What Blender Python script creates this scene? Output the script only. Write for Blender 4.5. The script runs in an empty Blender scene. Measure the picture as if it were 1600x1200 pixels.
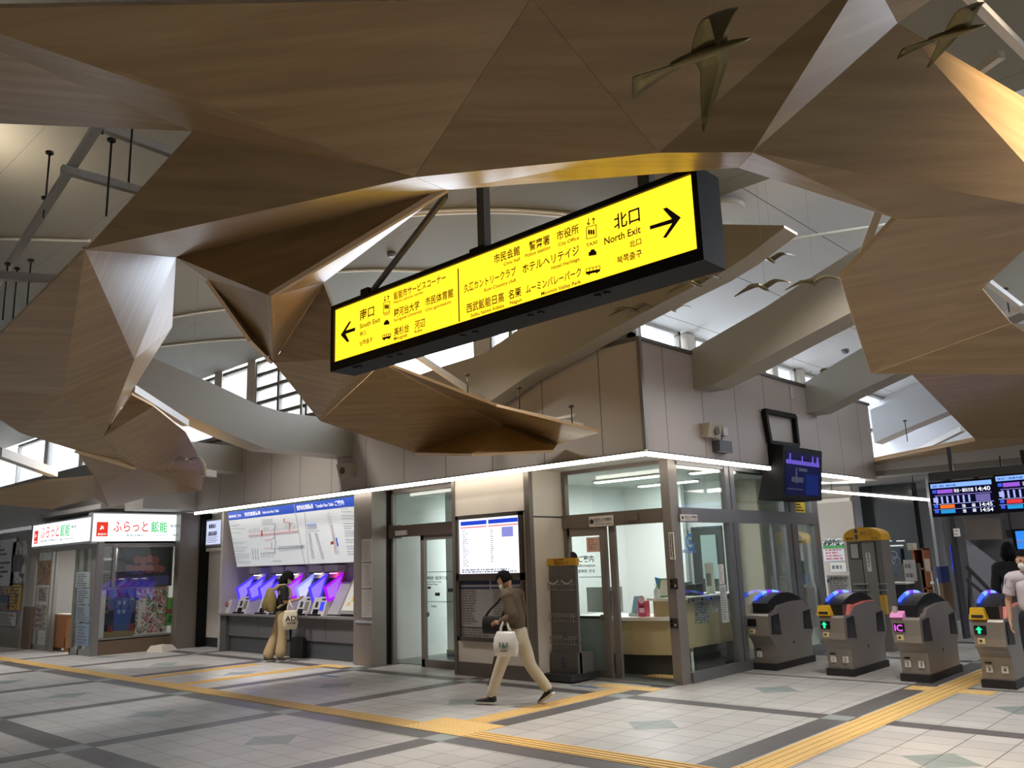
import bpy, bmesh, math, random
from mathutils import Vector, Matrix
random.seed(7)
SC = bpy.context.scene
COL = SC.collection

# ------------------------------------------------------------------ camera
F_PX = 1313.42
YAW, PITCH, ROLL = -0.749345727, 0.208608422, -0.0339579229
EYE = Vector((0.0, 0.0, 1.6))
_fw = Vector((math.sin(YAW) * math.cos(PITCH), math.cos(YAW) * math.cos(PITCH), math.sin(PITCH)))
_r0 = Vector((math.cos(YAW), -math.sin(YAW), 0))
_u0 = _r0.cross(_fw)
_rt = _r0 * math.cos(ROLL) + _u0 * math.sin(ROLL)
_up = _u0 * math.cos(ROLL) - _r0 * math.sin(ROLL)
cam_d = bpy.data.cameras.new('camera')
cam = bpy.data.objects.new('camera', cam_d)
COL.objects.link(cam)
cam_d.sensor_width = 36.0
cam_d.sensor_fit = 'HORIZONTAL'
cam_d.lens = F_PX / 1600 * 36.0
cam_d.clip_start = 0.05
cam.matrix_world = Matrix(((_rt.x, _up.x, -_fw.x, EYE.x), (_rt.y, _up.y, -_fw.y, EYE.y), (_rt.z, _up.z, -_fw.z, EYE.z), (0, 0, 0, 1)))
SC.camera = cam

# ------------------------------------------------------------------ world, exposure, large lights
SC.view_settings.view_transform = 'Standard'
SC.view_settings.look = 'None'
SC.view_settings.exposure = 0.35
SC.view_settings.gamma = 1.0
SC.view_settings.use_curve_mapping = False
world = bpy.data.worlds.new('sky')
SC.world = world
world.use_nodes = True
world.node_tree.nodes['Background'].inputs[0].default_value = (0.80, 0.88, 1.0, 1)
world.node_tree.nodes['Background'].inputs[1].default_value = 9.0

def area(name, loc, size, power, color=(1, 1, 1), aim=(0, 0, -1), size_y=None, spread=180):
    d = bpy.data.lights.new(name, 'AREA')
    d.energy = power; d.color = color; d.size = size; d.spread = math.radians(spread)
    if size_y: d.shape = 'RECTANGLE'; d.size_y = size_y
    o = bpy.data.objects.new(name, d); COL.objects.link(o)
    o.location = loc
    o.rotation_euler = Vector(aim).to_track_quat('-Z', 'Y').to_euler()
    return o

HALL = (1.0, 0.955, 0.905)
for (x, y, p) in ((-8.0, 5.9, 100), (-12.8, 6.2, 125), (-3.0, 8.6, 90), (-18.5, 5.5, 70), (2.5, 5.0, 75), (-1.0, -1.0, 75), (-7.5, -1.5, 40), (3, 9.5, 50), (-13, 1.0, 12)):
    area('hall_fill_lamp', (x, y, 5.7), 0.5, p, HALL, spread=115)  # added area lamps without fittings, placed to bring up the hall brightness
area('warm_uplight', (-11.6, 2.2, 6.2), 0.4, 40, (1.0, 0.84, 0.64), (0.1, 0.1, 1))
area('canopy_lamp', (0.5, 6.0, 6.3), 0.4, 38, (1.0, 0.8, 0.58), (-1.45, 0.0, -2.4), spread=50)
area('gate_hall_lamp', (-3.5, 15.5, 2.9), 1.0, 14, (1, 0.95, 0.88))
area('office_lamp', (-7.6, 11.4, 2.8), 1.0, 60, (0.97, 1.0, 0.985))
area('office_lamp', (-10.4, 11.4, 2.8), 1.0, 62, (0.97, 1.0, 0.985))

# ------------------------------------------------------------------ picture rays -> real planes
def ray(px, py):
    return _fw + _rt * ((px - 800) / F_PX) - _up * ((py - 600) / F_PX)
def at(px, py, ax, val):
    d = ray(px, py)
    return EYE + d * ((val - EYE[ax]) / d[ax])
def ry(px, py, Y): p = at(px, py, 1, Y); return p.x, p.z
def rx(px, py, X): p = at(px, py, 0, X); return p.y, p.z
def rz(px, py, Z): p = at(px, py, 2, Z); return p.x, p.y

# ------------------------------------------------------------------ materials
def lin(c):
    return tuple(((v / 255) / 12.92 if v / 255 <= 0.04045 else ((v / 255 + 0.055) / 1.055) ** 2.4) for v in c) + (1,)
MATS = {}
def mat(name, col=(200, 200, 200), rough=0.5, metal=0.0, emit=None, es=0.0, spec=0.5, noise=0.0, nscale=8.0, bump=0.0, coat=0.0, stretch=None, trans=0.0):
    if name in MATS: return MATS[name]
    m = bpy.data.materials.new(name); m.use_nodes = True
    nt = m.node_tree; b = nt.nodes['Principled BSDF']
    b.inputs['Base Color'].default_value = lin(col)
    b.inputs['Roughness'].default_value = rough
    b.inputs['Metallic'].default_value = metal
    b.inputs['Specular IOR Level'].default_value = spec
    b.inputs['Coat Weight'].default_value = coat
    b.inputs['Transmission Weight'].default_value = trans
    if emit:
        b.inputs['Emission Color'].default_value = lin(emit); b.inputs['Emission Strength'].default_value = es
    if noise or bump:
        tc = nt.nodes.new('ShaderNodeTexCoord'); mp = nt.nodes.new('ShaderNodeMapping')
        nz = nt.nodes.new('ShaderNodeTexNoise')
        nt.links.new(tc.outputs['Object'], mp.inputs[0]); nt.links.new(mp.outputs[0], nz.inputs['Vector'])
        if stretch: mp.inputs['Scale'].default_value = stretch
        nz.inputs['Scale'].default_value = nscale; nz.inputs['Detail'].default_value = 5
        if noise:
            hs = nt.nodes.new('ShaderNodeMixRGB'); hs.blend_type = 'MIX'
            c = lin(col)
            hs.inputs[1].default_value = tuple(v * (1 - noise) for v in c[:3]) + (1,)
            hs.inputs[2].default_value = tuple(min(1, v * (1 + noise)) for v in c[:3]) + (1,)
            nt.links.new(nz.outputs['Fac'], hs.inputs[0]); nt.links.new(hs.outputs[0], b.inputs['Base Color'])
        if bump:
            bp = nt.nodes.new('ShaderNodeBump'); bp.inputs['Strength'].default_value = bump
            nt.links.new(nz.outputs['Fac'], bp.inputs['Height']); nt.links.new(bp.outputs[0], b.inputs['Normal'])
    MATS[name] = m
    return m

def emis(name, col, s):
    if name in MATS: return MATS[name]
    m = bpy.data.materials.new(name); m.use_nodes = True; nt = m.node_tree
    nt.nodes.remove(nt.nodes['Principled BSDF'])
    e = nt.nodes.new('ShaderNodeEmission'); e.inputs[0].default_value = lin(col); e.inputs[1].default_value = s
    nt.links.new(e.outputs[0], nt.nodes['Material Output'].inputs[0])
    MATS[name] = m; return m

def glass(name, tint=(0.9, 0.96, 0.94), gloss=0.09, rough=0.01, film=0.0, film_col=(0.8, 0.85, 0.83)):
    m = bpy.data.materials.new(name); m.use_nodes = True; nt = m.node_tree
    nt.nodes.remove(nt.nodes['Principled BSDF'])
    t = nt.nodes.new('ShaderNodeBsdfTransparent'); t.inputs[0].default_value = tint + (1,)
    g = nt.nodes.new('ShaderNodeBsdfGlossy'); g.inputs['Roughness'].default_value = rough
    lw = nt.nodes.new('ShaderNodeLayerWeight'); lw.inputs[0].default_value = 0.12
    ml = nt.nodes.new('ShaderNodeMath'); ml.operation = 'MULTIPLY_ADD'; ml.inputs[1].default_value = 0.55; ml.inputs[2].default_value = gloss * 0.6
    nt.links.new(lw.outputs['Fresnel'], ml.inputs[0])
    mx = nt.nodes.new('ShaderNodeMixShader')
    nt.links.new(ml.outputs[0], mx.inputs[0]); nt.links.new(t.outputs[0], mx.inputs[1]); nt.links.new(g.outputs[0], mx.inputs[2])
    out = mx
    if film:
        d = nt.nodes.new('ShaderNodeBsdfDiffuse'); d.inputs[0].default_value = film_col + (1,)
        m2 = nt.nodes.new('ShaderNodeMixShader'); m2.inputs[0].default_value = film
        nt.links.new(mx.outputs[0], m2.inputs[1]); nt.links.new(d.outputs[0], m2.inputs[2]); out = m2
    nt.links.new(out.outputs[0], nt.nodes['Material Output'].inputs[0])
    MATS[name] = m; return m

def steel(name, col=(176, 170, 164), rough=0.34, vert=True):
    m = mat(name, col, rough, 0.35, noise=0.12, nscale=3.0, stretch=(60, 60, 0.6) if vert else (0.6, 60, 60))
    return m

def wood_mat(name, c1, c2, c3):
    m = bpy.data.materials.new(name); m.use_nodes = True; nt = m.node_tree; b = nt.nodes['Principled BSDF']
    uv = nt.nodes.new('ShaderNodeUVMap'); uv.uv_map = 'UVMap'
    mp = nt.nodes.new('ShaderNodeMapping'); mp.inputs['Scale'].default_value = (0.45, 7.0, 1)
    n1 = nt.nodes.new('ShaderNodeTexNoise'); n1.inputs['Scale'].default_value = 1.6; n1.inputs['Detail'].default_value = 6; n1.inputs['Distortion'].default_value = 0.4
    mp2 = nt.nodes.new('ShaderNodeMapping'); mp2.inputs['Scale'].default_value = (2.5, 90.0, 1)
    n2 = nt.nodes.new('ShaderNodeTexNoise'); n2.inputs['Scale'].default_value = 2.0; n2.inputs['Detail'].default_value = 3
    r = nt.nodes.new('ShaderNodeValToRGB')
    r.color_ramp.elements[0].position = 0.28; r.color_ramp.elements[0].color = lin(c1)
    r.color_ramp.elements[1].position = 0.75; r.color_ramp.elements[1].color = lin(c3)
    e = r.color_ramp.elements.new(0.5); e.color = lin(c2)
    ad = nt.nodes.new('ShaderNodeMath'); ad.operation = 'MULTIPLY_ADD'; ad.inputs[1].default_value = 0.22
    sb = nt.nodes.new('ShaderNodeMath'); sb.operation = 'SUBTRACT'; sb.inputs[1].default_value = 0.11
    L = nt.links.new
    L(uv.outputs[0], mp.inputs[0]); L(mp.outputs[0], n1.inputs['Vector']); L(uv.outputs[0], mp2.inputs[0]); L(mp2.outputs[0], n2.inputs['Vector'])
    L(n2.outputs['Fac'], ad.inputs[0]); L(n1.outputs['Fac'], ad.inputs[2]); L(ad.outputs[0], sb.inputs[0]); L(sb.outputs[0], r.inputs[0]); L(r.outputs[0], b.inputs['Base Color'])
    b.inputs['Roughness'].default_value = 0.33; b.inputs['Specular IOR Level'].default_value = 0.5
    MATS[name] = m; return m

# ------------------------------------------------------------------ mesh builder
class G:
    def __init__(s):
        s.bm = bmesh.new(); s.mi = 0
    def poly(s, pts):
        try:
            f = s.bm.faces.new([s.bm.verts.new(p) for p in pts]); f.material_index = s.mi; return f
        except ValueError: return None
    def box(s, x0, x1, y0, y1, z0, z1):
        return s.hexa([(x0, y0, z0), (x1, y0, z0), (x1, y1, z0), (x0, y1, z0), (x0, y0, z1), (x1, y0, z1), (x1, y1, z1), (x0, y1, z1)])
    def hexa(s, p):
        v = [s.bm.verts.new(q) for q in p]
        for a in ((0, 3, 2, 1), (4, 5, 6, 7), (0, 1, 5, 4), (1, 2, 6, 5), (2, 3, 7, 6), (3, 0, 4, 7)):
            f = s.bm.faces.new([v[i] for i in a]); f.material_index = s.mi
        return s
    def prism(s, pts, vec):
        vec = Vector(vec); pts = [Vector(p) for p in pts]; n = len(pts)
        a = [s.bm.verts.new(p) for p in pts]; b = [s.bm.verts.new(p + vec) for p in pts]
        fs = [s.bm.faces.new(list(reversed(a))), s.bm.faces.new(b)]
        for i in range(n): fs.append(s.bm.faces.new([a[i], a[(i + 1) % n], b[(i + 1) % n], b[i]]))
        for f in fs: f.material_index = s.mi
        return s
    def tube(s, path, r, seg=8, cap=True):
        path = [Vector(p) for p in path]; rings = []
        rs = r if isinstance(r, (list, tuple)) else [r] * len(path)
        ref = None
        for i, p in enumerate(path):
            t = (path[min(i + 1, len(path) - 1)] - path[max(i - 1, 0)]).normalized()
            if ref is None: ref = Vector((0, 0, 1)) if abs(t.z) < 0.9 else Vector((1, 0, 0))
            u = t.cross(ref).normalized(); w = u.cross(t).normalized(); ref = w
            rings.append([s.bm.verts.new(p + (u * math.cos(k * 2 * math.pi / seg) + w * math.sin(k * 2 * math.pi / seg)) * rs[i]) for k in range(seg)])
        for i in range(len(rings) - 1):
            for k in range(seg):
                f = s.bm.faces.new([rings[i][k], rings[i][(k + 1) % seg], rings[i + 1][(k + 1) % seg], rings[i + 1][k]]); f.material_index = s.mi; f.smooth = True
        if cap:
            for rg in (list(reversed(rings[0])), rings[-1]):
                f = s.bm.faces.new(rg); f.material_index = s.mi
        return s
    def bar(s, a, b, w, h=None, up=(0, 0, 1)):
        a, b = Vector(a), Vector(b); h = h or w
        t = (b - a).normalized(); upv = Vector(up)
        if abs(t.dot(upv)) > 0.95: upv = Vector((0, 1, 0))
        u = t.cross(upv).normalized() * (w / 2); v = u.cross(t).normalized() * (h / 2)
        return s.hexa([a - u - v, a + u - v, b + u - v, b - u - v, a - u + v, a + u + v, b + u + v, b - u + v])
    def lathe(s, c, prof, seg=20, axis='z'):
        c = Vector(c); rings = []
        for r, h in prof:
            rg = []
            for k in range(seg):
                a = 2 * math.pi * k / seg
                o = (r * math.cos(a), r * math.sin(a), h)
                if axis == 'y': o = (o[0], o[2], o[1])
                if axis == 'x': o = (o[2], o[0], o[1])
                rg.append(s.bm.verts.new(c + Vector(o)))
            rings.append(rg)
        for i in range(len(rings) - 1):
            for k in range(seg):
                f = s.bm.faces.new([rings[i][k], rings[i][(k + 1) % seg], rings[i + 1][(k + 1) % seg], rings[i + 1][k]]); f.material_index = s.mi; f.smooth = True
        for rg in (rings[0], rings[-1]):
            f = s.bm.faces.new(rg); f.material_index = s.mi
        return s
    def ball(s, c, r, seg=14, rings=9, rot=None):
        r = r if isinstance(r, (tuple, list)) else (r, r, r)
        m = Matrix.Translation(c) @ (rot.to_matrix().to_4x4() if rot else Matrix.Identity(4)) @ Matrix.Diagonal((r[0], r[1], r[2], 1))
        q = bmesh.ops.create_uvsphere(s.bm, u_segments=seg, v_segments=rings, radius=1, matrix=m)
        for v in q['verts']:
            for f in v.link_faces: f.material_index = s.mi; f.smooth = True
        return s
    def mesh(s, me, M=None):
        n0 = len(s.bm.verts); f0 = len(s.bm.faces)
        s.bm.from_mesh(me)
        s.bm.verts.ensure_lookup_table(); s.bm.faces.ensure_lookup_table()
        if M:
            for v in s.bm.verts[n0:]: v.co = M @ v.co
        for f in s.bm.faces[f0:]: f.material_index = s.mi
        return s
    def text(s, body, o, xd, yd, w=None, h=None, size=None, align='l'):
        """flat lettering; o = baseline start, xd/yd = unit directions, w/h = box the glyphs fill"""
        me, bx0, bx1, by0, by1 = text_mesh(body)
        o, xd, yd = Vector(o), Vector(xd).normalized(), Vector(yd).normalized()
        tw = max(1e-4, bx1 - bx0); th = max(1e-4, by1)
        if size: sx = sy = size
        elif w and h: sx, sy = w / tw, h / th
        elif h: sx = sy = h / th
        else: sx = sy = w / tw
        off = {'l': 0, 'c': -tw * sx / 2, 'r': -tw * sx}[align]
        n = xd.cross(yd)
        M = Matrix(((xd.x, yd.x, n.x, o.x), (xd.y, yd.y, n.y, o.y), (xd.z, yd.z, n.z, o.z), (0, 0, 0, 1)))
        M = M @ Matrix.Translation((off - bx0 * sx, 0, 0)) @ Matrix.Diagonal((sx, sy, 1, 1))
        return s.mesh(me, M)

TXT = {}
_tc = bpy.data.curves.new('t', 'FONT'); _to = bpy.data.objects.new('t', _tc); COL.objects.link(_to); _tc.resolution_u = 3; _tc.offset = 0.015
def text_mesh(body):
    if body not in TXT:
        _tc.body = body
        dg = bpy.context.evaluated_depsgraph_get(); dg.update()
        me = bpy.data.meshes.new_from_object(_to.evaluated_get(dg)); me.materials.clear()
        xs = [v.co.x for v in me.vertices] or [0, 1]; ys = [v.co.y for v in me.vertices] or [0, 1]
        TXT[body] = (me, min(xs), max(xs), min(ys), max(ys))
    return TXT[body]

WM = {}
def world_of(o): return WM.get(o.name, Matrix.Identity(4))
def obj(name, g, m, parent=None, smooth=False, bevel=0.0, local=False, label=None):
    me = bpy.data.meshes.new(name)
    if bevel:
        bmesh.ops.bevel(g.bm, geom=[e for e in g.bm.edges if len(e.link_faces) == 2 and e.calc_face_angle(0) > 0.6], offset=bevel, segments=2, affect='EDGES', clamp_overlap=True)
    if not (isinstance(m, (list, tuple)) and False):
        pass
    bmesh.ops.recalc_face_normals(g.bm, faces=g.bm.faces) if not getattr(g, 'keep', False) else None
    g.bm.to_mesh(me); g.bm.free()
    for q in (m if isinstance(m, (list, tuple)) else [m]): me.materials.append(q)
    if smooth:
        for p in me.polygons: p.use_smooth = True
    o = bpy.data.objects.new(name, me); COL.objects.link(o)
    if parent is not None:
        W = world_of(parent)
        if not local: me.transform(W.inverted())
        o.parent = parent; WM[o.name] = W
    if label: o['label'] = label
    return o
def thing(name, label, cat, loc=(0, 0, 0), rotz=0.0, group=None):
    o = bpy.data.objects.new(name, None); COL.objects.link(o); o.empty_display_size = 0.1
    o.location = loc; o.rotation_euler = (0, 0, rotz)
    WM[o.name] = Matrix.Translation(loc) @ Matrix.Rotation(rotz, 4, 'Z')
    o['label'] = label; o['category'] = cat
    if group: o['group'] = group
    return o
def tag(o, label, cat, group=None, kind=None):
    o['label'] = label; o['category'] = cat
    if group: o['group'] = group
    if kind: o['kind'] = kind
    return o
def struct(name, g, m, parent=None, **k):
    o = obj(name, g, m, parent, **k)
    if parent is None: o['kind'] = 'structure'
    return o
def dup(root, loc=None, rotz=None, label=None, group=None):
    r = root.copy(); COL.objects.link(r)
    if loc is not None: r.location = loc
    if rotz is not None: r.rotation_euler = (0, 0, rotz)
    if label: r['label'] = label
    if group: r['group'] = group
    WM[r.name] = Matrix.Translation(r.location) @ Matrix.Rotation(r.rotation_euler.z, 4, 'Z')
    for ch in list(root.children):
        c = ch.copy(); COL.objects.link(c); c.parent = r; WM[c.name] = WM[r.name]
        for gc in list(ch.children):
            d = gc.copy(); COL.objects.link(d); d.parent = c; WM[d.name] = WM[r.name]
    return r
def dashes(g, x0, x1, z0, z1, rows, y, fill=0.8, seed=0, h=0.45, plane='y', chunk=(0.02, 0.07), thick=0.002):
    """rows of small print, too small in the photo to read: short ink strokes"""
    rnd = random.Random(seed); dz = (z1 - z0) / rows
    for i in range(rows):
        z = z1 - (i + 0.5) * dz; x = x0; end = x0 + (x1 - x0) * rnd.uniform(fill * 0.6, min(1, fill * 1.1))
        while x < end:
            w = rnd.uniform(*chunk); xe = min(x + w, end)
            if plane == 'y': g.box(x, xe, y - thick, y, z - dz * h / 2, z + dz * h / 2)
            else: g.box(y, y + thick, x, xe, z - dz * h / 2, z + dz * h / 2)
            x = xe + rnd.uniform(0.008, 0.03)

# shared materials
M_white = mat('white_paint', (205, 202, 196), 0.55)
M_black = mat('black_paint', (11, 11, 12), 0.6, spec=0.25)
M_dark = mat('dark_grey', (48, 48, 50), 0.5)
M_steel = steel('brushed_steel')
M_steel_d = steel('dark_brushed_steel', (140, 132, 126), 0.36)
M_cream = mat('cream_panel', (226, 216, 202), 0.35, noise=0.03, nscale=3)
M_paper = mat('paper', (226, 222, 214), 0.8)
M_ink = mat('ink', (34, 34, 38), 0.7)
M_grey = mat('grey_metal', (116, 114, 114), 0.45, 0.3)
M_rod = mat('threaded_rod', (70, 68, 64), 0.45, 0.7)
M_glass = glass('clear_glass')
M_skin = mat('skin', (196, 150, 122), 0.5, noise=0.05, nscale=20)
M_hair = mat('black_hair', (13, 11, 11), 0.85, spec=0.2, noise=0.3, nscale=60)
# ================================================================== SETTING
def mnode(nt, op, a, b=None, c=None):
    n = nt.nodes.new('ShaderNodeMath'); n.operation = op
    for i, v in enumerate((a, b, c)):
        if v is None: continue
        if isinstance(v, (int, float)): n.inputs[i].default_value = v
        else: nt.links.new(v, n.inputs[i])
    return n.outputs[0]

def floor_material():
    m = bpy.data.materials.new('station_floor_tiles'); m.use_nodes = True; nt = m.node_tree; b = nt.nodes['Principled BSDF']
    tc = nt.nodes.new('ShaderNodeTexCoord'); sp = nt.nodes.new('ShaderNodeSeparateXYZ'); nt.links.new(tc.outputs['Object'], sp.inputs[0])
    X, Y = sp.outputs[0], sp.outputs[1]
    M = lambda *a: mnode(nt, *a)
    def cell(v, origin, pitch):                       # 0..pitch position inside its cell
        return M('MULTIPLY', M('FRACT', M('MULTIPLY', M('SUBTRACT', v, origin), 1 / pitch)), pitch)
    def inside(v, a, c):
        return M('MULTIPLY', M('GREATER_THAN', v, a), M('LESS_THAN', v, c))
    ux = cell(X, -6.48, 2.635)                          # dark band 0..0.27 in every cell
    bx = M('LESS_THAN', ux, 0.27)
    by = None
    for a, c in ((8.40, 8.65), (5.53, 5.80), (3.18, 3.47), (0.55, 0.80), (-2.1, -1.85), (13.4, 13.65), (16.0, 16.25)):
        q = inside(Y, a, c); by = q if by is None else M('MAXIMUM', by, q)
    thin = inside(Y, 10.96, 11.06)
    band = M('MAXIMUM', bx, by); cross = M('MULTIPLY', bx, by)
    # diamonds in the middle of the panels
    dx = M('ABSOLUTE', M('SUBTRACT', ux, 1.46))
    dia = None
    for cy in (7.25, 4.65, 9.86, 2.0, 12.3):
        d = M('LESS_THAN', M('ADD', dx, M('ABSOLUTE', M('SUBTRACT', Y, cy))), 0.30)
        dia = d if dia is None else M('MAXIMUM', dia, d)
    # joints
    tx = cell(X, -6.21, 2.635 / 7.0 + 0.0); ty = cell(Y, 6.08, 0.2915)
    jx = M('LESS_THAN', tx, 0.009); jy = M('LESS_THAN', ty, 0.008)
    joint = M('MAXIMUM', jx, jy)
    nz = nt.nodes.new('ShaderNodeTexNoise'); nz.inputs['Scale'].default_value = 1.3; nz.inputs['Detail'].default_value = 6
    nt.links.new(tc.outputs['Object'], nz.inputs['Vector'])
    wn = nt.nodes.new('ShaderNodeTexWhiteNoise'); wn.noise_dimensions = '2D'
    cb = nt.nodes.new('ShaderNodeCombineXYZ')
    nt.links.new(M('FLOOR', M('DIVIDE', M('SUBTRACT', X, -6.21), 2.635 / 7.0)), cb.inputs[0]); nt.links.new(M('FLOOR', M('DIVIDE', M('SUBTRACT', Y, 6.08), 0.2915)), cb.inputs[1])
    nt.links.new(cb.outputs[0], wn.inputs['Vector'])
    def mix(fac, a, c):
        n = nt.nodes.new('ShaderNodeMixRGB')
        for i, v in ((0, fac), (1, a), (2, c)):
            if isinstance(v, tuple): n.inputs[i].default_value = v
            elif isinstance(v, (int, float)): n.inputs[i].default_value = v
            else: nt.links.new(v, n.inputs[i])
        return n.outputs[0]
    base = mix(wn.outputs['Value'], lin((178, 175, 172)), lin((192, 189, 185)))
    base = mix(M('MULTIPLY', nz.outputs['Fac'], 0.5), base, lin((156, 153, 150)))
    c = mix(dia, base, lin((134, 144, 141)))
    c = mix(band, c, lin((92, 88, 88)))
    c = mix(cross, c, lin((140, 148, 146)))
    c = mix(thin, c, lin((112, 104, 98)))
    c = mix(M('MULTIPLY', joint, 0.9), c, lin((74, 71, 70)))
    nt.links.new(c, b.inputs['Base Color'])
    rr = M('MULTIPLY_ADD', nz.outputs['Fac'], 0.25, 0.28); nt.links.new(rr, b.inputs['Roughness'])
    bp = nt.nodes.new('ShaderNodeBump'); bp.inputs['Strength'].default_value = 0.25; bp.inputs['Distance'].default_value = 0.004
    nt.links.new(M('SUBTRACT', 1, joint), bp.inputs['Height']); nt.links.new(bp.outputs[0], b.inputs['Normal'])
    return m
g = G(); g.box(-32, 12, -9, 30, -0.1, 0); struct('floor', g, floor_material())

def panel_wall_mat(name, col, axis, pitch, origin=0.0, joint=0.012, dark=(70, 66, 62), rough=0.45):
    m = bpy.data.materials.new(name); m.use_nodes = True; nt = m.node_tree; b = nt.nodes['Principled BSDF']
    tc = nt.nodes.new('ShaderNodeTexCoord'); sp = nt.nodes.new('ShaderNodeSeparateXYZ'); nt.links.new(tc.outputs['Object'], sp.inputs[0])
    v = mnode(nt, 'MULTIPLY', mnode(nt, 'FRACT', mnode(nt, 'MULTIPLY', mnode(nt, 'SUBTRACT', sp.outputs[axis], origin), 1 / pitch)), pitch)
    j = mnode(nt, 'LESS_THAN', v, joint)
    n = nt.nodes.new('ShaderNodeMixRGB'); n.inputs[1].default_value = lin(col); n.inputs[2].default_value = lin(dark)
    nt.links.new(j, n.inputs[0]); nt.links.new(n.outputs[0], b.inputs['Base Color']); b.inputs['Roughness'].default_value = rough
    return m
M_fasL = panel_wall_mat('fascia_panels', (172, 164, 156), 0, 1.0, -6.52)
M_fasR = panel_wall_mat('fascia_panels_side', (172, 160, 152), 1, 0.93, 9.2)
FY, FX, SZ, TZ = 8.68, -5.86, 2.90, 4.35          # facade planes: front, side, soffit height, top
# front bulkhead and its return along the gates
g = G(); g.box(-17.6, FX - .01, FY, 8.95, SZ, TZ); struct('wall_front', g, M_fasL)
g = G(); g.box(-6.13, FX, FY + 0.001, 16.3, SZ, TZ); struct('wall_right', g, M_fasR)
g = G(); g.box(-17.6, FX + .03, FY - 0.03, 9.0, TZ - .045, TZ + 0.004); g.box(-6.15, FX + 0.03, 9.0, 16.32, TZ - .045, TZ + 0.004); struct('trim_1', g, mat('parapet_cap', (96, 92, 88), 0.5, 0.4))
g = G(); g.bar((FX + 0.012, FY - 0.012, SZ), (FX + 0.012, FY - 0.012, TZ), 0.05, 0.05); struct('trim_2', g, mat('corner_trim', (120, 117, 113), 0.4, 0.6))
# roof deck of the ticket block closing the top, seen through the clerestory only
g = G(); g.box(-17.6, -6.14, 8.96, 16.3, 4.2, 4.3); struct('roof', g, M_white)
# soffit
g = G(); g.box(-17.6, FX, FY, 9.9, SZ - 0.02, SZ + .0); g.box(-6.6, FX, 9.9, 16.3, SZ - .02, SZ); struct('ceiling_1', g, mat('soffit_panel', (205, 198, 188), 0.5))
# LED strips
E_led = emis('led_strip', (255, 246, 232), 7.0)
def led(name, label, a, b):
    t = thing(name, label, 'strip light', a)
    q = G(); q.bar(a, b, 0.05, 0.05); obj('diffuser', q, E_led, t)
    d = (Vector(b) - Vector(a)).normalized(); q = G(); q.bar(Vector(a) + Vector((0, 0, .035)), Vector(b) + Vector((0, 0, .035)), 0.06, 0.02); obj('housing', q, M_grey, t)
led('led_strip_light', 'long white strip light under the grey bulkhead above the ticket machines', (-17.55, FY + 0.0, SZ - 0.045), (FX - 0.02, FY, SZ - 0.045))
led('led_strip_light', 'white strip light along the bulkhead above the office side glazing', (FX, FY + 0.05, SZ - 0.045), (FX, 15.4, SZ - 0.045))
led('led_strip_light', 'thin white strip light low beyond the wall screen, over the gate hall', at(1281, 767, 1, 17.0), at(1452, 781, 1, 17.0))
for o in [o for o in COL.objects if o.name == 'led_strip_light.002']:
    q = G()
    for p in (at(1300, 768, 1, 17.0), at(1430, 779, 1, 17.0)): q.tube([p, Vector((p.x, p.y, 2.96))], .008, 6)
    obj('hanger_rod', q, M_rod, o)
# far canopy edge strip leading left from the end of the side bulkhead
led('led_strip_light', 'short warm strip light meeting the far end of the side bulkhead', at(1278, 754, 0, -6.9), (-5.95, 15.9, SZ - 0.05))

# ---- upper storey: clerestory, ceiling, beams
def zL(y): return 5.86 + 0.22 * (8.75 - y)
def zR(x): return 5.24 + 0.26 * (x + 7.2)
def board_mat(name, col, axis, pitch, origin):
    return panel_wall_mat(name, col, axis, pitch, origin, 0.012, (112, 110, 104), 0.6)
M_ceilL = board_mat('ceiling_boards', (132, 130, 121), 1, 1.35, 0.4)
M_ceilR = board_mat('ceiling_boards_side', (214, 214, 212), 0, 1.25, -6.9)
g = G(); g.hexa([(-32, 8.75, zL(8.75)), (-32, -9, zL(-9)), (12, -9, zL(-9)), (12, 8.75, zL(8.75)), (-32, 8.75, zL(8.75) + .1), (-32, -9, zL(-9) + .1), (12, -9, zL(-9) + .1), (12, 8.75, zL(8.75) + .1)])
struct('ceiling_2', g, M_ceilL)
g = G(); g.hexa([(-7.25, 8.3, zR(-7.25)), (12, 8.3, zR(12)), (12, 22, zR(12)), (-7.25, 22, zR(-7.25)), (-7.25, 8.3, zR(-7.25) + .1), (12, 8.3, zR(12) + .1), (12, 22, zR(12) + .1), (-7.25, 22, zR(-7.25) + .1)])
struct('ceiling_3', g, M_ceilR)
M_wframe = mat('window_frame', (150, 146, 138), 0.5, 0.2)
M_wpost = mat('window_post', (190, 182, 170), 0.5)
M_pane = glass('window_pane', (0.97, 0.98, 1.0), 0.05)
n_win = 0
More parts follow.
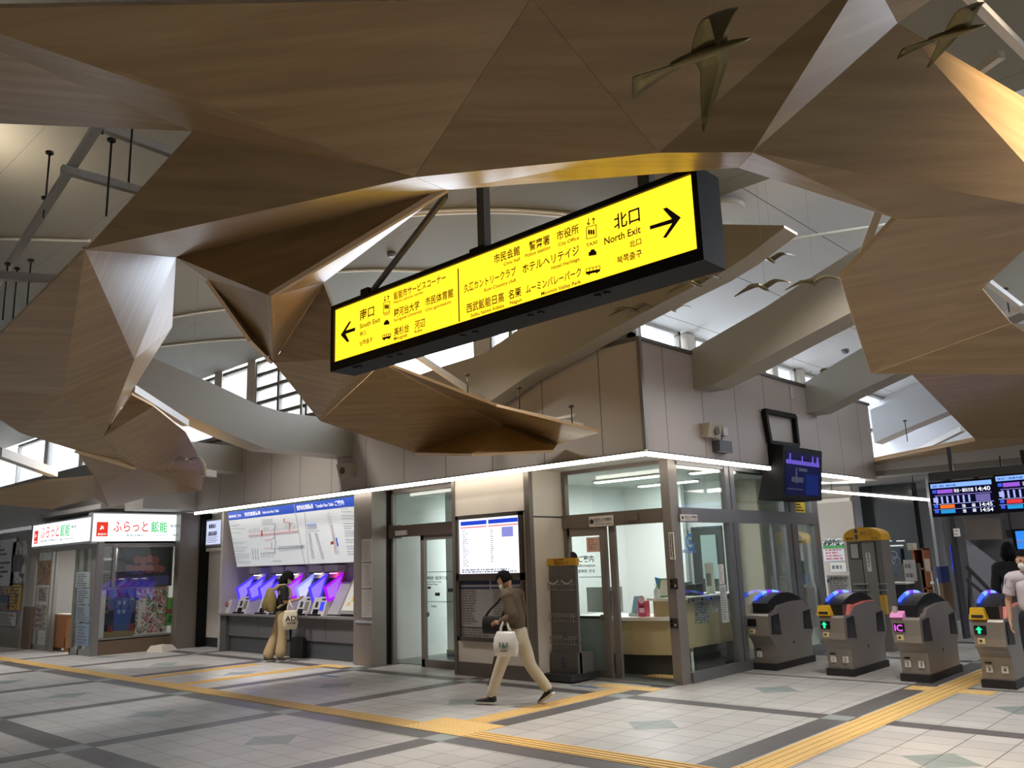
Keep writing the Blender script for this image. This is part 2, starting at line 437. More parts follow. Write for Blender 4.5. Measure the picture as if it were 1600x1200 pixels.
def front_window(x0, x1, muntins=0, rows=1, ztop=None):
    global n_win; n_win += 1
    zt = ztop or zL(8.75) - 0.04
    w = thing('window_%d' % n_win, 'clerestory window', 'window', (x0, 8.78, TZ)); w['kind'] = 'structure'
    q = G(); fw = 0.07
    q.box(x0, x0 + fw, 8.76, 8.86, TZ + .04, zt); q.box(x1 - fw, x1, 8.76, 8.86, TZ + .04, zt); q.box(x0, x1, 8.76, 8.86, zt - fw, zt); q.box(x0, x1, 8.76, 8.86, TZ + .04, TZ + .04 + fw)
    obj('window_frame', q, M_wframe, w)
    if muntins:
        q = G()
        for i in range(1, muntins + 1): xx = x0 + (x1 - x0) * i / (muntins + 1); q.box(xx - .04, xx + .04, 8.77, 8.85, TZ, zt)
        for i in range(1, rows): zz = TZ + (zt - TZ) * i / rows; q.box(x0, x1, 8.775, 8.845, zz - .035, zz + .035)
        obj('muntin', q, mat('muntin', (120, 116, 108), 0.5, 0.3), w)
    q = G(); q.box(x0 + .02, x1 - .02, 8.80, 8.81, TZ, zt); obj('window_glass', q, M_pane, w)
xs = [-30, -27.2, -24.4, -21.6]
for a in xs: front_window(a, a + 2.6)
X4 = [ry(p, 600, 8.8)[0] for p in (322, 343, 349, 391, 401)]
front_window(-18.9, X4[1] - 0.05); front_window(X4[2] - .05, X4[3]); front_window(X4[4], X4[4] + 1.75, 1, 5); front_window(X4[4] + 1.85, X4[4] + 3.1)
xa = [ry(p, 560, 8.8)[0] for p in (640, 748, 767, 804, 812, 860, 960, 992)]
front_window(X4[4] + 3.2, xa[1]); front_window(xa[2], xa[3]); front_window(xa[4], xa[5] - .1); front_window(xa[5], xa[7], 0, 1, 5.0)
g = G()
for a in [-27.3, -24.5, -21.7, -19.0, X4[1] + .05, (X4[3] + X4[4]) / 2, (xa[1] + xa[2]) / 2]: g.box(a - .16, a + .16, 8.74, 8.95, TZ, zL(8.75))
struct('column', g, M_wpost)
def side_window(y0, y1):
    global n_win; n_win += 1
    w = thing('window_%d' % n_win, 'clerestory window', 'window', (-7.2, y0, 4.3)); w['kind'] = 'structure'
    q = G(); zt = zR(-7.2) + .02; fw = .07
    q.box(-7.25, -7.15, y0, y0 + fw, 4.3, zt); q.box(-7.25, -7.15, y1 - fw, y1, 4.3, zt); q.box(-7.25, -7.15, y0, y1, zt - fw, zt); q.box(-7.25, -7.15, y0, y1, 4.3, 4.3 + fw)
    obj('window_frame', q, M_wframe, w)
    q = G(); q.box(-7.21, -7.2, y0, y1, 4.3, zt); obj('window_glass', q, M_pane, w)
yy = [8.9, 10.62, 11.9, 12.25, 13.6, 14.9, 15.3, 16.2, 17.2, 19, 21.9]
for a, b in zip(yy[:-1], yy[1:]):
    if b - a > 0.5: side_window(a, b - .06)
g = G()
for a in (12.05, 15.1, 16.3): g.box(-7.28, -7.08, a - .12, a + .12, 4.3, zR(-7.2))
struct('column', g, M_wpost)

M_beam = mat('beam_paint', (150, 144, 132), 0.55)
def beam(name, pts, thick, depth, axis, m=M_beam):
    """arched box beam: pts = lower near edge line; depth = height list; axis 'x' runs in x at fixed y"""
    q = G(); n = len(pts); A = []
    for (p, d) in zip(pts, depth):
        p = Vector(p); off = Vector((0, thick, 0)) if axis == 'x' else Vector((-thick, 0, 0))
        A.append([q.bm.verts.new(v) for v in (p, p + off, p + off + Vector((0, 0, d)), p + Vector((0, 0, d)))])
    for i in range(n - 1):
        for k in range(4): q.bm.faces.new([A[i][k], A[i][(k + 1) % 4], A[i + 1][(k + 1) % 4], A[i + 1][k]])
    q.bm.faces.new(A[0]); q.bm.faces.new(list(reversed(A[-1])))
    return struct(name, q, m)
def curve_pts(px, ax, val):
    return [at(a, b, ax, val) for a, b in px]
def arch(name, low, high, ax, val, thick):
    """near face outline taken on its own upright plane, low and high edges from left to right"""
    lo = curve_pts(low, ax, val); hi = curve_pts(high, ax, val); k = 0 if ax == 1 else 1
    def z_at(poly, t):
        poly = sorted(poly, key=lambda p: p[k])
        if t <= poly[0][k]: a, b = poly[0], poly[1]
        elif t >= poly[-1][k]: a, b = poly[-2], poly[-1]
        else:
            for a, b in zip(poly[:-1], poly[1:]):
                if a[k] <= t <= b[k]: break
        return a[2] + (b[2] - a[2]) * (t - a[k]) / (b[k] - a[k])
    ts = sorted(set([p[k] for p in lo + hi]))
    pts = []; dep = []
    for t in ts:
        z0, z1 = z_at(lo, t), z_at(hi, t)
        pts.append((t, val, z0) if ax == 1 else (val, t, z0)); dep.append(max(0.015, z1 - z0))
    return pts, dep
# rib from the front wall, rising towards the hall
p_, d_ = arch('b', [(150, 570), (234, 623), (300, 652), (360, 679), (414, 700), (480, 706), (545, 713), (562, 714)], [(160, 520), (240, 560), (330, 598), (400, 631), (440, 643), (487, 650), (560, 657)], 0, -11.9, 0.45)
q_ = [(p, d) for p, d in zip(p_, d_) if p[1] < FY]; beam('ceiling_beam', [a for a, b in q_] + [(-11.9, FY, q_[-1][0][2])], 0.45, [b for a, b in q_] + [q_[-1][1]], 'y')
# rib along the front wall line, rising past the corner
p_, d_ = arch('b', [(600, 668), (690, 655), (766, 627), (820, 590), (900, 546), (960, 512), (1040, 470), (1120, 430), (1165, 402), (1225, 356)], [(600, 598), (640, 591), (687, 574), (755, 553), (807, 517), (846, 494), (920, 445), (1000, 395), (1100, 350), (1225, 352)], 1, 8.25, 0.3)
beam('ceiling_beam', p_, 0.32, d_, 'x')
# ribs from the side wall
p_, d_ = arch('b', [(1085, 607), (1112, 602), (1180, 568), (1250, 530), (1330, 488), (1420, 441), (1500, 400)], [(1083, 545), (1140, 512), (1196, 480), (1260, 438), (1330, 394), (1420, 340), (1500, 290)], 1, 9.93, 0.45)
q_ = [(p, d) for p, d in zip(p_, d_) if p[0] > FX]; beam('ceiling_beam', [(FX, 9.93, q_[0][0][2])] + [a for a, b in q_], 0.45, [q_[0][1]] + [b for a, b in q_], 'x')
p_, d_ = arch('b', [(1264, 645), (1280, 643), (1340, 612), (1420, 575), (1500, 535), (1600, 485)], [(1262, 595), (1310, 565), (1370, 530), (1440, 490), (1520, 440), (1600, 390)], 1, 13.5, 0.45)
q_ = [(p, d) for p, d in zip(p_, d_) if p[0] > FX]; beam('ceiling_beam', [(FX, 13.5, q_[0][0][2])] + [a for a, b in q_], 0.45, [q_[0][1]] + [b for a, b in q_], 'x')
p_, d_ = arch('b', [(1366, 692), (1420, 668), (1475, 645), (1560, 608)], [(1360, 640), (1400, 624), (1440, 605), (1560, 550)], 1, 17.5, 0.5)
beam('ceiling_beam', p_, 0.45, d_, 'x', mat('beam_cool', (186, 188, 192), 0.55))
# far rib on the left
p_, d_ = arch('b', [(300, 731), (403, 741)], [(300, 690), (396, 700)], 0, -15.6, 0.4)
beam('ceiling_beam', p_, 0.45, d_, 'y')
# far low soffit over the shop and gate hall
g = G(); g.box(-32, -17.7, 7.6, 12, 2.95, 4.2); struct('wall_left', g, mat('far_wall', (166, 162, 156), 0.6))
# thin arcs on the hall ceiling
def zplane(px, py):
    d = ray(px, py); # plane z = 5.86+.22*(8.75-y)
    t = (5.86 + 0.22 * 8.75 - EYE.z - 0.22 * EYE.y) / (d.z + 0.22 * d.y)
    p = EYE + d * t; p.z -= 0.02; return p
def smooth_path(pts, n=28):
    out = []
    P = [Vector(p) for p in pts]; P = [2 * P[0] - P[1]] + P + [2 * P[-1] - P[-2]]
    for i in range(1, len(P) - 2):
        for k in range(n):
            t = k / n; a, b, c, d = P[i - 1], P[i], P[i + 1], P[i + 2]
            out.append(0.5 * ((2 * b) + (c - a) * t + (2 * a - 5 * b + 4 * c - d) * t * t + (3 * b - a - 3 * c + d) * t ** 3))
    out.append(P[-2]); return out
M_arc = mat('ceiling_cove', (232, 228, 216), 0.5)
for n_, px in enumerate(([(500, 352), (600, 334), (700, 326), (800, 325), (900, 333), (1000, 350), (1060, 366)], [(500, 358), (600, 339), (700, 331), (800, 330), (900, 338), (1000, 355)], [(440, 432), (520, 423), (600, 420), (700, 424), (790, 434)], [(1130, 405), (1180, 386), (1250, 370), (1330, 357), (1410, 345)], [(0, 371), (60, 372), (140, 374)], [(250, 497), (330, 484), (420, 476)], [(245, 540), (320, 532), (400, 527)])):
    q = G(); q.tube(smooth_path([zplane(*p) for p in px], 8), 0.022, 6); struct('trim_%d' % (n_ + 3), q, M_arc)
# walls that close the hall behind and beside the camera
g = G(); g.box(-32, 12, -9.2, -9, 0, 10); struct('wall_back', g, MATS['far_wall'])
g = G(); g.box(12, 12.2, -9, 30, 0, 11); struct('wall_east', g, MATS['far_wall'])
g = G(); g.box(-32.2, -32, -9, 30, 0, 10); struct('wall_west', g, MATS['far_wall'])
# ================================================================== FOLDED WOODEN CANOPIES
M_wood = wood_mat('beech_veneer', (138, 110, 73), (152, 123, 83), (167, 139, 98))
M_wedge = mat('veneer_edge', (214, 186, 150), 0.5)
WV = {
 'f': (830, -3, 4.3), 'e': (648, 277, 3.8), 'b': (-80, 25, 4.0), 'a': (-80, 14, ('b', 'e', 'f')), 'bb': (-80, 47, 4.08), 'c': (300, 205, 4.22), 'd': (-80, 190, 4.5),
 'q': (133, 390, 3.75), 'r': (275, 402, 4.50), 'p': (698, 297, 4.10), 'g': (1028, 239, 3.8), 'k': (1176, 238, 3.75), 'o': (1153, 262, 3.9),
 'h': (1357, -50, 4.5), 'i': (1527, -50, 4.75), 'j': (1403, 36, 4.5), 'l': (1672, 333, 3.75), 'n': (1700, 211, 4.5),
 's': (1400, 342, ('t', 'w', 'l')), 't': (1313, 437, 3.4), 'w': (1590, 400, 3.6), 'x': (1361, 584, 3.1), 'r1': (1535, 451, 3.5), 'r2': (1580, 505, 3.42), 'r3': (1700, 516, 3.45), 'r4': (1700, 586, 3.05),
 'y': (210, 562, 3.69), 'z': (269, 511, 4.48), 'B': (-80, 603, 3.5), 'cc': (98, 618, 3.4), 'A': (162, 682, 3.20), 'dd': (187, 722, 3.05), 'D': (118, 703, 3.1), 'ee': (32, 677, 3.2),
 'a1': (206, 617, 3.60), 'F': (240, 635, 3.50), 'E': (213, 731, 3.00), 'Gv': (290, 675, 3.40), 'H': (304, 700, 3.30), 'I': (320, 735, 3.12), 'J': (315, 766, 2.98), 'K': (237, 775, 2.9), 'L': (160, 758, 2.90), 'M': (147, 746, 2.98), 'N': (172, 793, 2.8), 'O': (147, 778, 2.84), 'P': (81, 796, 2.75), 'rr': (60, 754, 2.97), 'tip': (-60, 783, 2.86),
 'S': (325, 437, 4.40), 'T': (423, 463, 3.80), 'U': (505, 442, 4.50), 'V': (427, 567, 3.98), 'W': (500, 658, 3.50), 'hh': (550, 560, 3.86), 'X': (597, 567, 4.00), 'Z': (648, 707, 3.15), 'Y': (785, 664, 3.41), 'x5': (775, 635, 3.5), 'b2': (871, 694, 3.12), 'a2': (937, 676, 3.1), 'm2': (737, 709, 2.91), 'c3': (865, 703, 2.97), 'S2': (393, 532, 3.95),
 'd2': (1412, 572, 3.6), 'd3': (1700, 572, 3.7), 'e2': (1523, 686, 3.3), 'f3': (1700, 683, 3.3), 'g2': (1700, 729, 3.1), 'h2': (1366, 745, 3.12), 'h3': (1366, 718, 3.2), 'h4': (1480, 695, 3.27),
 'u1': (1278, 793, 2.75), 'u2': (1345, 789, 2.85), 'u3': (1420, 795, 2.8), 'u4': (1330, 812, 2.62), 'u5': (1460, 785, 2.95),
}
WP = {}
def wv(k):
    if k in WP: return WP[k]
    px, py, z = WV[k]
    if isinstance(z, tuple):
        A, B, Cc = (wv(q) for q in z); n = (B - A).cross(Cc - A); d = ray(px, py); WP[k] = EYE + d * ((A - EYE).dot(n) / d.dot(n))
    else: WP[k] = at(px, py, 2, z)
    return WP[k]
def facet(parent, keys, th=0.035, grain=None):
    P = [wv(k) for k in keys]
    n = (P[1] - P[0]).cross(P[2] - P[0]).normalized()
    if n.dot(EYE - P[0]) < 0: P.reverse(); n = -n
    q = G(); q.keep = True
    c = sum(P, Vector()) / len(P); P = [p + (c - p).normalized() * 0.002 for p in P]     # a hairline joint between panels
    a = [q.bm.verts.new(p) for p in P]; b = [q.bm.verts.new(p - n * th) for p in P]
    ff = q.bm.faces.new(a); q.bm.faces.new(list(reversed(b)))
    k = len(a)
    for i in range(k):
        s = q.bm.faces.new([a[(i + 1) % k], a[i], b[i], b[(i + 1) % k]]); s.material_index = 1
    uv = q.bm.loops.layers.uv.new('UVMap')
    gd = Vector(grain) if grain else _rt
    gu = (gd - n * gd.dot(n)).normalized(); gv = n.cross(gu); off = random.uniform(0, 20)
    for f in q.bm.faces:
        for l in f.loops: l[uv].uv = (l.vert.co.dot(gu), l.vert.co.dot(gv) + off)
    return obj('facet_panel', q, [M_wood, M_wedge], parent)
def canopy(label, facets, at_):
    t = thing('wooden_canopy', label, 'canopy', tuple(wv(at_)), 0, 'folded wooden canopies hung from the ceiling')
    for f in facets: facet(t, f.split())
    return t
canopy('big folded wooden canopy band overhead, in front of the yellow sign',
       ['a f e', 'a e b', 'b e bb', 'bb e c', 'bb c d', 'c e q', 'q e r', 'e p r', 'f g e', 'f h g', 'e g p', 'g o p', 'g k o', 'g h k', 'h j k', 'h i j', 'j l k', 'j n l', 'k s o', 'k l s'], 'e')
canopy('folded wooden canopy hanging low at right above the ticket gates', ['s t l', 't w l', 't x w', 'w x r1', 'r1 x r2', 'r2 x r4', 'r2 r4 r3'], 'x')
canopy('large dark wooden canopy fold at left with a yellow-lit and a white-lit facet', ['q B cc', 'q cc y', 'y cc A', 'y A z', 'B ee cc', 'ee D cc', 'D A cc', 'D dd A', 'q r y', 'r z y'], 'A')
canopy('small faceted wooden canopy hanging above the corner shop signs', ['A a1 F', 'A F E', 'A E dd', 'F Gv E', 'Gv H E', 'H I E', 'I J E', 'J K E', 'K L E', 'D dd E', 'D E L', 'D L M', 'L K N', 'M L N', 'M N O', 'M O P', 'M P rr', 'rr P tip'], 'E')
canopy('folded wooden canopy running behind the left end of the yellow sign to the tower', ['r p T', 'r T S', 'T p U', 'S T V', 'S V S2', 'T U V', 'U hh V', 'V hh W', 'hh X W', 'W X Z', 'X Y Z', 'X x5 Y', 'x5 b2 Y', 'x5 a2 b2', 'Z Y m2', 'Y b2 c3', 'Y c3 m2'], 'W')
canopy('plum-brown wooden canopy behind, over the departure boards', ['d2 d3 e2', 'd3 f3 e2', 'h3 h4 e2', 'h3 e2 h2', 'h2 e2 g2', 'e2 f3 g2'], 'e2')
canopy('small dark wooden canopy low beyond the wall screen, deep in the gate hall', ['u1 u2 u4', 'u2 u3 u4', 'u2 u5 u3'], 'u4')

# ---- white steel rails and threaded rods that carry the canopies
def rail(label, bars, rods, w=0.06, cross=()):
    a0 = Vector(bars[0][0]); t = thing('canopy_rail', label, 'rail', tuple(a0), 0, 'white steel rails carrying the wooden canopies')
    for a, b in bars:
        q = G(); q.bar(a, b, w); obj('rail_bar', q, M_white, t)
    for a, b in rods:
        q = G(); q.tube([a, b], 0.008, 6); q.lathe(Vector(b) - Vector((0, 0, .03)), [(0.03, 0), (0.035, .012), (0.03, .022)], 8); obj('threaded_rod', q, M_rod, t)
Z = lambda px, py, z: at(px, py, 2, z)
up = lambda p, h: Vector(p) + Vector((0, 0, h))
rail('long bright white rail bar above the canopy at upper left', [(Z(-60, 530, 4.75), Z(170, 170, 4.75)), (Z(96, 264, 4.68), Z(225, 300, 4.68)), (Z(158, 198, 4.8), Z(285, 245, 4.8))],
     [(Z(201, 285, 4.2), up(Z(201, 285, 4.2), .75)), (Z(166, 338, 4.15), up(Z(166, 338, 4.15), .62)), (Z(72, 305, 4.7), up(Z(72, 305, 4.7), .4)), (Z(68, 340, 4.65), up(Z(68, 340, 4.65), .2)), (Z(160, 210, 4.72), up(Z(160, 210, 4.72), .3))])
rail('white rail bar with crosspiece at far left below the upper rail', [(Z(-40, 428, 4.5), Z(130, 440, 4.5))], [(Z(42, 480, 4.2), up(Z(42, 480, 4.2), .5)), (Z(20, 500, 4.1), up(Z(20, 500, 4.1), .55)), (Z(4, 500, 4.1), up(Z(4, 500, 4.1), .6))], 0.08)
rail('white rail bars at upper right behind the flying bird', [(Z(1480, -40, 5.2), Z(1660, 140, 5.2)), (Z(1530, 110, 5.15), Z(1565, 85, 5.15))], [])
rail('white rail bar at right between two canopy folds', [(Z(1530, 430, 4.3), Z(1680, 545, 4.3)), (Z(1565, 492, 4.25), Z(1640, 470, 4.25))], [(Z(1577, 488, 4.2), up(Z(1577, 488, 4.2), .3))])
rail('white rail bar standing out beside the right canopy, near the gates', [(Z(1335, 432, 4.0), Z(1374, 328, 4.6))], [], 0.07)
rail('long white rail bar behind the lower edge of the yellow sign', [(Z(636, 545, 4.35), Z(778, 640, 3.75))], [(Z(731, 619, 3.7), up(Z(731, 619, 3.7), .3))], 0.07)
rail('white rail bar on the canopy tip in front of the tower', [(Z(775, 634, 3.65), Z(912, 664, 3.25)), (Z(868, 655, 3.35), Z(898, 649, 3.35))], [(Z(894, 661, 3.2), up(Z(894, 661, 3.2), .22)), (Z(812, 640, 3.5), up(Z(812, 640, 3.5), .3))], 0.035)
rail('short grey rail stub at the canopy over the corner shop', [(Z(318, 738, 3.12), Z(334, 741, 3.12))], [], 0.1)
rail('slanting grey rail strut behind the left canopy fold', [(Z(205, 607, 3.75), Z(290, 661, 3.65))], [], 0.09)
rail('grey rail strut at far left above the corner shop posters', [(Z(-5, 706, 3.2), Z(84, 739, 3.2))], [], 0.12)
rail('grey rail struts behind the far right canopy', [(Z(1412, 716, 3.45), Z(1505, 670, 3.6)), (Z(1466, 703, 3.4), Z(1525, 683, 3.4))], [(Z(1418, 690, 3.5), up(Z(1418, 690, 3.5), .4))], 0.09)

q = G()
for k in ('u1', 'u3', 'u5'): p = wv(k) + Vector((0, 0, .03)); q.tube([p, Vector((p.x, p.y, 2.96))], .01, 6)
obj('threaded_rod', q, M_rod, [o for o in COL.objects if o.name.startswith('wooden_canopy') and o.get('label', '').startswith('small dark')][0])
# ================================================================== HANGING SIGN
SY = 4.8
E_sign = emis('sign_yellow', (255, 200, 36), 1.4)
M_signink = mat('sign_ink', (20, 18, 8), 0.6)
def on_sign(px, py): p = at(px, py, 1, SY); return p
def line_text(g, body, a, b, h, ax, val, off=(0, -0.004, 0)):
    """lettering from baseline start a to baseline end b (photo px), h px tall, flat on an upright plane"""
    A, B, H = at(*a, ax, val), at(*b, ax, val), at(a[0], a[1] - h, ax, val)
    xd = Vector((1, 0, 0)) if ax == 1 else Vector((0, 1, 0))
    w = abs((B - A).dot(xd)); hh = abs(H.z - A.z)
    g.text(body, Vector((A.x, A.y, (A.z + B.z) / 2)) + Vector(off), xd, (0, 0, 1), w, hh)
A_, B_ = on_sign(525, 485), on_sign(1090, 398)
sx0, sx1 = A_.x, on_sign(1083, 275).x
sz0, sz1 = on_sign(524, 567).z, A_.z
sign = thing('direction_sign', 'long yellow lit direction sign with black frame hanging under the wooden canopy', 'sign', ((sx0 + sx1) / 2, SY + .12, sz0))
q = G(); fw = 0.045
for (a, b, c, d) in ((sx0 - fw, sx1 + fw, sz0 - 0.09, sz0), (sx0 - fw, sx1 + fw, sz1, sz1 + fw), (sx0 - fw, sx0, sz0, sz1), (sx1, sx1 + fw, sz0, sz1)): q.box(a, b, SY - 0.03, SY + 0.27, c, d)
q.box(sx0, sx1, SY + .02, SY + .22, sz0, sz1)
obj('sign_frame', q, M_black, sign)
q = G(); q.box(sx0, sx1, SY - 0.005, SY + .01, sz0, sz1); obj('light_panel', q, E_sign, sign)
q = G(); q.box(sx0, sx1, SY + .23, SY + .245, sz0, sz1); obj('light_panel', q, E_sign, sign, label='rear yellow lit panel')
g = G()
T = lambda body, a, b, h: line_text(g, body, a, b, h, 1, SY - 0.006, (0, -.003, 0))
for r in (('南口', (562.6, 499.6), (585, 492), 15), ('South Exit', (562.6, 513), (594.4, 503), 7), ('南口', (562.6, 525.4), (572, 522), 6), ('남쪽출구', (562.6, 540), (582.4, 533.6), 7), ('TAXI', (599.4, 495), (609, 491), 4.2),
          ('飯能市サービスコーナー', (615.6, 468.6), (697, 438), 11.5), ('Hanno service corner', (615.6, 474), (662, 459), 4.2), ('駿河台大学', (616, 495), (655.6, 482), 12.5), ('Surugadai University', (616, 502.4), (660, 488.5), 4.6),
          ('市民体育館', (665, 477.6), (708.6, 463), 12.5), ('Civic gymnasium', (665, 487), (705, 473.5), 4.6), ('美杉台', (616, 524.4), (639.4, 517), 12), ('Misugidai', (616, 532), (636.6, 525.6), 5), ('河辺', (648.4, 514), (665, 508), 12), ('Kabe', (648.4, 521), (660, 517), 4.6),
          ('北口', (960, 356.8), (1000.6, 344.7), 22), ('North Exit', (944.8, 381.8), (1001.7, 364.5), 11), ('北口', (984, 386.5), (1002.5, 381), 9.5), ('북쪽출구', (964.8, 411.8), (1003.4, 400.3), 11), ('TAXI', (916.4, 386), (933.8, 381), 5.4),
          ('市役所', (870.5, 375), (904.9, 363), 13.5), ('City Office', (872.7, 385), (905.4, 374), 5.4), ('警察署', (827.3, 390.6), (859.5, 380.5), 13.5), ('Police station', (821, 402.5), (860, 389), 5.4), ('市民会館', (772.3, 410.7), (812.8, 397.5), 13.5), ('Civic hall', (787.5, 415.4), (812.8, 407), 5.2),
          ('久邇カントリークラブ', (725.3, 457.5), (806.7, 428.3), 12.5), ('Kuni Country club', (757, 455.8), (806.7, 440), 5.2), ('ホテルヘリテイジ', (816.9, 425.8), (905.7, 397.5), 13), ('Hotel Heritage', (862, 421), (906, 407.7), 5.4), ('西武飯能日高', (729.4, 487.7), (788, 470.4), 13.5), ('Seibu hanno hidaka', (735.8, 494.6), (788, 481.4), 5.4),
          ('名栗', (794.9, 467.6), (815, 460.8), 13.5), ('Nagun', (797, 476.4), (815.5, 470.4), 5.4), ('ムーミンバレーパーク', (822.4, 458.6), (908.5, 430), 12.5), ('Moomin Valley Park', (846.3, 461.6), (908.5, 442.9), 5.6)):
    # rows follow the sign edge: put the baseline end on the same height
    g = G(); T(*r); obj('lettering', g, M_signink, sign)
g = G(); ey = SY - 0.008
def spx(px, py): p = at(px, py, 1, ey); return p
def flat(g, pts): g.prism([spx(*p) for p in pts], (0, -0.002, 0))
def stroke(g, pts, wpx):
    for a, b in zip(pts[:-1], pts[1:]): g.bar(spx(*a), spx(*b), 0.003, spx(a[0], a[1]).z - spx(a[0], a[1] + wpx).z, up=(0, 0, 1)) if abs(a[0] - b[0]) > abs(a[1] - b[1]) * 0.2 else g.bar(spx(*a), spx(*b), spx(a[0] + wpx, a[1]).x - spx(*a).x, 0.003, up=(0, 1, 0))
flat(g, [(532.6, 523.5), (545.5, 503), (549, 502), (540.5, 516.5), (555, 511.8), (555, 516.8), (540, 521.8), (546, 533.5), (542.5, 534.5)])
flat(g, [(1063.6, 339.8), (1035.5, 327.5), (1040.5, 324.8), (1040.5, 324.8)][:3] + [(1063.6, 339.8)][:0] + [(1050, 334)]) if False else None
flat(g, [(1063.8, 339.8), (1041, 371.5), (1036, 371.5), (1050.5, 348.7), (1015.8, 358.8), (1015.5, 353.2), (1050, 342.2), (1036, 326.5), (1042, 324.2)])
obj('arrow', g, M_signink, sign)
g = G()
def pict(x0, y0, x1, y1, sl):      # lift, taxi, bus pictograms; sl = row slope
    stroke(g, [(x0, y0), (x1, y0 + sl)], .8)
def frame_px(x0, y0, x1, y1, sl, w=.8):
    d = sl * (x1 - x0)
    for a, b in (((x0, y0), (x1, y0 + d)), ((x0, y1), (x1, y1 + d))): stroke(g, [a, b], w)
    for x, dd in ((x0, 0), (x1, d)): flat(g, [(x - w / 2, y0 + dd), (x + w / 2, y0 + dd), (x + w / 2, y1 + dd), (x - w / 2, y1 + dd)])
def people_px(xs, y0, y1, w):
    for x in xs: flat(g, [(x - w, y0), (x + w, y0), (x + w * 1.2, y0 + (y1 - y0) * .6), (x, y1), (x - w * 1.2, y0 + (y1 - y0) * .6)])
def updown(x0, x1, y0, y1, w):
    flat(g, [(x0, y1), (x0 - w * 3, y1 - w * 3.5), (x0 - w * 1.6, y1 - w * 3.8), (x0 - w * .5, y1 - w * 2.4), (x0 - w * .5, y0), (x0 + w * .5, y0), (x0 + w * .5, y1 - w * 2.4), (x0 + w * 1.6, y1 - w * 3.8), (x0 + w * 3, y1 - w * 3.5)])
    y0 -= 1; y1 -= 2
    flat(g, [(x1, y0), (x1 + w * 3, y0 + w * 3.5), (x1 + w * 1.6, y0 + w * 3.8), (x1 + w * .5, y0 + w * 2.4), (x1 + w * .5, y1), (x1 - w * .5, y1), (x1 - w * .5, y0 + w * 2.4), (x1 - w * 1.6, y0 + w * 3.8), (x1 - w * 3, y0 + w * 3.5)])
frame_px(916.6, 355, 931.8, 373.5, -.25); people_px((920.5, 924, 927.6), 359, 368, 1.2); updown(919.5, 927.5, 341, 352, 1.0)
frame_px(599.3, 473.5, 609, 489.5, -.3, .6); people_px((602, 604.3, 606.6), 476, 484, .8); updown(601.5, 606.8, 462.5, 471, .7)
def car_px(x0, x1, y0, y1):
    w = x1 - x0; h = y1 - y0
    flat(g, [(x0, y1), (x0, y0 + h * .5), (x0 + w * .2, y0 + h * .4), (x0 + w * .3, y0 + .12 * h), (x0 + w * .72, y0 + .02 * h), (x0 + w * .84, y0 + h * .3), (x1, y0 + h * .36), (x1, y1 - h * .15)])
car_px(920, 932, 389, 400); car_px(600, 608.5, 499.5, 508)
def bus_px(x0, x1, y0, y1, sl):
    h = y1 - y0; d = sl * (x1 - x0)
    flat(g, [(x0, y0 + h * .5), (x1, y0 + h * .5 + d), (x1, y1 + d - h * .1), (x0, y1 - h * .1)]); frame_px(x0, y0, x1, y1 - h * .3, sl, .7)
    n = 4
    for i in range(1, n): x = x0 + (x1 - x0) * i / n; flat(g, [(x - .4, y0 + d * i / n), (x + .4, y0 + d * i / n), (x + .4, y0 + h * .5 + d * i / n), (x - .4, y0 + h * .5 + d * i / n)])
    for t in (.2, .78): x = x0 + (x1 - x0) * t; flat(g, [(x - 1.6, y1 - 2 + d * t), (x + 1.6, y1 - 2 + d * t), (x + 1.1, y1 + .6 + d * t), (x - 1.1, y1 + .6 + d * t)])
bus_px(916, 937.5, 420, 430, -.22); bus_px(598, 610.5, 524, 531.5, -.25)
obj('pictogram', g, M_signink, sign)
q = G(); q.box(on_sign(717.6, 450).x - .004, on_sign(717.6, 450).x + .004, SY - .012, SY - .006, on_sign(718, 503).z, on_sign(717, 420).z); obj('divider', q, M_signink, sign)
# hangers
for nm, (px0, py0), (px1, py1), w in (('hanger', (757, 285), (757, 382), .085),):
    a = at(px1, py1, 1, SY + .13); q = G(); q.box(a.x - w / 2, a.x + w / 2, SY + .09, SY + .17, sz1 + fw, 6.4); obj(nm, q, mat('hanger_paint', (98, 92, 84), .5), sign)
    q = G(); q.box(a.x - .09, a.x + .09, SY + .03, SY + .23, sz1 + fw, sz1 + fw + .06); q.box(a.x - .13, a.x + .05, SY + .05, SY + .2, sz1 + fw, sz1 + fw + .025); obj('bracket', q, M_black, sign)
a = at(1010, 285, 1, SY + .13); q = G(); q.box(a.x - .05, a.x + .05, SY + .09, SY + .17, sz1 + fw, 6.4); obj('hanger', q, MATS['hanger_paint'], sign)
a = at(577, 455, 1, SY + .13); q = G(); q.box(a.x - .04, a.x + .08, SY + .05, SY + .2, sz1 + fw, sz1 + fw + .1); obj('bracket', q, M_black, sign)
q = G(); q.bar((a.x + .02, SY + .12, sz1 + fw + .05), at(697, 305, 1, SY - .35), .035, .05); obj('brace', q, MATS['hanger_paint'], sign)
for px, py in ((622, 560), (640, 556), (738, 527), (755, 521), (850, 498), (868, 494), (960, 470), (975, 466), (545, 572), (562, 572)):
    p = at(px, py, 2, sz0 - .09); q = G(); q.box(p.x - .02, p.x + .02, SY + .02, SY + .06, sz0 - .10, sz0 - .088); obj('bolt', q, M_black, sign)

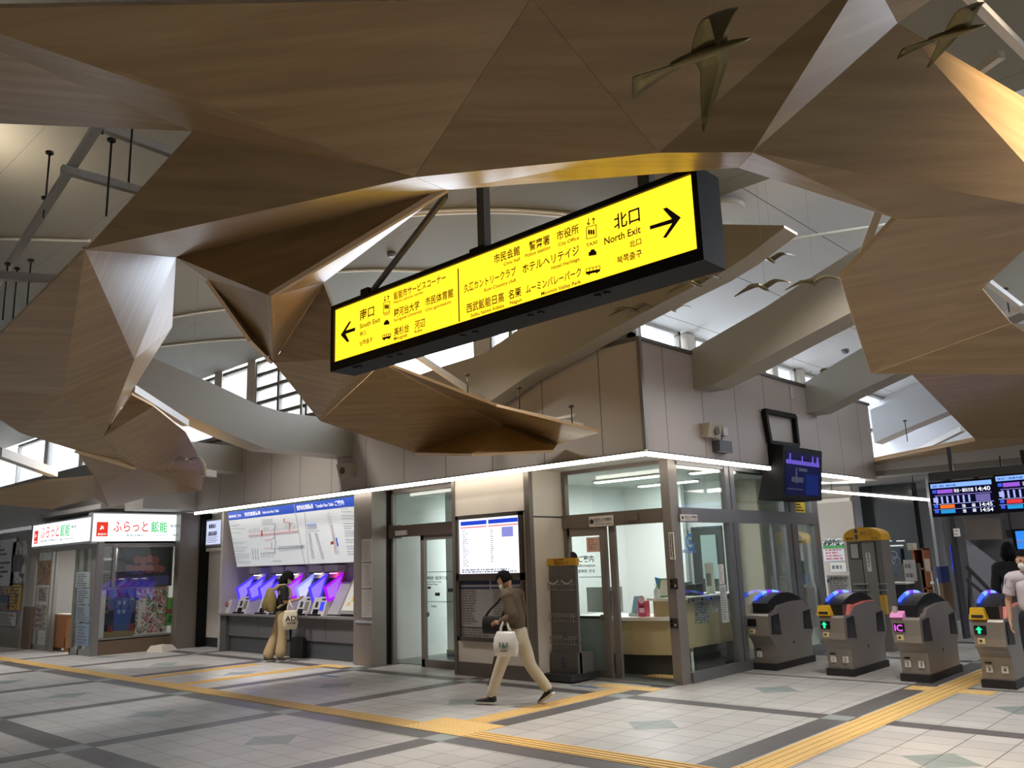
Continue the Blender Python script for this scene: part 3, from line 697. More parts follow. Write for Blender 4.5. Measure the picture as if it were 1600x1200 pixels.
# ================================================================== TICKET BLOCK FACADE
# steel pillar left of the ticket-room door, with three notices
q = G(); q.box(-12.07, -11.62, 8.88, 9.36, 0, SZ - .02); q.box(-12.16, -12.07, 8.91, 9.2, 0, SZ - .02); pil = struct('pillar', q, M_steel_d, bevel=.012)
q = G(); q.box(-11.625, -11.60, 9.2, 9.36, 0, SZ - .02); struct('trim_20', q, M_black)
for i, (y0, y1, lb) in enumerate(((843, 878, 'white printed sheet taped to the steel pillar, topmost of three'), (880, 919, 'white printed sheet taped to the steel pillar, middle of three'), (921, 965, 'white printed sheet taped to the steel pillar, lowest of three'))):
    x0, z1 = ry(565.5, y0, 8.875); x1, z0 = ry(581, y1, 8.875)
    t = thing('notice_sheet', lb, 'notice', (x0, 8.875, z0), 0, 'sheets on the steel pillar')
    q = G(); q.box(x0, x1, 8.872, 8.878, z0, z1); obj('sheet', q, mat('grey_paper', (196, 192, 188), .8), t)
    q = G(); dashes(q, x0 + .02, x1 - .02, z0 + .02, z1 - .02, 14, 8.871, .95, i, .3); obj('printing', q, mat('faint_ink', (150, 146, 142), .8), t)
p0 = ry(556, 971, 8.87); p1 = ry(580, 969, 8.87)
q = G(); q.box(p0[0], p1[0], 8.86, 8.88, p0[1] - .02, p0[1] + .02); tag(obj('glow_strip', q, mat('tape', (190, 196, 214), .25, .4)), 'pale strip painted for the glow on the steel pillar at waist height', 'strip')  # glow on the pillar put into the pale colour of a strip

# cream block with the timetable boards
q = G(); q.box(-9.58, -8.03, 8.9, 9.7, 0, SZ - .02); struct('wall_front', q, M_cream)
q = G()
for z in (2.30, 0.50): q.box(-9.58, -8.03, 8.893, 8.9, z - .012, z + .012)
q.box(-8.03, -8.024, 8.9, 9.66, 2.21, 2.23)
struct('trim_21', q, M_dark)
q = G(); q.box(-8.10, -8.0, 8.87, 8.95, 0, SZ - .02); q.box(-9.62, -9.56, 8.88, 9.35, 0, SZ - .02); struct('trim_22', q, steel('trim_steel', (126, 118, 110), .35))
q = G(); q.box(-9.56, -8.1, 8.885, 8.9, 0, .19); q.box(-8.03, -8.015, 8.95, 9.6, 0, .06); struct('baseboard_front', q, mat('brown_base', (104, 92, 86), .45))
def board_frame(t, x0, x1, z0, z1, y, w, m, d=.06):
    q = G()
    for a, b, c, e in ((x0, x1, z0, z0 + w), (x0, x1, z1 - w, z1), (x0, x0 + w, z0, z1), (x1 - w, x1, z0, z1)): q.box(a, b, y - d, y + .01, c, e)
    obj('board_frame', q, m, t)
bx0, bx1 = -9.5, -8.15
M_bframe = mat('board_frame_metal', (104, 96, 90), .4, .6)
tb = thing('timetable_board', 'bright backlit timetable board with blue header on the cream wall', 'timetable', (bx0, 8.9, 1.40))
board_frame(tb, bx0, bx1, 1.40, 2.30, 8.9, .05, M_bframe)
q = G(); q.box(bx0 + .05, bx1 - .05, 8.87, 8.885, 1.45, 2.25); obj('light_panel', q, emis('timetable_light', (236, 240, 255), 1.15), tb)
q = G(); q.box(bx0 + .09, -8.86, 8.864, 8.87, 2.16, 2.22); q.box(-8.82, bx1 - .08, 8.864, 8.87, 2.16, 2.22); obj('header_band', q, emis('timetable_blue', (40, 70, 200), .9), tb); q = G(); q.box(-8.55, -8.33, 8.864, 8.87, 1.96, 2.1); obj('lilac_block', q, emis('timetable_lilac', (140, 140, 214), .9), tb)
q = G(); q.box(bx0 + .09, -8.86, 8.864, 8.87, 2.12, 2.135); q.box(-8.82, bx1 - .08, 8.864, 8.87, 2.12, 2.135); obj('red_line', q, emis('timetable_red', (230, 90, 90), .9), tb)
q = G(); dashes(q, bx0 + .13, -9.15, 1.55, 2.1, 20, 8.866, .5, 3, .3); dashes(q, -8.78, -8.55, 1.6, 2.1, 18, 8.866, .3, 4, .3); dashes(q, bx0 + .1, bx1 - .1, 1.46, 1.52, 2, 8.866, 1, 5, .5); obj('printing', q, mat('print_blue_grey', (110, 116, 150), .8), tb)
tb = thing('timetable_board', 'unlit grey timetable board below the bright one on the cream wall', 'timetable', (bx0, 8.9, .5))
board_frame(tb, bx0, bx1, .5, 1.40, 8.9, .05, M_bframe)
q = G(); q.box(bx0 + .05, bx1 - .05, 8.875, 8.885, .55, 1.36); obj('panel', q, mat('unlit_panel', (168, 164, 162), .35), tb)
q = G(); q.box(bx0 + .06, -8.84, 8.869, 8.875, 1.29, 1.35); q.box(-8.80, bx1 - .06, 8.869, 8.875, 1.29, 1.35); q.box(bx0 + .06, -8.84, 8.869, 8.875, 1.23, 1.26); q.box(-8.80, bx1 - .06, 8.869, 8.875, 1.23, 1.26); obj('header_band', q, mat('dark_blue', (42, 48, 84), .5), tb)
q = G(); dashes(q, bx0 + .1, -9.05, .72, 1.22, 14, 8.871, .8, 6, .4); dashes(q, -8.76, -8.5, .72, 1.22, 14, 8.871, .7, 7, .4); dashes(q, bx0 + .08, bx1 - .1, .56, .66, 3, 8.871, .6, 8, .4); obj('printing', q, mat('print_brown', (112, 88, 86), .8), tb)
q = G(); q.box(bx0 + .06, -8.86, 8.869, 8.875, .675, .69); q.box(-8.8, bx1 - .07, 8.869, 8.875, .675, .69); obj('rule', q, M_dark, tb)

# ticket-room entrance
HX0, HX1, HY = -11.6, -9.6, 9.3
q = G(); q.box(HX0, HX1, HY - .06, HY + .1, 2.08, 2.27); q.box(HX0, HX0 + .14, HY - .08, HY + .1, 2.06, 2.29); dr = struct('door_1', q, mat('header_steel', (112, 98, 90), .4, .6, noise=.05, nscale=4))
q = G(); q.box(HX0 + .05, HX1, HY, HY + .01, 2.27, SZ - .02); obj('window_glass', q, glass('office_glass', (.94, .975, .965), .08), dr)
q = G(); q.box(HX0, HX0 + .05, HY - .02, HY + .06, 0, SZ); q.box(HX0, HX1, HY - .02, HY + .06, SZ - .08, SZ - .02); q.box(-10.83, -10.75, HY - .02, HY + .05, 0, 2.08); q.box(-10.83, HX1, HY - .02, HY + .05, 0, .12); q.box(-10.83, HX1, HY - .02, HY + .05, 2.0, 2.08); q.box(-10.79, -10.79 + .05, HY - .03, HY, 1.0, 1.2); obj('door_frame', q, M_steel_d, dr)
q = G(); q.box(-10.75, HX1, HY + .005, HY + .015, .12, 2.0); obj('door_glass', q, MATS['office_glass'], dr)
g = G(); dy = HY - .002
line_text(g, '特急券・指定券うりば', (668, 907), (699.5, 904), 5.5, 1, dy); line_text(g, 'Limited Express Tickets', (668, 911), (690, 909.5), 2.2, 1, dy); line_text(g, 'Reserved Tickets', (668, 914.5), (684, 913.5), 2.2, 1, dy)
for py in (894, 940):
    a = at(668, py, 1, dy); b = at(710, py, 1, dy); g.box(a.x, b.x, dy - .002, dy, a.z - .004, a.z + .004)
line_text(g, '西武鉄道', (674, 949), (682, 948.5), 3, 1, dy)
for (px, py, s) in ((668, 920, .05), (680, 931, .07), (700, 925, .08)):
    a = at(px, py, 1, dy); g.box(a.x, a.x + s * 1.6, dy - .002, dy, a.z, a.z + s * .7)
obj('lettering', g, M_ink, dr)
a = at(668, 960, 1, HY - .01); q = G(); q.lathe((a.x, HY - .01, a.z), [(.035, 0), (.04, .006), (.035, .012)], 16, 'y'); obj('door_handle', q, M_grey, dr)
q = G(); a = at(620, 834, 1, HY - .06); q.box(a.x, a.x + .28, HY - .1, HY - .06, a.z - .035, a.z + .045); obj('door_sensor', q, mat('sensor', (170, 164, 158), .4), dr)
# ticket room interior
M_iwall = mat('office_wall', (228, 232, 230), .6)
q = G(); q.box(-12.0, -8.1, 13.0, 13.1, 0, SZ); q.box(-12.1, -11.95, 9.4, 13, 0, SZ); q.box(-9.45, -9.35, 9.8, 13, 0, SZ); q.box(-11.55, -11.0, 10.5, 10.6, 0, SZ); struct('wall_room', q, M_iwall)
q = G(); q.box(-11.0, -10.0, 10.9, 10.95, 0, .42); q.box(-11.55, -11.0, 10.48, 10.5, 0, .12); struct('baseboard_room', q, mat('slate', (84, 92, 92), .5))
q = G(); q.box(-11.0, -10.0, 10.95, 11.0, 0, SZ); struct('wall_room', q, M_iwall)
q = G(); q.box(-12, -6.2, 9.4, 14.2, .001, .012); struct('floor_room', q, mat('office_floor', (112, 116, 112), .3))
q = G(); q.box(-12, -6.3, 9.72, 14.2, SZ - .02, SZ + .02); struct('ceiling_room', q, mat('office_ceiling', (196, 204, 198), .7))
E_tube = emis('office_tube', (240, 255, 250), 6.0)
# fluorescent fittings inside the offices
def tube(label, x0, x1, y, z=2.85):
    t = thing('fluorescent_light', label, 'ceiling light', ((x0 + x1) / 2, y, z), 0, 'office ceiling lights')
    q = G(); q.box(x0, x1, y - .09, y + .09, z, z + .03); obj('housing', q, M_white, t)
    q = G(); q.box(x0 + .02, x1 - .02, y - .06, y + .06, z - .02, z); obj('diffuser', q, E_tube, t)
tube('office ceiling light seen high behind the information door glass, the nearer of two', -8.6, -7.3, 11.2); tube('office ceiling light seen behind the information door glass, the farther of two', -8.7, -7.5, 12.6)
tube('office ceiling light seen through the side transom beside the corner post', -6.9, -6.4, 11.4); tube('ticket room ceiling light at the top of the left entrance', -10.3, -9.7, 10.6)

# information office: recessed front with sliding doors
IY, IX = 9.65, -6.15
q = G(); q.box(-8.02, -6.28, IY - .06, IY + .08, 2.05, 2.24); q.box(-8.02, -6.28, IY - .02, IY + .05, SZ - .07, SZ - .02); q.box(-8.02, -7.96, IY - .03, IY + .05, 0, SZ); d2 = struct('door_2', q, steel('header_steel_b', (118, 106, 96), .36, False))
q = G(); q.box(-7.96, -6.28, IY, IY + .01, 2.24, SZ - .07); obj('window_glass', q, MATS['office_glass'], d2)
q = G(); q.box(-7.37, -7.27, IY - .03, IY + .03, 0, 2.05); q.box(-7.24, -7.14, IY + .02, IY + .07, 0, 2.05); q.box(-7.96, -7.3, IY - .02, IY + .03, 0, .10); q.box(-7.96, -7.3, IY - .02, IY + .03, 1.93, 2.05); q.box(-7.96, -7.92, IY - .02, IY + .03, 0, 2.05); obj('door_frame', q, M_steel_d, d2)
q = G(); q.box(-7.92, -7.37, IY, IY + .01, .82, 1.93); obj('door_glass', q, MATS['office_glass'], d2)
q = G(); q.box(-7.92, -7.37, IY, IY + .012, .10, .79); obj('lower_panel', q, mat('frosted_teal', (134, 152, 152), .4), d2)
q = G(); q.box(-7.92, -7.37, IY - .005, IY + .01, .785, .82); obj('rail', q, M_dark, d2)
a = at(942, 965, 1, IY - .01); q = G(); q.lathe((a.x, IY - .03, a.z), [(.04, 0), (.045, .008), (.04, .02)], 16, 'y'); obj('door_handle', q, M_grey, d2)
q = G(); q.box(-7.23, -7.19, IY - .02, IY + .02, .95, 1.15); obj('pull_handle', q, mat('chrome', (210, 210, 212), .15, 1), d2)
g = G(); dy = IY - .003
line_text(g, 'ご案内', (904.7, 877.7), (928, 877), 9.5, 1, dy); line_text(g, 'Information', (902, 886.3), (930, 885.3), 4.6, 1, dy); line_text(g, '咨询处 안내', (903, 894.6), (929, 894), 5, 1, dy)
a = at(905, 902, 1, dy); b = at(941, 902, 1, dy); g.box(a.x, b.x, dy - .002, dy, a.z - .004, a.z + .004)
a = at(895, 872, 1, dy); g.lathe((a.x, dy - .002, a.z), [(.09, 0), (.09, .003)], 20, 'y')
obj('lettering', g, M_ink, d2)
a = at(977, 804, 1, IY - .06); b = at(999, 813, 1, IY - .06); q = G(); q.box(a.x, b.x, IY - .1, IY - .06, b.z, a.z); obj('door_sensor', q, mat('sensor_brown', (104, 92, 82), .4), d2)
def plate(label, x0, x1, z0, z1, ax, v, body, sub, cat='sign'):
    t = thing('notice_plate', label, cat, (x0 if ax == 1 else v, v if ax == 1 else x0, z0), 0, 'camera notice plates')
    q = G(); g = G()
    if ax == 1:
        q.box(x0, x1, v - .012, v, z0, z1); w = x1 - x0; h = z1 - z0
        g.text(body, (x0 + w * .22, v - .014, z0 + h * .45), (1, 0, 0), (0, 0, 1), w * .72, h * .36); g.text(sub, (x0 + w * .22, v - .014, z0 + h * .16), (1, 0, 0), (0, 0, 1), w * .72, h * .14); g.lathe((x0 + w * .11, v - .015, z0 + h * .5), [(h * .25, 0), (h * .25, .002)], 14, 'y')
    else:
        q.box(v, v + .012, x0, x1, z0, z1); w = x1 - x0; h = z1 - z0
        g.text(body, (v + .014, x0 + w * .24, z0 + h * .45), (0, 1, 0), (0, 0, 1), w * .72, h * .36); g.text(sub, (v + .014, x0 + w * .24, z0 + h * .16), (0, 1, 0), (0, 0, 1), w * .72, h * .14); g.lathe((v + .013, x0 + w * .11, z0 + h * .5), [(h * .25, 0), (h * .25, .002)], 14, 'x')
    obj('plate', q, mat('plate_pale', (206, 196, 192), .6), t); obj('lettering', g, M_ink, t)
a = at(921, 807.5, 1, IY - .06); b = at(959, 821, 1, IY - .06)
plate('white camera notice plate on the steel header over the information door', a.x, b.x, b.z, a.z + .0, 1, IY - .06, '防犯カメラ作動中', 'Security cameras in operation')
q = G(); a = at(916, 840, 1, IY - .004); b = at(941, 862, 1, IY - .004); q.box(a.x, b.x, IY - .006, IY - .002, b.z, a.z)
t = thing('notice_sheet', 'salmon paper notice taped inside the information door glass', 'notice', (a.x, IY - .004, b.z)); obj('sheet', q, mat('salmon_paper', (226, 190, 174), .8), t)
q = G(); dashes(q, a.x + .04, b.x - .03, b.z + .03, a.z - .02, 5, IY - .007, .8, 31, .3); obj('printing', q, mat('red_brown_ink', (150, 84, 72), .8), t)

# corner post
q = G(); q.box(-6.285, -6.15, 9.6, 9.81, 0, SZ - .02); post = struct('column', q, M_steel_d, bevel=.008)
q = G()
a = at(1044.5, 832, 1, 9.595); b = at(1055.5, 874, 1, 9.595); q.box(a.x, b.x, 9.59, 9.6, b.z, a.z); st = thing('sticker', 'narrow white sticker with two columns of writing on the corner post', 'sticker', (a.x, 9.595, b.z)); obj('sheet', q, M_paper, st)
g = G()
rnd_ = random.Random(3)
for k in range(2):
    xc = a.x + (b.x - a.x) * (.3 + .4 * k); z = a.z - .02
    while z > b.z + .03:
        h = rnd_.uniform(.012, .024); g.box(xc - .009, xc + .009, 9.587, 9.589, z - h, z); z -= h + .008
obj('printing', g, M_ink, st)
for (y0, y1, lb) in ((904, 921, 'upper dark button panel on the corner post'), (966, 982, 'lower dark button panel on the corner post')):
    a = at(1047, y0, 1, 9.598); b = at(1060, y1, 1, 9.598); t = thing('button_panel', lb, 'panel', (a.x, 9.6, b.z), 0, 'button panels on the post')
    q = G(); q.box(a.x, b.x, 9.585, 9.6, b.z, a.z); obj('plate', q, mat('panel_dark', (76, 70, 68), .4, .5), t); q = G(); w = b.x - a.x; h = a.z - b.z
    q.box(a.x + w * .1, a.x + w * .42, 9.582, 9.585, b.z + h * .15, b.z + h * .45); q.box(a.x + w * .1, a.x + w * .42, 9.582, 9.585, b.z + h * .6, b.z + h * .85); obj('key', q, M_black, t)
    q = G(); q.lathe((a.x + w * .72, 9.58, b.z + h * .35), [(w * .1, 0), (w * .1, .006)], 12, 'y'); obj('button', q, mat('button_white', (220, 220, 220), .3), t)

# side glazing along the gates
q = G()
for y0, y1 in ((11.05, 11.16), (11.2, 11.32), (12.86, 13.03), (13.08, 13.28), (13.9, 14.12)): q.box(IX - .06, IX + .03, y0, y1, 0, SZ - .02)
q.box(IX - .03, IX + .02, 12.40, 12.46, .1, 2.05)
q.box(IX - .055, IX + .034, 9.8, 14.1, 2.05, 2.24); q.box(IX - .05, IX + .04, 9.8, 14.1, 0, .13); q.box(IX - .04, IX + .02, 9.8, 14.1, SZ - .08, SZ - .02)
win = struct('window_30', q, steel('mullion_steel', (124, 124, 128), .36))
q = G(); q.box(IX - .01, IX, 9.81, 13.95, .13, 2.05); obj('window_glass', q, MATS['office_glass'], win)
q = G(); q.box(IX - .01, IX, 9.81, 13.95, 2.24, SZ - .08); obj('window_glass', q, MATS['office_glass'], win)
y0, z1 = rx(1062, 803.5, IX + .03); y1, z0 = rx(1089, 814.5, IX + .03)
plate('white camera notice plate on the steel header right of the corner post', y0, y1, z0, z1, 0, IX + .03, '防犯カメラ作動中', 'Security cameras in operation')

# information office interior
q = G(); q.box(-9.4, -7.35, 13.3, 13.4, 0, SZ); struct('wall_room', q, M_iwall)
q = G(); q.box(-8.1, -7.5, 13.25, 13.3, 0, 2.1); t = struct('door_4', q, mat('door_dark', (70, 74, 72), .5)); q = G(); q.box(-7.9, -7.6, 13.22, 13.25, 1.2, 1.95); obj('door_glass', q, mat('door_pane', (150, 170, 168), .2), t)
q = G(); q.box(-7.35, -6.95, 13.6, 13.7, 0, SZ); struct('wall_room', q, mat('cream_door', (226, 214, 196), .5))
q = G(); q.box(-9.35, -6.3, 14.15, 14.25, 0, SZ); struct('wall_room', q, mat('room_back', (206, 206, 196), .6))
# green notice board seen through the last pane
a = at(1244, 845, 1, 14.1); b = at(1262, 900, 1, 14.1)
t = thing('notice_board', 'dark green notice board seen through the last office pane', 'board', (a.x, 14.1, b.z)); q = G(); q.box(a.x, b.x, 14.08, 14.12, b.z, a.z); obj('panel', q, mat('board_green', (26, 70, 48), .6), t)
q = G(); q.box(a.x + .02, a.x + .12, 14.07, 14.08, b.z + .25, b.z + .55); obj('sheet', q, M_paper, t); q = G(); q.box(a.x - .02, b.x + .02, 14.07, 14.13, a.z, a.z + .03); obj('board_frame', q, M_paper, t)
a = at(1251, 897, 1, 14.05); b = at(1266, 913, 1, 14.05); q = G(); q.box(a.x, b.x, 14.0, 14.06, b.z, a.z); tag(obj('blue_box', q, mat('blue_box', (62, 84, 122), .5)), 'blue notice card below the green board inside the office', 'card')
a = at(1262, 830, 1, 13.9); b = at(1274, 960, 1, 13.9); q = G(); q.tube([(a.x, 13.9, 2.3), (a.x, 13.9, 1.15), (a.x + .05, 13.88, 1.0), (a.x + .05, 13.88, .1)], .02, 8); tag(obj('white_pipe', q, M_white), 'thin white pipe running down inside the last office pane', 'pipe')
q = G(); a = at(1246, 918, 1, 13.8); b = at(1268, 950, 1, 13.8); q.box(a.x, b.x, 13.7, 14.0, b.z - .3, a.z); tag(obj('wooden_chest', q, mat('chest_wood', (112, 88, 66), .6)), 'brown wooden chest behind the last office pane', 'chest')
# curved counter
def arc(cx, cy, r, a0, a1, n): return [(cx + r * math.cos(math.radians(a0 + (a1 - a0) * i / n)), cy + r * math.sin(math.radians(a0 + (a1 - a0) * i / n))) for i in range(n + 1)]
M_beige = mat('counter_beige', (196, 178, 136), .5)
ct = thing('information_counter', 'curved beige information counter with white top behind the open door', 'counter', (-7.2, 10.9, 0))
top = [(-8.3, 10.15)] + [(-8.3 + 1.66 * i / 12, 10.15 - .2 * math.sin(math.pi * i / 12)) for i in range(1, 12)] + [(-6.64, 10.15), (-6.64, 10.75), (-8.3, 10.75)]
q = G(); q.prism([(x, y, .74) for x, y in top], (0, 0, .045)); obj('worktop', q, mat('counter_white', (236, 234, 226), .25), ct)
q = G(); q.prism([(x - .02, y + .08, .28) for x, y in top[:-2]] + [(-6.66, 10.7, .28), (-8.3, 10.7, .28)], (0, 0, .46)); obj('front_panel', q, M_beige, ct)
q = G(); q.prism([(x - .02, y + .15, .012) for x, y in top[:-2]] + [(-6.66, 10.65, .012), (-8.3, 10.65, .012)], (0, 0, .27)); obj('plinth', q, mat('plinth', (66, 68, 66), .5), ct)
q = G(); q.box(-7.0, -6.66, 10.3, 10.7, .785, 1.0); obj('upper_counter', q, M_beige, ct); q = G(); q.box(-7.04, -6.64, 10.2, 10.72, 1.0, 1.035); obj('upper_top', q, MATS['counter_white'], ct)
sc = thing('side_counter', 'beige counter along the office side glass with a silver edge rail', 'counter', (-6.7, 11.2, 0))
q = G(); q.box(-6.62, -6.57, 10.42, 12.1, .35, 1.0); obj('front_panel', q, mat('side_beige', (206, 186, 146), .5), sc); q = G(); q.box(-7.1, -6.5, 10.8, 12.1, 1.0, 1.04); q.box(-6.62, -6.5, 10.42, 10.8, 1.0, 1.04); obj('worktop', q, MATS['counter_white'], sc); q = G(); q.box(-6.68, -6.63, 10.75, 12.05, .012, .35); obj('plinth', q, MATS['plinth'], sc)
q = G(); q.box(-6.5, -6.47, 10.42, 12.1, .96, 1.03); obj('edge_rail', q, M_grey, sc)
q = G()
for i in range(6): q.ball((-6.465, 10.5 + i * .24, .995), .016, 8, 6)
obj('edge_bolt', q, M_black, sc)
def sheet(label, pxa, pxb, ax, v, m, seed, cat='poster', rows=8, ink=None, name='poster', d=.004):
    A, B = at(*pxa, ax, v), at(*pxb, ax, v); t = thing(name, label, cat, tuple(A)); q = G(); g = G()
    if ax == 1: q.box(A.x, B.x, v - d, v, B.z, A.z); dashes(g, A.x + (B.x - A.x) * .1, A.x + (B.x - A.x) * .92, B.z + (A.z - B.z) * .06, A.z - (A.z - B.z) * .08, rows, v - d - .001, .9, seed, .45, chunk=(abs(B.x - A.x) * .05, abs(B.x - A.x) * .25))
    else: q.box(v, v + d, A.y, B.y, B.z, A.z); dashes(g, A.y + (B.y - A.y) * .1, A.y + (B.y - A.y) * .92, B.z + (A.z - B.z) * .06, A.z - (A.z - B.z) * .08, rows, v + d + .001, .9, seed, .45, 'x', chunk=(abs(B.y - A.y) * .05, abs(B.y - A.y) * .25))
    obj('sheet', q, m, t); obj('printing', g, ink or mat('ink_grey', (120, 120, 124), .8), t); return t
def speckle(name, cols, scale, seed=0.0):
    m = bpy.data.materials.new(name); m.use_nodes = True; nt = m.node_tree; b = nt.nodes['Principled BSDF']; b.inputs['Roughness'].default_value = .6
    tc = nt.nodes.new('ShaderNodeTexCoord'); mp = nt.nodes.new('ShaderNodeMapping'); mp.inputs['Location'].default_value = (seed, seed * 2, seed * 3); nz = nt.nodes.new('ShaderNodeTexNoise'); nz.inputs['Scale'].default_value = scale; nz.inputs['Detail'].default_value = 4; nz.inputs['Distortion'].default_value = 1.2
    r = nt.nodes.new('ShaderNodeValToRGB'); r.color_ramp.interpolation = 'CONSTANT'; n = len(cols)
    r.color_ramp.elements[0].position = 0; r.color_ramp.elements[0].color = lin(cols[0]); r.color_ramp.elements[1].position = .30 + .4 * (n - 1) / n; r.color_ramp.elements[1].color = lin(cols[-1])
    for i in range(1, n - 1): e = r.color_ramp.elements.new(.30 + .4 * i / n); e.color = lin(cols[i])
    nt.links.new(tc.outputs['Object'], mp.inputs[0]); nt.links.new(mp.outputs[0], nz.inputs['Vector']); nt.links.new(nz.outputs['Fac'], r.inputs[0]); nt.links.new(r.outputs[0], b.inputs['Base Color']); MATS[name] = m; return m
sheet('black and white patterned poster hanging on the side counter behind the glass', (1084, 937), (1108, 971), 0, -6.565, speckle('bw_print', [(30, 32, 36), (210, 210, 210), (60, 62, 66), (230, 230, 230)], 22), 41)
sheet('small white sheet beside the patterned poster on the side counter', (1110, 937), (1122, 956), 0, -6.565, M_paper, 42)
sheet('long narrow white notice strip on the office side glass, upper', (1122, 882), (1132, 912), 0, IX + .002, M_paper, 43, rows=9)
sheet('long narrow white notice strip on the office side glass, lower', (1124, 914), (1139, 972), 0, IX + .002, mat('notice_grey', (186, 190, 188), .7), 44, rows=14)
sheet('pale cream panel sheet standing on the side counter', (1100, 880), (1118, 930), 0, -6.75, mat('pale_cream', (226, 224, 200), .6), 45, rows=1)
# logo on the side glass: blue ring mark and caption
lg = thing('glass_logo', 'blue ring logo on the office side glass next to the corner post', 'logo', at(1079, 846, 0, IX + .004))
c = at(1078.5, 847, 0, IX + .004); q = G(); R = .115
n = 28; outer = [c + Vector((0, R * math.cos(a), R * math.sin(a))) for a in [math.radians(50 + 300 * i / n) for i in range(n + 1)]]; inner = [c + Vector((0, -.02 + R * .62 * math.cos(a), R * .62 * math.sin(a))) for a in [math.radians(50 + 300 * i / n) for i in range(n + 1)]]
for i in range(n): q.poly([outer[i], outer[i + 1], inner[i + 1], inner[i]])
q.ball(c + Vector((0, .0, .0)), (.001, R * .35, R * .35), 14, 8); q.poly([c + Vector((0, .0, R * 1.15)), c + Vector((0, .05, R * 1.45)), c + Vector((0, .06, R * 1.2))])
obj('ring_mark', q, mat('logo_blue', (70, 122, 176), .6), lg)
g = G(); line_text(g, '西武鉄道', (1067, 864), (1088, 863.5), 5, 0, IX + .004); obj('lettering', g, mat('logo_text', (84, 110, 190), .6), lg)
# things on the counters
def bottle(label, px, py, y, h, r, m, group=None):
    a = at(px, py, 1, y); t = thing('pump_bottle', label, 'bottle', tuple(a), 0, group); q = G(); q.lathe(a, [(r * .9, 0), (r, .01), (r, h * .62), (r * .45, h * .74), (r * .35, h * .8)], 14); obj('body', q, m, t)
    q = G(); q.lathe(a + Vector((0, 0, h * .8)), [(r * .4, 0), (r * .4, h * .06), (r * .12, h * .08), (r * .12, h * .18)], 10); q.box(a.x - r * .9, a.x + r * .2, a.y - r * .15, a.y + r * .15, a.z + h * .97, a.z + h * 1.02); obj('pump', q, M_white, t)
C1, C2 = at(1016, 961, 2, .785), at(1028, 936, 2, 1.04)
t = thing('pink_dispenser', 'pink dispenser box with round white top label on the curved counter', 'dispenser', (-7.130, 10.250, .785))
q = G(); q.box(-7.190, -7.060, 10.200, 10.300, .785, 1.0); obj('body', q, mat('pink', (214, 86, 120), .4), t, bevel=.01); q = G(); q.lathe((-7.125, 10.195, 1.02), [(.055, 0), (.055, .01)], 18, 'y'); q.box(-7.165, -7.085, 10.194, 10.200, .84, .9); obj('label_disc', q, mat('label_pink', (236, 200, 208), .5), t); q = G(); q.box(-7.160, -7.090, 10.192, 10.198, .915, .93); obj('slot', q, M_black, t)
t = thing('leaflet_holder', 'clear leaflet holder with blue leaflets left of the pink dispenser', 'holder', (-7.300, 10.300, .785)); q = G(); q.hexa([(-7.340, 10.220, .785), (-7.250, 10.220, .785), (-7.250, 10.300, .785), (-7.340, 10.300, .785), (-7.320, 10.300, 1.06), (-7.230, 10.300, 1.06), (-7.230, 10.340, 1.06), (-7.320, 10.340, 1.06)]); obj('leaflet', q, mat('leaflet_blue', (150, 190, 214), .5), t); q = G(); q.box(-7.360, -7.230, 10.200, 10.320, .785, .83); obj('tray', q, mat('clear_plastic', (206, 220, 220), .1), t)
t = thing('leaflet_holder', 'narrow pink and white leaflet tower beside the door stile on the counter', 'holder', (-7.600, 10.200, .785)); q = G(); q.box(-7.640, -7.580, 10.180, 10.240, .785, 1.2); obj('body', q, M_paper, t); q = G(); q.box(-7.645, -7.575, 10.170, 10.180, 1.13, 1.19); q.box(-7.645, -7.575, 10.170, 10.180, .9, .97); obj('label', q, MATS['pink'], t)
q = G(); q.hexa([(-7.780, 10.200, .785), (-7.660, 10.200, .785), (-7.660, 10.250, .785), (-7.780, 10.250, .785), (-7.700, 10.300, 1.06), (-7.660, 10.300, 1.06), (-7.660, 10.330, 1.06), (-7.700, 10.330, 1.06)]); tag(obj('document_stand', q, M_black), 'black slanted document stand at the left end of the counter', 'stand')
bottle('white pump bottle on the raised counter beside the green frame', 1027, 936, 10.3, .2, .045, mat('bottle_white', (214, 220, 216), .3))
t = thing('a_frame_sign', 'green and white A-frame card on the raised counter by the corner post', 'sign', (-6.890, 10.440, 1.04)); q = G(); q.prism([(-7.000, 10.390, 1.04), (-6.920, 10.390, 1.3), (-6.640, 10.390, 1.3), (-6.640, 10.390, 1.04)], (0, .015, 0)); obj('frame', q, mat('green_frame', (70, 170, 60), .5), t); q = G(); q.prism([(-6.940, 10.385, 1.06), (-6.895, 10.385, 1.285), (-6.640, 10.385, 1.285), (-6.640, 10.385, 1.06)], (0, -.004, 0)); obj('card', q, M_paper, t)
t = thing('leaflet_holder', 'tilted blue and white leaflet holder on the raised counter', 'holder', (-6.970, 10.440, 1.04)); q = G(); q.prism([(-6.980, 10.440, 1.04), (-7.040, 10.440, 1.32), (-6.960, 10.440, 1.3), (-6.910, 10.440, 1.04)], (0, .05, 0)); obj('leaflet', q, mat('leaflet_blue2', (84, 140, 200), .5), t)
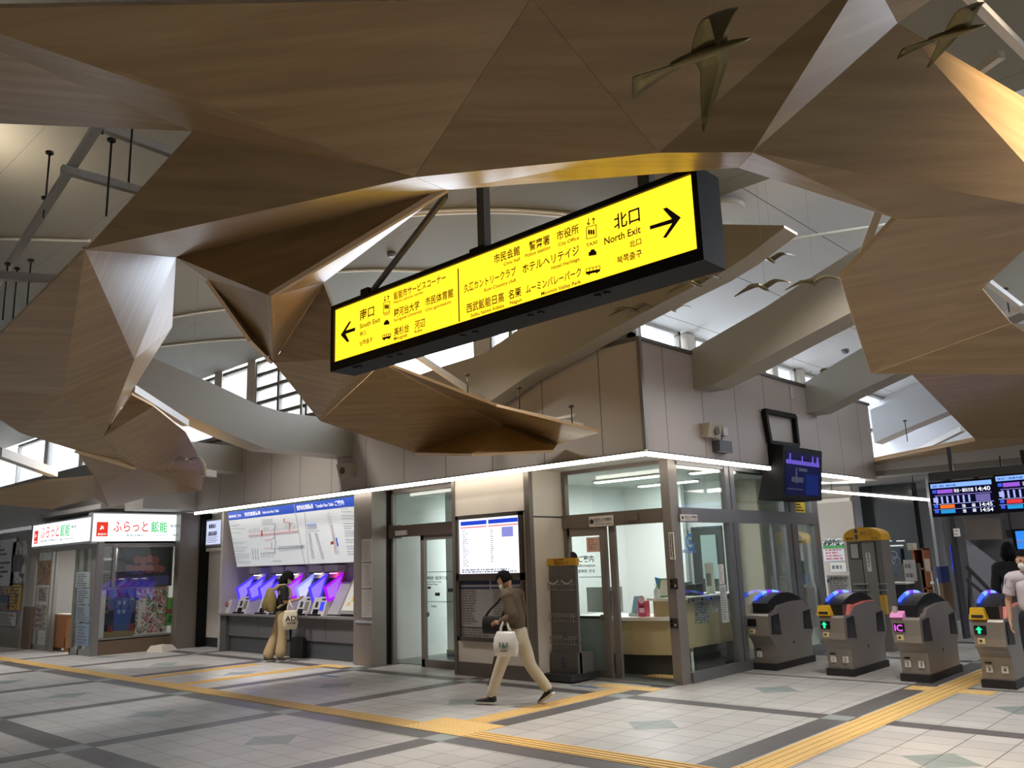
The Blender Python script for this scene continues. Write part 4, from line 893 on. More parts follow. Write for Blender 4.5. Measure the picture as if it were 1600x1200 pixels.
# desk equipment seen through the left door leaf and side glass
q = G(); q.box(-7.95, -7.45, 10.0, 10.2, .85, 1.2); 
t = thing('acrylic_screen', 'pale equipment and acrylic screens behind the left information door leaf', 'screen', (-7.7, 10.1, .79)); obj('body', q, mat('equipment_pale', (170, 180, 178), .4), t); q = G(); q.box(-7.6, -7.4, 9.95, 10.05, .95, 1.15); obj('device', q, mat('device', (90, 96, 98), .4), t)
t = thing('laptop', 'open laptop on the side counter behind the office glass', 'laptop', (-6.75, 11.100, 1.04)); q = G(); q.box(-6.9, -6.65, 10.950, 11.250, 1.04, 1.055); obj('base', q, M_grey, t); q = G(); q.hexa([(-6.9, 10.950, 1.055), (-6.88, 10.950, 1.055), (-6.88, 11.280, 1.055), (-6.9, 11.280, 1.055), (-6.97, 10.950, 1.22), (-6.95, 10.950, 1.22), (-6.95, 11.280, 1.22), (-6.97, 11.280, 1.22)]); obj('screen', q, mat('laptop_lid', (40, 48, 62), .3), t)
q = G(); q.box(-6.8, -6.62, 10.850, 11.050, 1.04, 1.2); tag(obj('desk_phone', q, M_dark, bevel=.02), 'dark desk phone on the side counter next to the corner post', 'phone')

# brochure rack in front of the recessed door
rk = thing('brochure_rack', 'grey brochure rack with yellow header and wire pockets beside the information door', 'rack', (-7.78, 9.3, 0))
q = G(); q.box(-8.0, -7.52, 9.24, 9.29, .1, 1.53); obj('back_panel', q, mat('rack_grey', (112, 110, 108), .45, .2), rk)
q = G(); q.box(-8.02, -7.5, 9.23, 9.3, 1.53, 1.63); obj('header', q, mat('rack_yellow', (212, 160, 44), .5), rk)
g = G(); g.text('西武グループ', (-7.76, 9.227, 1.545), (1, 0, 0), (0, 0, 1), .26, .042, align='c'); dashes(g, -7.9, -7.62, 1.596, 1.62, 1, 9.228, 1, 8, .5); obj('lettering', g, M_ink, rk)
q = G(); q.box(-8.0, -7.52, 9.2, 9.55, .1, .36); obj('lower_box', q, MATS['rack_grey'], rk)
q = G(); q.box(-8.0, -7.46, 8.98, 9.57, .02, .10); obj('base', q, M_dark, rk); 
c = Vector((-7.76, 9.197, .255)); q = G()
n = 24
for i in range(n):
    a0, a1 = math.radians(40 + 300 * i / n), math.radians(40 + 300 * (i + 1) / n)
    q.poly([c + Vector((.05 * math.cos(a0), 0, .05 * math.sin(a0))), c + Vector((.05 * math.cos(a1), 0, .05 * math.sin(a1))), c + Vector((.008 + .033 * math.cos(a1), 0, .033 * math.sin(a1))), c + Vector((.008 + .033 * math.cos(a0), 0, .033 * math.sin(a0)))])
obj('ring_mark', q, mat('rack_logo', (70, 90, 150), .5), rk)
g = G(); g.text('西武鉄道', (-7.76, 9.197, .17), (1, 0, 0), (0, 0, 1), .09, .02, align='c'); obj('lettering', g, M_dark, rk)
for row, z in enumerate((1.2, .78, .48)):
    for k in range(2):
        x0 = -7.98 + k * .24; q = G()
        for zz in (z, z + .07, z + .1): q.tube([(x0, 9.24, zz), (x0, 9.17, zz), (x0 + .2, 9.17, zz), (x0 + .2, 9.24, zz)], .0035, 5)
        for i in range(5): q.tube([(x0 + .2 * i / 4, 9.17, z), (x0 + .2 * i / 4, 9.17, z + .1)], .003, 5)
        obj('wire_pocket', q, mat('wire', (176, 172, 168), .3, .8), rk)
for k in range(2):
    x0 = -7.97 + k * .25; q = G(); q.tube([(x0 + .19 * i / 10, 9.16, 1.33 - .05 * math.sin(math.pi * i / 10)) for i in range(11)], .007, 6); obj('hook', q, M_white, rk)
# speakers and boxes on the bulkhead
def speaker(label, a, b, ax, v):
    A, B = at(*a, ax, v), at(*b, ax, v); t = thing('wall_speaker', label, 'speaker', tuple((A + B) / 2), 0, 'wall speakers'); q = G(); g = G(); zc = (A.z + B.z) / 2
    if ax == 1: q.hexa([(A.x + .02, v - .1, B.z), (B.x - .0, v - .1, B.z), (B.x, FY, B.z), (A.x, FY, B.z), (A.x, v - .16, A.z), (B.x, v - .16, A.z), (B.x, FY, A.z), (A.x, FY, A.z)]); g.lathe(((A.x * .55 + B.x * .45), v - .135, zc), [(.06, 0), (.06, -.02)], 16, 'y')
    else: q.hexa([(FX, A.y, B.z), (v + .1, A.y + .02, B.z), (v + .1, B.y, B.z), (FX, B.y, B.z), (FX, A.y, A.z), (v + .16, A.y, A.z), (v + .16, B.y, A.z), (FX, B.y, A.z)]); g.lathe((v + .13, A.y * .4 + B.y * .6, zc), [(.06, 0), (.06, .02)], 16, 'x')
    obj('cabinet', q, mat('speaker_beige', (168, 156, 140), .5), t); obj('cone', g, mat('cone', (84, 74, 64), .6), t)
speaker('beige wall speaker on the front bulkhead above the ticket machines', (537, 727), (556, 745), 1, FY)
speaker('beige wall speaker high on the side bulkhead', (1093, 662), (1115, 687), 0, FX)
A, B = at(1122, 687, 0, FX + .1), at(1143, 708, 0, FX + .1); t = thing('antenna_box', 'dark grey box with cable on the side bulkhead right of the speaker', 'box', (FX, A.y, B.z)); q = G(); q.box(FX, FX + .12, A.y, B.y, B.z, A.z); obj('case', q, mat('box_dark', (70, 70, 74), .5), t, bevel=.01)
q = G(); q.tube([(FX + .05, A.y + .15, A.z), (FX + .06, A.y + .2, A.z + .06), (FX + .05, A.y + .1, A.z + .1), (FX + .03, A.y + .06, A.z + .12)], .008, 6); obj('cable', q, M_black, t)
A, B = at(1125, 668, 0, FX), at(1133, 682, 0, FX); q = G(); q.box(FX, FX + .05, A.y, B.y, B.z, A.z); tag(obj('junction_box', q, M_white), 'small white junction box above the dark box on the side bulkhead', 'box')
A, B = at(1233, 603, 0, FX), at(1240, 624, 0, FX); q = G(); q.box(FX, FX + .012, A.y, B.y, B.z, A.z); tag(obj('access_plate', q, mat('plate_wall', (190, 178, 170), .5)), 'small flat access plate high on the side bulkhead', 'plate')
# wall screen with open steel frame
t = thing('wall_screen', 'black wall screen with open square bracket on the side bulkhead', 'screen', (FX, 12.4, 2.5))
TL, BL = at(1224, 695, 1, 11.95), at(1223, 778, 1, 11.95); TR = at(1284, 703, 0, TL.x); 
w_ = TR.y - TL.y; q = G(); q.hexa([(BL.x - .4, BL.y, BL.z), (BL.x, BL.y, BL.z), (BL.x, BL.y + w_, BL.z), (BL.x - .4, BL.y + w_, BL.z), (FX + .02, TL.y, TL.z + .05), (TL.x, TL.y, TL.z), (TL.x, TL.y + w_, TL.z), (FX + .02, TL.y + w_, TL.z + .05)]); obj('housing', q, M_black, t)
nrm = (Vector((BL.x, BL.y, BL.z)) - TL); ex = Vector((0, 1, 0)); ez = (TL - BL).normalized(); nn = ex.cross(ez).normalized(); nn = nn if nn.x > 0 else -nn; H_ = (TL - BL).length
def scr(u, v): return BL + ex * (w_ * u) + ez * (H_ * v) + nn * .004
def scr_rect(g, u0, u1, v0, v1): g.prism([scr(u0, v0), scr(u1, v0), scr(u1, v1), scr(u0, v1)], nn * .002)
q = G(); scr_rect(q, .05, .95, .07, .9); obj('display', q, mat('display_dark', (16, 18, 34), .12, emit=(24, 26, 70), es=.5), t)
q = G(); scr_rect(q, .06, .92, .66, .74); scr_rect(q, .14, .18, .74, .86); scr_rect(q, .45, .48, .72, .84); scr_rect(q, .72, .76, .72, .86); scr_rect(q, .84, .9, .72, .86); obj('violet_reflection', q, emis('reflection_violet', (120, 100, 220), .75), t)  # from here, reflections of the boards painted on the dark screen as glowing patches
q = G(); scr_rect(q, .3, .34, .3, .6); scr_rect(q, .2, .5, .32, .42); scr_rect(q, .1, .5, .17, .2); scr_rect(q, .38, .6, .54, .6); obj('grey_reflection', q, emis('reflection_grey', (96, 96, 120), .5), t)
q = G(); scr_rect(q, .56, .9, .1, .5); obj('blue_reflection', q, emis('reflection_blue', (40, 56, 130), .45), t)
q = G(); fa, fb, fc, fd = at(1194, 642, 0, FX + .05), at(1241, 651, 0, FX + .05), at(1246, 697, 0, FX + .05), at(1203, 692, 0, FX + .05)
for a, b in ((fa, fb), (fb, fc), (fc, fd), (fd, fa)): q.bar(a, b, .07, .07)
obj('bracket', q, M_black, t)
a = at(1237, 785, 0, IX + .02); b = at(1258, 800, 0, IX + .02); pl = sheet('small yellow sticker with black marks on the transom under the wall screen', (1236.5, 784), (1258, 801), 0, IX + .012, mat('yellow_sticker', (222, 190, 40), .6), 51, 'sticker', 3, M_black, 'sticker')
# ================================================================== TICKET MACHINE BAY
TX0, TX1 = -16.95, -12.09
q = G(); q.box(TX0 - .1, TX1, 9.62, 9.72, 0, SZ); struct('wall_bay', q, mat('bay_wall', (172, 168, 166), .5))
q = G(); q.box(TX0 - .12, TX0 - .05, 9.05, 9.65, 0, SZ - .02); struct('wall_bay', q, mat('bay_side', (190, 184, 180), .5))
ct = thing('ticket_counter', 'long grey ticket machine counter with metal edge shelf', 'counter', ((TX0 + TX1) / 2, 9.2, 0))
q = G(); q.box(TX0, TX1, 8.98, 9.62, .72, .76); obj('shelf', q, mat('shelf_metal', (176, 172, 172), .3, .6), ct)
q = G(); q.box(TX0, TX0 + .22, 9.04, 9.62, 0, .72); obj('end_panel', q, mat('end_panel', (94, 92, 92), .5), ct)
n = 4; L_ = (TX1 - TX0 - .22) / n
for i in range(n):
    q = G(); q.box(TX0 + .22 + i * L_ + .006, TX0 + .22 + (i + 1) * L_ - .006, 9.1, 9.6, .31, .715); obj('front_panel', q, mat('counter_panel', (104, 102, 104), .45), ct)
q = G(); q.box(TX0 + .22, TX1, 9.13, 9.6, 0.0, .30); obj('plinth', q, mat('counter_plinth', (78, 80, 84), .45), ct)
x_ = ry(458, 1015, 9.1)[0]; q = G(); q.box(x_, x_ + .42, 9.03, 9.1, .0, .36); tag(obj('waste_bin', q, mat('bin_black', (34, 33, 33), .5), bevel=.01), 'black square bin standing against the ticket counter plinth', 'bin')
# fare board, leaning forward at the top
B0 = Vector((-16.64, 9.2, 1.684)); BX = Vector((1, 0, 0)) * (16.64 - 12.165); BU = Vector((0, -.27, 1.155))
bn = BX.cross(BU).normalized(); bn = bn if bn.y < 0 else -bn
fb = thing('fare_board', 'large white backlit fare map board with blue header above the ticket machines', 'fare board', tuple(B0))
def bp(u, v, d=0.0): return B0 + BX * u + BU * v + bn * d
q = G(); q.hexa([bp(0, 0), bp(1, 0), bp(1, 0) + Vector((0, .4, 0)), bp(0, 0) + Vector((0, .4, 0)), bp(0, 1), bp(1, 1), bp(1, 1) + Vector((0, .6, 0)), bp(0, 1) + Vector((0, .6, 0))]); obj('board_case', q, mat('board_case', (182, 180, 178), .4), fb)
def brect(g, u0, u1, v0, v1, d=.004): g.prism([bp(u0, v0, d), bp(u1, v0, d), bp(u1, v1, d), bp(u0, v1, d)], bn * .003)
q = G(); brect(q, .003, .565, .01, .985, .002); brect(q, .57, .999, .01, .985, .002); obj('light_panel', q, mat('fare_panel', (214, 216, 218), .4, emit=(214, 220, 226), es=.34), fb)
q = G(); brect(q, .003, .565, .84, .985); brect(q, .57, .999, .84, .985); obj('header_band', q, mat('fare_blue', (38, 74, 178), .4, emit=(38, 74, 178), es=.35), fb)
q = G(); brect(q, 0, 1, .985, 1.03); obj('top_strip', q, mat('teal_dark', (40, 66, 66), .4), fb)
def btext(g, s, u, v, h, w=None): g.text(s, bp(u, v, .009), BX, BU, w, h)
g = G(); btext(g, '自動券売機ご案内', .01, .885, .055, .5); btext(g, '西武線運賃表', .155, .885, .075, .62); btext(g, 'Seibu Line Fare Table', .31, .89, .05, .6); btext(g, '連絡会社線運賃表', .585, .885, .085, .55); btext(g, 'Transfer Fare Table', .725, .885, .06, .56); btext(g, 'ご案内', .86, .885, .085, .28); obj('lettering', g, mat('lettering_white', (238, 240, 244), .5, emit=(238, 240, 244), es=.4), fb)
def cpx(x, y):      # photo detail crop -> board coordinates
    px, py = 280 + x / 3.75, 740 + y / 3.75
    d = ray(px, py); t = (B0 - EYE).dot(bn) / d.dot(bn); P = EYE + d * t - B0
    return P.x / BX.x, P.z / BU.z
def bline(g, pts, w):
    for a, b in zip(pts[:-1], pts[1:]):
        A, C = bp(*cpx(*a), .007), bp(*cpx(*b), .007); g.bar(A, C, w, .003, up=bn.cross(C - A))
g = G(); bline(g, [(410, 362), (700, 332)], .028); bline(g, [(410, 370), (700, 341)], .018); bline(g, [(648, 335), (650, 285), (618, 285), (618, 262)], .03); bline(g, [(650, 290), (670, 288)], .03); bline(g, [(505, 387), (545, 384), (560, 370)], .02); bline(g, [(500, 437), (545, 435)], .012); bline(g, [(487, 332), (490, 366)], .06); bline(g, [(905, 395), (905, 412)], .12); bline(g, [(895, 300), (915, 440), (918, 470)], .01); obj('red_line', g, mat('map_red', (226, 100, 84), .5), fb)
g = G(); bline(g, [(487, 298), (545, 293), (565, 293), (560, 340), (566, 400), (563, 470)], .016); bline(g, [(480, 465), (560, 460)], .02); bline(g, [(545, 400), (545, 440), (600, 436)], .012); bline(g, [(580, 440), (735, 428)], .012); bline(g, [(585, 427), (735, 418)], .05)
rnd = random.Random(5)
for i in range(26): x = 415 + i * 11; y = 352 - (x - 415) * .1; bline(g, [(x, y), (x - 1, y - rnd.uniform(14, 30))], .008)
for i in range(6): bline(g, [(490 + i * 11, 294 - i), (489 + i * 11, 268 - i)], .01); bline(g, [(484 + i * 13, 466 - i), (486 + i * 13, 492)], .008)
for i in range(16): bline(g, [(590 + i * 9, 440 - i), (590 + i * 9, 457 - i)], .007)
bline(g, [(430, 440), (437, 505)], .012); bline(g, [(445, 438), (452, 505)], .012); bline(g, [(460, 438), (467, 505)], .012); bline(g, [(550, 510), (600, 512)], .012); bline(g, [(752, 338), (825, 334)], .006); bline(g, [(735, 205), (760, 530)], .006)
obj('map_line', g, mat('map_grey', (126, 132, 146), .5), fb)
g = G(); bline(g, [(750, 300), (808, 294)], .09); bline(g, [(925, 375), (935, 425)], .05); obj('blue_label', g, MATS['fare_blue'], fb)
g = G()
def btextrow(x0, x1, y, w=.016):
    x = x0
    while x < x1: xe = x + rnd.uniform(5, 22); bline(g, [(x, y), (min(xe, x1), y - (min(xe, x1) - x) * .05)], w); x = xe + 3
for y, w_ in ((283, 30), (300, 58), (308, 40), (322, 85), (345, 55), (382, 25), (400, 85), (410, 60), (430, 85), (442, 70), (455, 60), (470, 95), (482, 85), (492, 85), (504, 40), (515, 90), (525, 85)): btextrow(300 + (y - 280) * .12, 300 + (y - 280) * .12 + w_, y)
for y, w_ in ((193, 75), (205, 40), (222, 60), (245, 80), (262, 60), (290, 70), (305, 80), (318, 45), (335, 70), (348, 75), (362, 50), (385, 70), (400, 40), (424, 60), (438, 60), (455, 70), (470, 50)): btextrow(948 + (y - 190) * .15, 948 + (y - 190) * .15 + w_, y)
for i in range(22):
    y = 350 + i * 7; btextrow(755 + i * 1.2, 772 + i * 1.2, y, .01); btextrow(795 + i * 2, 812 + i * 2, y, .01); btextrow(868 + i * 2.6, 885 + i * 2.6, 235 + i * 11, .012)
obj('printing', g, mat('fare_ink', (130, 134, 146), .7), fb)
# ticket machines
M_mach = mat('machine_pale', (206, 202, 204), .4); M_mface = mat('machine_grey', (172, 170, 172), .4)
WING = {'violet': ((70, 52, 255), (150, 130, 255)), 'magenta': ((150, 20, 235), (176, 110, 240)), 'pale': ((120, 130, 255), (206, 208, 246))}
def wing(t, x, kind):
    P = [(9.55, 1.52), (9.12, 1.26), (9.20, 1.0), (9.40, 1.06)]; e, f = WING[kind]; c = (sum(p[0] for p in P) / 4, sum(p[1] for p in P) / 4)
    inn = [(c[0] + (a - c[0]) * .74, c[1] + (b - c[1]) * .74) for a, b in P]
    q = G(); q.prism([(x, a, b) for a, b in inn], (.012, 0, 0)); w = obj('side_screen', q, mat('wing_face_' + kind, f, .2, emit=f, es=.55), t)
    q = G()
    for i in range(4):
        j = (i + 1) % 4; q.prism([(x - .002, *P[i]), (x - .002, *P[j]), (x - .002, *inn[j]), (x - .002, *inn[i])], (.02, 0, 0))
    obj('light_edge', q, emis('wing_edge_' + kind, e, 1.25), w)
def machine(label, cx, wl, wr, slot, w=.42):
    t = thing('ticket_machine', label, 'ticket machine', (cx, 9.3, .76), 0, 'ticket machines on the counter')
    q = G(); q.hexa([(cx - w / 2, 9.12, .76), (cx + w / 2, 9.12, .76), (cx + w / 2, 9.62, .76), (cx - w / 2, 9.62, .76), (cx - w / 2, 9.22, 1.08), (cx + w / 2, 9.22, 1.08), (cx + w / 2, 9.62, 1.08), (cx - w / 2, 9.62, 1.08)]); obj('console', q, M_mach, t, bevel=.01)
    q = G(); q.hexa([(cx - w / 2 + .03, 9.34, 1.09), (cx + w / 2 - .03, 9.34, 1.09), (cx + w / 2 - .03, 9.36, 1.09), (cx - w / 2 + .03, 9.36, 1.09), (cx - w / 2 + .03, 9.5, 1.42), (cx + w / 2 - .03, 9.5, 1.42), (cx + w / 2 - .03, 9.52, 1.42), (cx - w / 2 + .03, 9.52, 1.42)]); obj('touch_screen', q, mat('touch_screen', (30, 28, 34), .12), t)
    q = G(); q.hexa([(cx - w / 2, 9.36, 1.08), (cx + w / 2, 9.36, 1.08), (cx + w / 2, 9.62, 1.08), (cx - w / 2, 9.62, 1.08), (cx - w / 2, 9.58, 1.53), (cx + w / 2, 9.58, 1.53), (cx + w / 2, 9.62, 1.53), (cx - w / 2, 9.62, 1.53)]); obj('screen_housing', q, mat('housing_cream', (190, 176, 160), .5) if slot != 'pink' else mat('housing_pink', (206, 128, 134), .5), t)
    q = G(); q.box(cx - w / 2, cx + w / 2, 9.42, 9.62, 1.53, 1.66); h = obj('header_panel', q, M_mach, t); q = G(); q.box(cx - w / 2, cx + w / 2, 9.41, 9.42, 1.515, 1.535); obj('dark_line', q, M_dark, h)
    q = G(); q.box(cx - .07, cx + .07, 9.44, 9.52, 1.495, 1.52); obj('lamp', q, emis('machine_lamp_' + ('pink' if slot == 'pink' else 'white'), (255, 130, 250) if slot == 'pink' else (236, 230, 255), 3.0), t)
    def fr(x0, x1, z0, z1, d=.006):       # on the slanted console face
        yy = lambda z: 9.12 + .1 * (z - .76) / .32 - d
        q.prism([(x0, yy(z0), z0), (x1, yy(z0), z0), (x1, yy(z1), z1), (x0, yy(z1), z1)], (0, d * .9, 0))
    q = G(); fr(cx - .15, cx + .02, .79, .87); obj('ticket_slot', q, M_black, t); q = G(); fr(cx - .12, cx - .04, .9, 1.0); fr(cx + .05, cx + .17, 1.03, 1.06); obj('coin_slot', q, M_dark, t)
    q = G(); fr(cx + .04, cx + .16, .85, 1.0) ; obj('note_slot', q, emis('slot_blue', (60, 70, 255), 1.1) if slot == 'pink' else mat('note_slot', (128, 124, 122), .4), t)
    if slot == 'green': q = G(); fr(cx - .14, cx + .02, .99, 1.03); obj('lit_slot', q, emis('slot_green', (200, 240, 80), 1.2), t)
    q = G(); q.box(cx - w / 2, cx + w / 2 - .08, 9.06, 9.2, .76, .785); obj('tray', q, M_black, t)
    if wl: wing(t, cx - w / 2 - .02, wl)
    if wr: wing(t, cx + w / 2 + .005, wr)
mx = lambda px: ry(px, 925, 9.4)[0]
machine('leftmost ticket machine with two violet lit side screens', mx(396), 'violet', 'violet', '')
machine('ticket machine second from the left, just left of the woman', mx(431), 'violet', 'violet', 'green')
machine('ticket machine behind the woman with a magenta lit side screen', mx(453), None, 'magenta', '')
machine('ticket machine right of the woman with a pale side screen', mx(491), 'pale', 'violet', '')
machine('ticket machine with pink screen housing, last before the map stand', mx(515), None, 'magenta', 'pink')
q = G(); cx = mx(372); q.hexa([(cx - .2, 9.14, .76), (cx + .1, 9.14, .76), (cx + .1, 9.6, .76), (cx - .2, 9.6, .76), (cx - .2, 9.22, 1.02), (cx + .1, 9.22, 1.02), (cx + .1, 9.6, 1.02), (cx - .2, 9.6, 1.02)]); t = thing('coin_changer', 'small pale console with a red-lined notice at the left end of the counter', 'machine', (cx, 9.3, .76)); obj('console', q, M_mach, t, bevel=.01)
q = G(); q.box(cx - .1, cx + .02, 9.16, 9.165, .9, .98); obj('label', q, mat('label_red', (190, 110, 96), .6), t)
a = at(536, 908, 1, 9.45); b = at(557, 954, 1, 9.15)
t = thing('map_stand', 'silver framed local map on a slanting stand at the right end of the ticket counter', 'map', (-12.5, 9.3, .76))
q = G(); q.hexa([(-12.92, 9.12, .80), (-12.1, 9.12, .80), (-12.1, 9.18, .80), (-12.92, 9.18, .80), (-12.92, 9.5, 1.50), (-12.1, 9.5, 1.50), (-12.1, 9.58, 1.50), (-12.92, 9.58, 1.50)]); obj('frame', q, mat('map_frame', (176, 172, 174), .3, .6), t)
def ms(u, v, d): return Vector((-12.92 + .82 * u, 9.12 + .38 * v - d * .88, .80 + .70 * v + d * .47))
q = G(); q.prism([ms(.08, .08, .004), ms(1, .08, .004), ms(1, .94, .004), ms(.08, .94, .004)], Vector((0, .003, 0))); obj('map_sheet', q, mat('map_sheet', (212, 212, 206), .5), t)
q = G()
for u, v, w_, h_ in ((.3, .3, .14, .12), (.42, .45, .12, .25), (.62, .25, .2, .14), (.2, .2, .1, .08), (.55, .6, .08, .1)): q.prism([ms(u, v, .008), ms(u + w_, v, .008), ms(u + w_, v + h_, .008), ms(u, v + h_, .008)], Vector((0, .003, 0)))
obj('map_block', q, mat('map_yellow', (222, 190, 96), .5), t)
q = G()
for u, v, w_, h_ in ((.78, .42, .12, .16), (.7, .64, .06, .08), (.85, .8, .1, .06)): q.prism([ms(u, v, .009), ms(u + w_, v, .009), ms(u + w_, v + h_, .009), ms(u, v + h_, .009)], Vector((0, .003, 0)))
obj('map_mark', q, M_ink, t)
q = G(); q.hexa([(-13.4, 9.2, .78), (-12.95, 9.2, .78), (-12.95, 9.6, .78), (-13.4, 9.6, .78), (-13.4, 9.5, 1.35), (-12.95, 9.5, 1.35), (-12.95, 9.6, 1.35), (-13.4, 9.6, 1.35)]); tag(obj('filler_panel', q, M_mface), 'plain slanting pale panel between the last ticket machine and the map stand', 'panel')
# alcove with the white door and lit notice panel
q = G(); q.box(-18.6, TX0 - .06, 9.45, 9.55, 0, SZ); struct('wall_alcove', q, mat('alcove_white', (214, 208, 202), .5))
a = at(316, 857, 1, 9.4); b = at(351, 1002, 1, 9.4)
d5 = thing('door_5', 'white door', 'door', (a.x, 9.4, 0)); d5['kind'] = 'structure'
q = G(); q.box(a.x, a.x + .2, 9.33, 9.45, .12, a.z); q.box(b.x - .12, b.x, 9.33, 9.45, .12, a.z); q.box(a.x, b.x, 9.33, 9.45, a.z - .08, a.z); obj('door_frame', q, mat('door_white', (216, 208, 200), .5), d5)
q = G(); q.box(a.x + .2, b.x - .12, 9.41, 9.44, .2, a.z - .08); obj('door_leaf', q, mat('door_leaf', (206, 198, 190), .5), d5); q = G(); q.box(a.x + .2, b.x - .12, 9.41, 9.44, 0, .2); obj('door_gap', q, M_dark, d5)  # last box is a dark panel painted in for the dark gap under the leaf
q = G()
for x in (a.x + .17, b.x - .1): q.box(x, x + .03, 9.36, 9.4, 0, .2)
obj('door_foot', q, M_white, d5)
g = G(); line_text(g, '立入禁止', (350.2, 905), (352.2, 905), 1.8, 1, 9.32)
for i, ch in enumerate('関係者以外立入禁止'): p = at(350.6, 888 + i * 3, 1, 9.32); g.text(ch, p, (1, 0, 0), (0, 0, 1), .035, .035)
obj('lettering', g, mat('red_ink', (190, 60, 50), .6), d5)
a = at(315, 814, 1, 9.4); b = at(352, 853, 1, 9.4); a.x = max(a.x, -18.26); t = thing('lit_notice', 'small lit notice box above the white door in the alcove', 'sign', (a.x, 9.4, b.z))
q = G(); q.box(a.x, b.x, 9.3, 9.448, b.z, a.z); obj('case', q, mat('case_grey', (150, 146, 150), .4), t); q = G(); q.box(a.x + .04, b.x - .04, 9.292, 9.3, b.z + .05, a.z - .04); obj('light_panel', q, emis('notice_light', (206, 214, 244), .85), t)
g = G(); dashes(g, (a.x + b.x) / 2 - .2, (a.x + b.x) / 2 + .22, a.z - .4, a.z - .08, 2, 9.29, 1, 60, .55, chunk=(.05, .09)); dashes(g, a.x + .1, b.x - .1, b.z + .08, b.z + .3, 6, 9.29, 1, 61, .35); obj('printing', g, mat('violet_ink', (140, 130, 180), .7), t)
q = G(); q.box(-18.58, -18.35, 8.75, 9.5, 0, SZ + .02); struct('pillar', q, M_steel_d); q = G(); q.box(-18.36, -18.28, 9.2, 9.5, 0, SZ); struct('trim_23', q, M_black)

# ================================================================== CORNER SHOP
SXs, SYf = -18.6, 7.1
q = G(); q.box(-22.6, SXs, SYf, 9.0, SZ + .1, SZ + .2); q.box(-22.6, -22.1, SYf - .05, 9.2, 0, SZ + .2); struct('wall_shop', q, mat('shop_wall', (176, 172, 168), .5))
q = G(); q.box(-22.62, -22.05, SYf - .08, SYf + .1, 0, .95); struct('trim_24', q, mat('brown_wainscot', (112, 92, 80), .5))
q = G(); q.box(SXs - .12, SXs, SYf + .12, 8.76, 0, .3); struct('wall_shop', q, mat('shop_base', (118, 98, 78), .5))
q = G(); q.box(SXs - .02, SXs + .02, SYf, SYf + .12, 0, 2.3); q.box(SXs - .06, SXs + .01, 7.42, 7.48, 1.35, 2.25); q.box(SXs - .1, SXs, SYf + .12, 8.76, 2.2, 2.32); q.box(SXs - .3, SXs, SYf - .02, SYf + .04, 0, 2.3); q.box(SXs - .06, SXs + .0, SYf + .1, 8.76, .28, .34); struct('trim_25', q, steel('shop_steel', (146, 144, 140), .3))
q = G(); q.box(SXs - .3, SXs - .2, SYf + .2, 8.76, .3, 2.25); struct('wall_shop', q, mat('shop_display_back', (206, 206, 196), .6))
q = G(); q.box(SXs - .012, SXs - .002, SYf + .12, 8.76, .34, 2.2); w = struct('window_31', q, glass('shop_glass', (.93, .96, .96), .10))
# front entrance of the shop
q = G(); q.box(-22.05, SXs - .3, SYf - .02, SYf + .05, 2.18, 2.3); 
for x in (-22.05, -21.2, -20.95, -19.75, -19.3): q.box(x, x + .07, SYf - .02, SYf + .05, 0, 2.2)
q.box(-22.05, -21.2, SYf - .02, SYf + .04, 0, .12); q.box(-19.75, SXs - .3, SYf - .02, SYf + .04, 0, .12)
d6 = struct('door_6', q, MATS['shop_steel']); q = G(); q.box(-21.98, -21.2, SYf, SYf + .01, .12, 2.18); q.box(-19.68, SXs - .3, SYf, SYf + .01, .12, 2.18); obj('door_glass', q, MATS['shop_glass'], d6)
q = G(); q.box(-22.0, SXs - .3, 9.05, 9.12, 0, 2.9); struct('wall_shop', q, mat('shop_inside', (222, 222, 216), .6))
q = G(); q.box(-22.1, SXs - .25, SYf + .05, 9.1, 2.32, 2.4); struct('ceiling_shop', q, M_white)
area('shop_lamp', (-20.3, 8.0, 2.28), .8, 26, (1, .98, .95))
area('shop_window_lamp', (SXs - .12, 8.0, 2.18), .1, 3.5, (1, .97, .93), (0, 0, -1), 1.2)
def shop_thing(name, label, cat, x0, x1, y0, y1, z0, z1, m): q = G(); q.box(x0, x1, y0, y1, z0, z1); return tag(obj(name, q, m, bevel=.008), label, cat)
sx = lambda px, y: ry(px, 950, y)[0]
sz = lambda py, y: ry(100, py, y)[1]
t = thing('display_stand', 'orange-brown stand in the shop doorway', 'stand', (sx(96, 7.3), 7.3, 0)); q = G(); x0, x1 = sx(86, 7.2), sx(106, 7.2); q.box(x0, x1, 7.2, 7.4, .08, .78); obj('panel', q, mat('stand_orange', (158, 106, 62), .5), t); q = G(); q.box(x1 - .06, x1 - .01, 7.2, 7.38, 0, .3); q.box(x0 + .01, x0 + .06, 7.2, 7.38, 0, .1); obj('leg', q, mat('leg_wood', (140, 100, 60), .5), t); q = G(); q.box(x0 - .02, x1 + .02, 7.2, 7.42, .78, .8); obj('top', q, M_white, t)
shop_thing('shop_counter', 'white shop counter behind the orange stand', 'counter', sx(84, 8.2), sx(108, 8.2), 8.2, 8.5, 0, 1.1, mat('shop_counter', (204, 208, 206), .4))
shop_thing('blackboard', 'dark grey board on the shop counter front', 'board', sx(84, 8.15), sx(106, 8.15), 8.14, 8.18, sz(957, 8.15), sz(940, 8.15), mat('board_slate', (86, 92, 92), .5))
shop_thing('orange_screen', 'orange panel with a white paper inside the shop', 'panel', sx(87, 8.7), sx(108, 8.7), 8.7, 8.74, 0, sz(912, 8.7), mat('panel_orange', (190, 130, 46), .5))
sheet('white paper with black characters on the orange shop panel', (94, 915), (102, 935), 1, 8.70, M_paper, 71, 'paper', 2, M_ink, 'paper_sign')
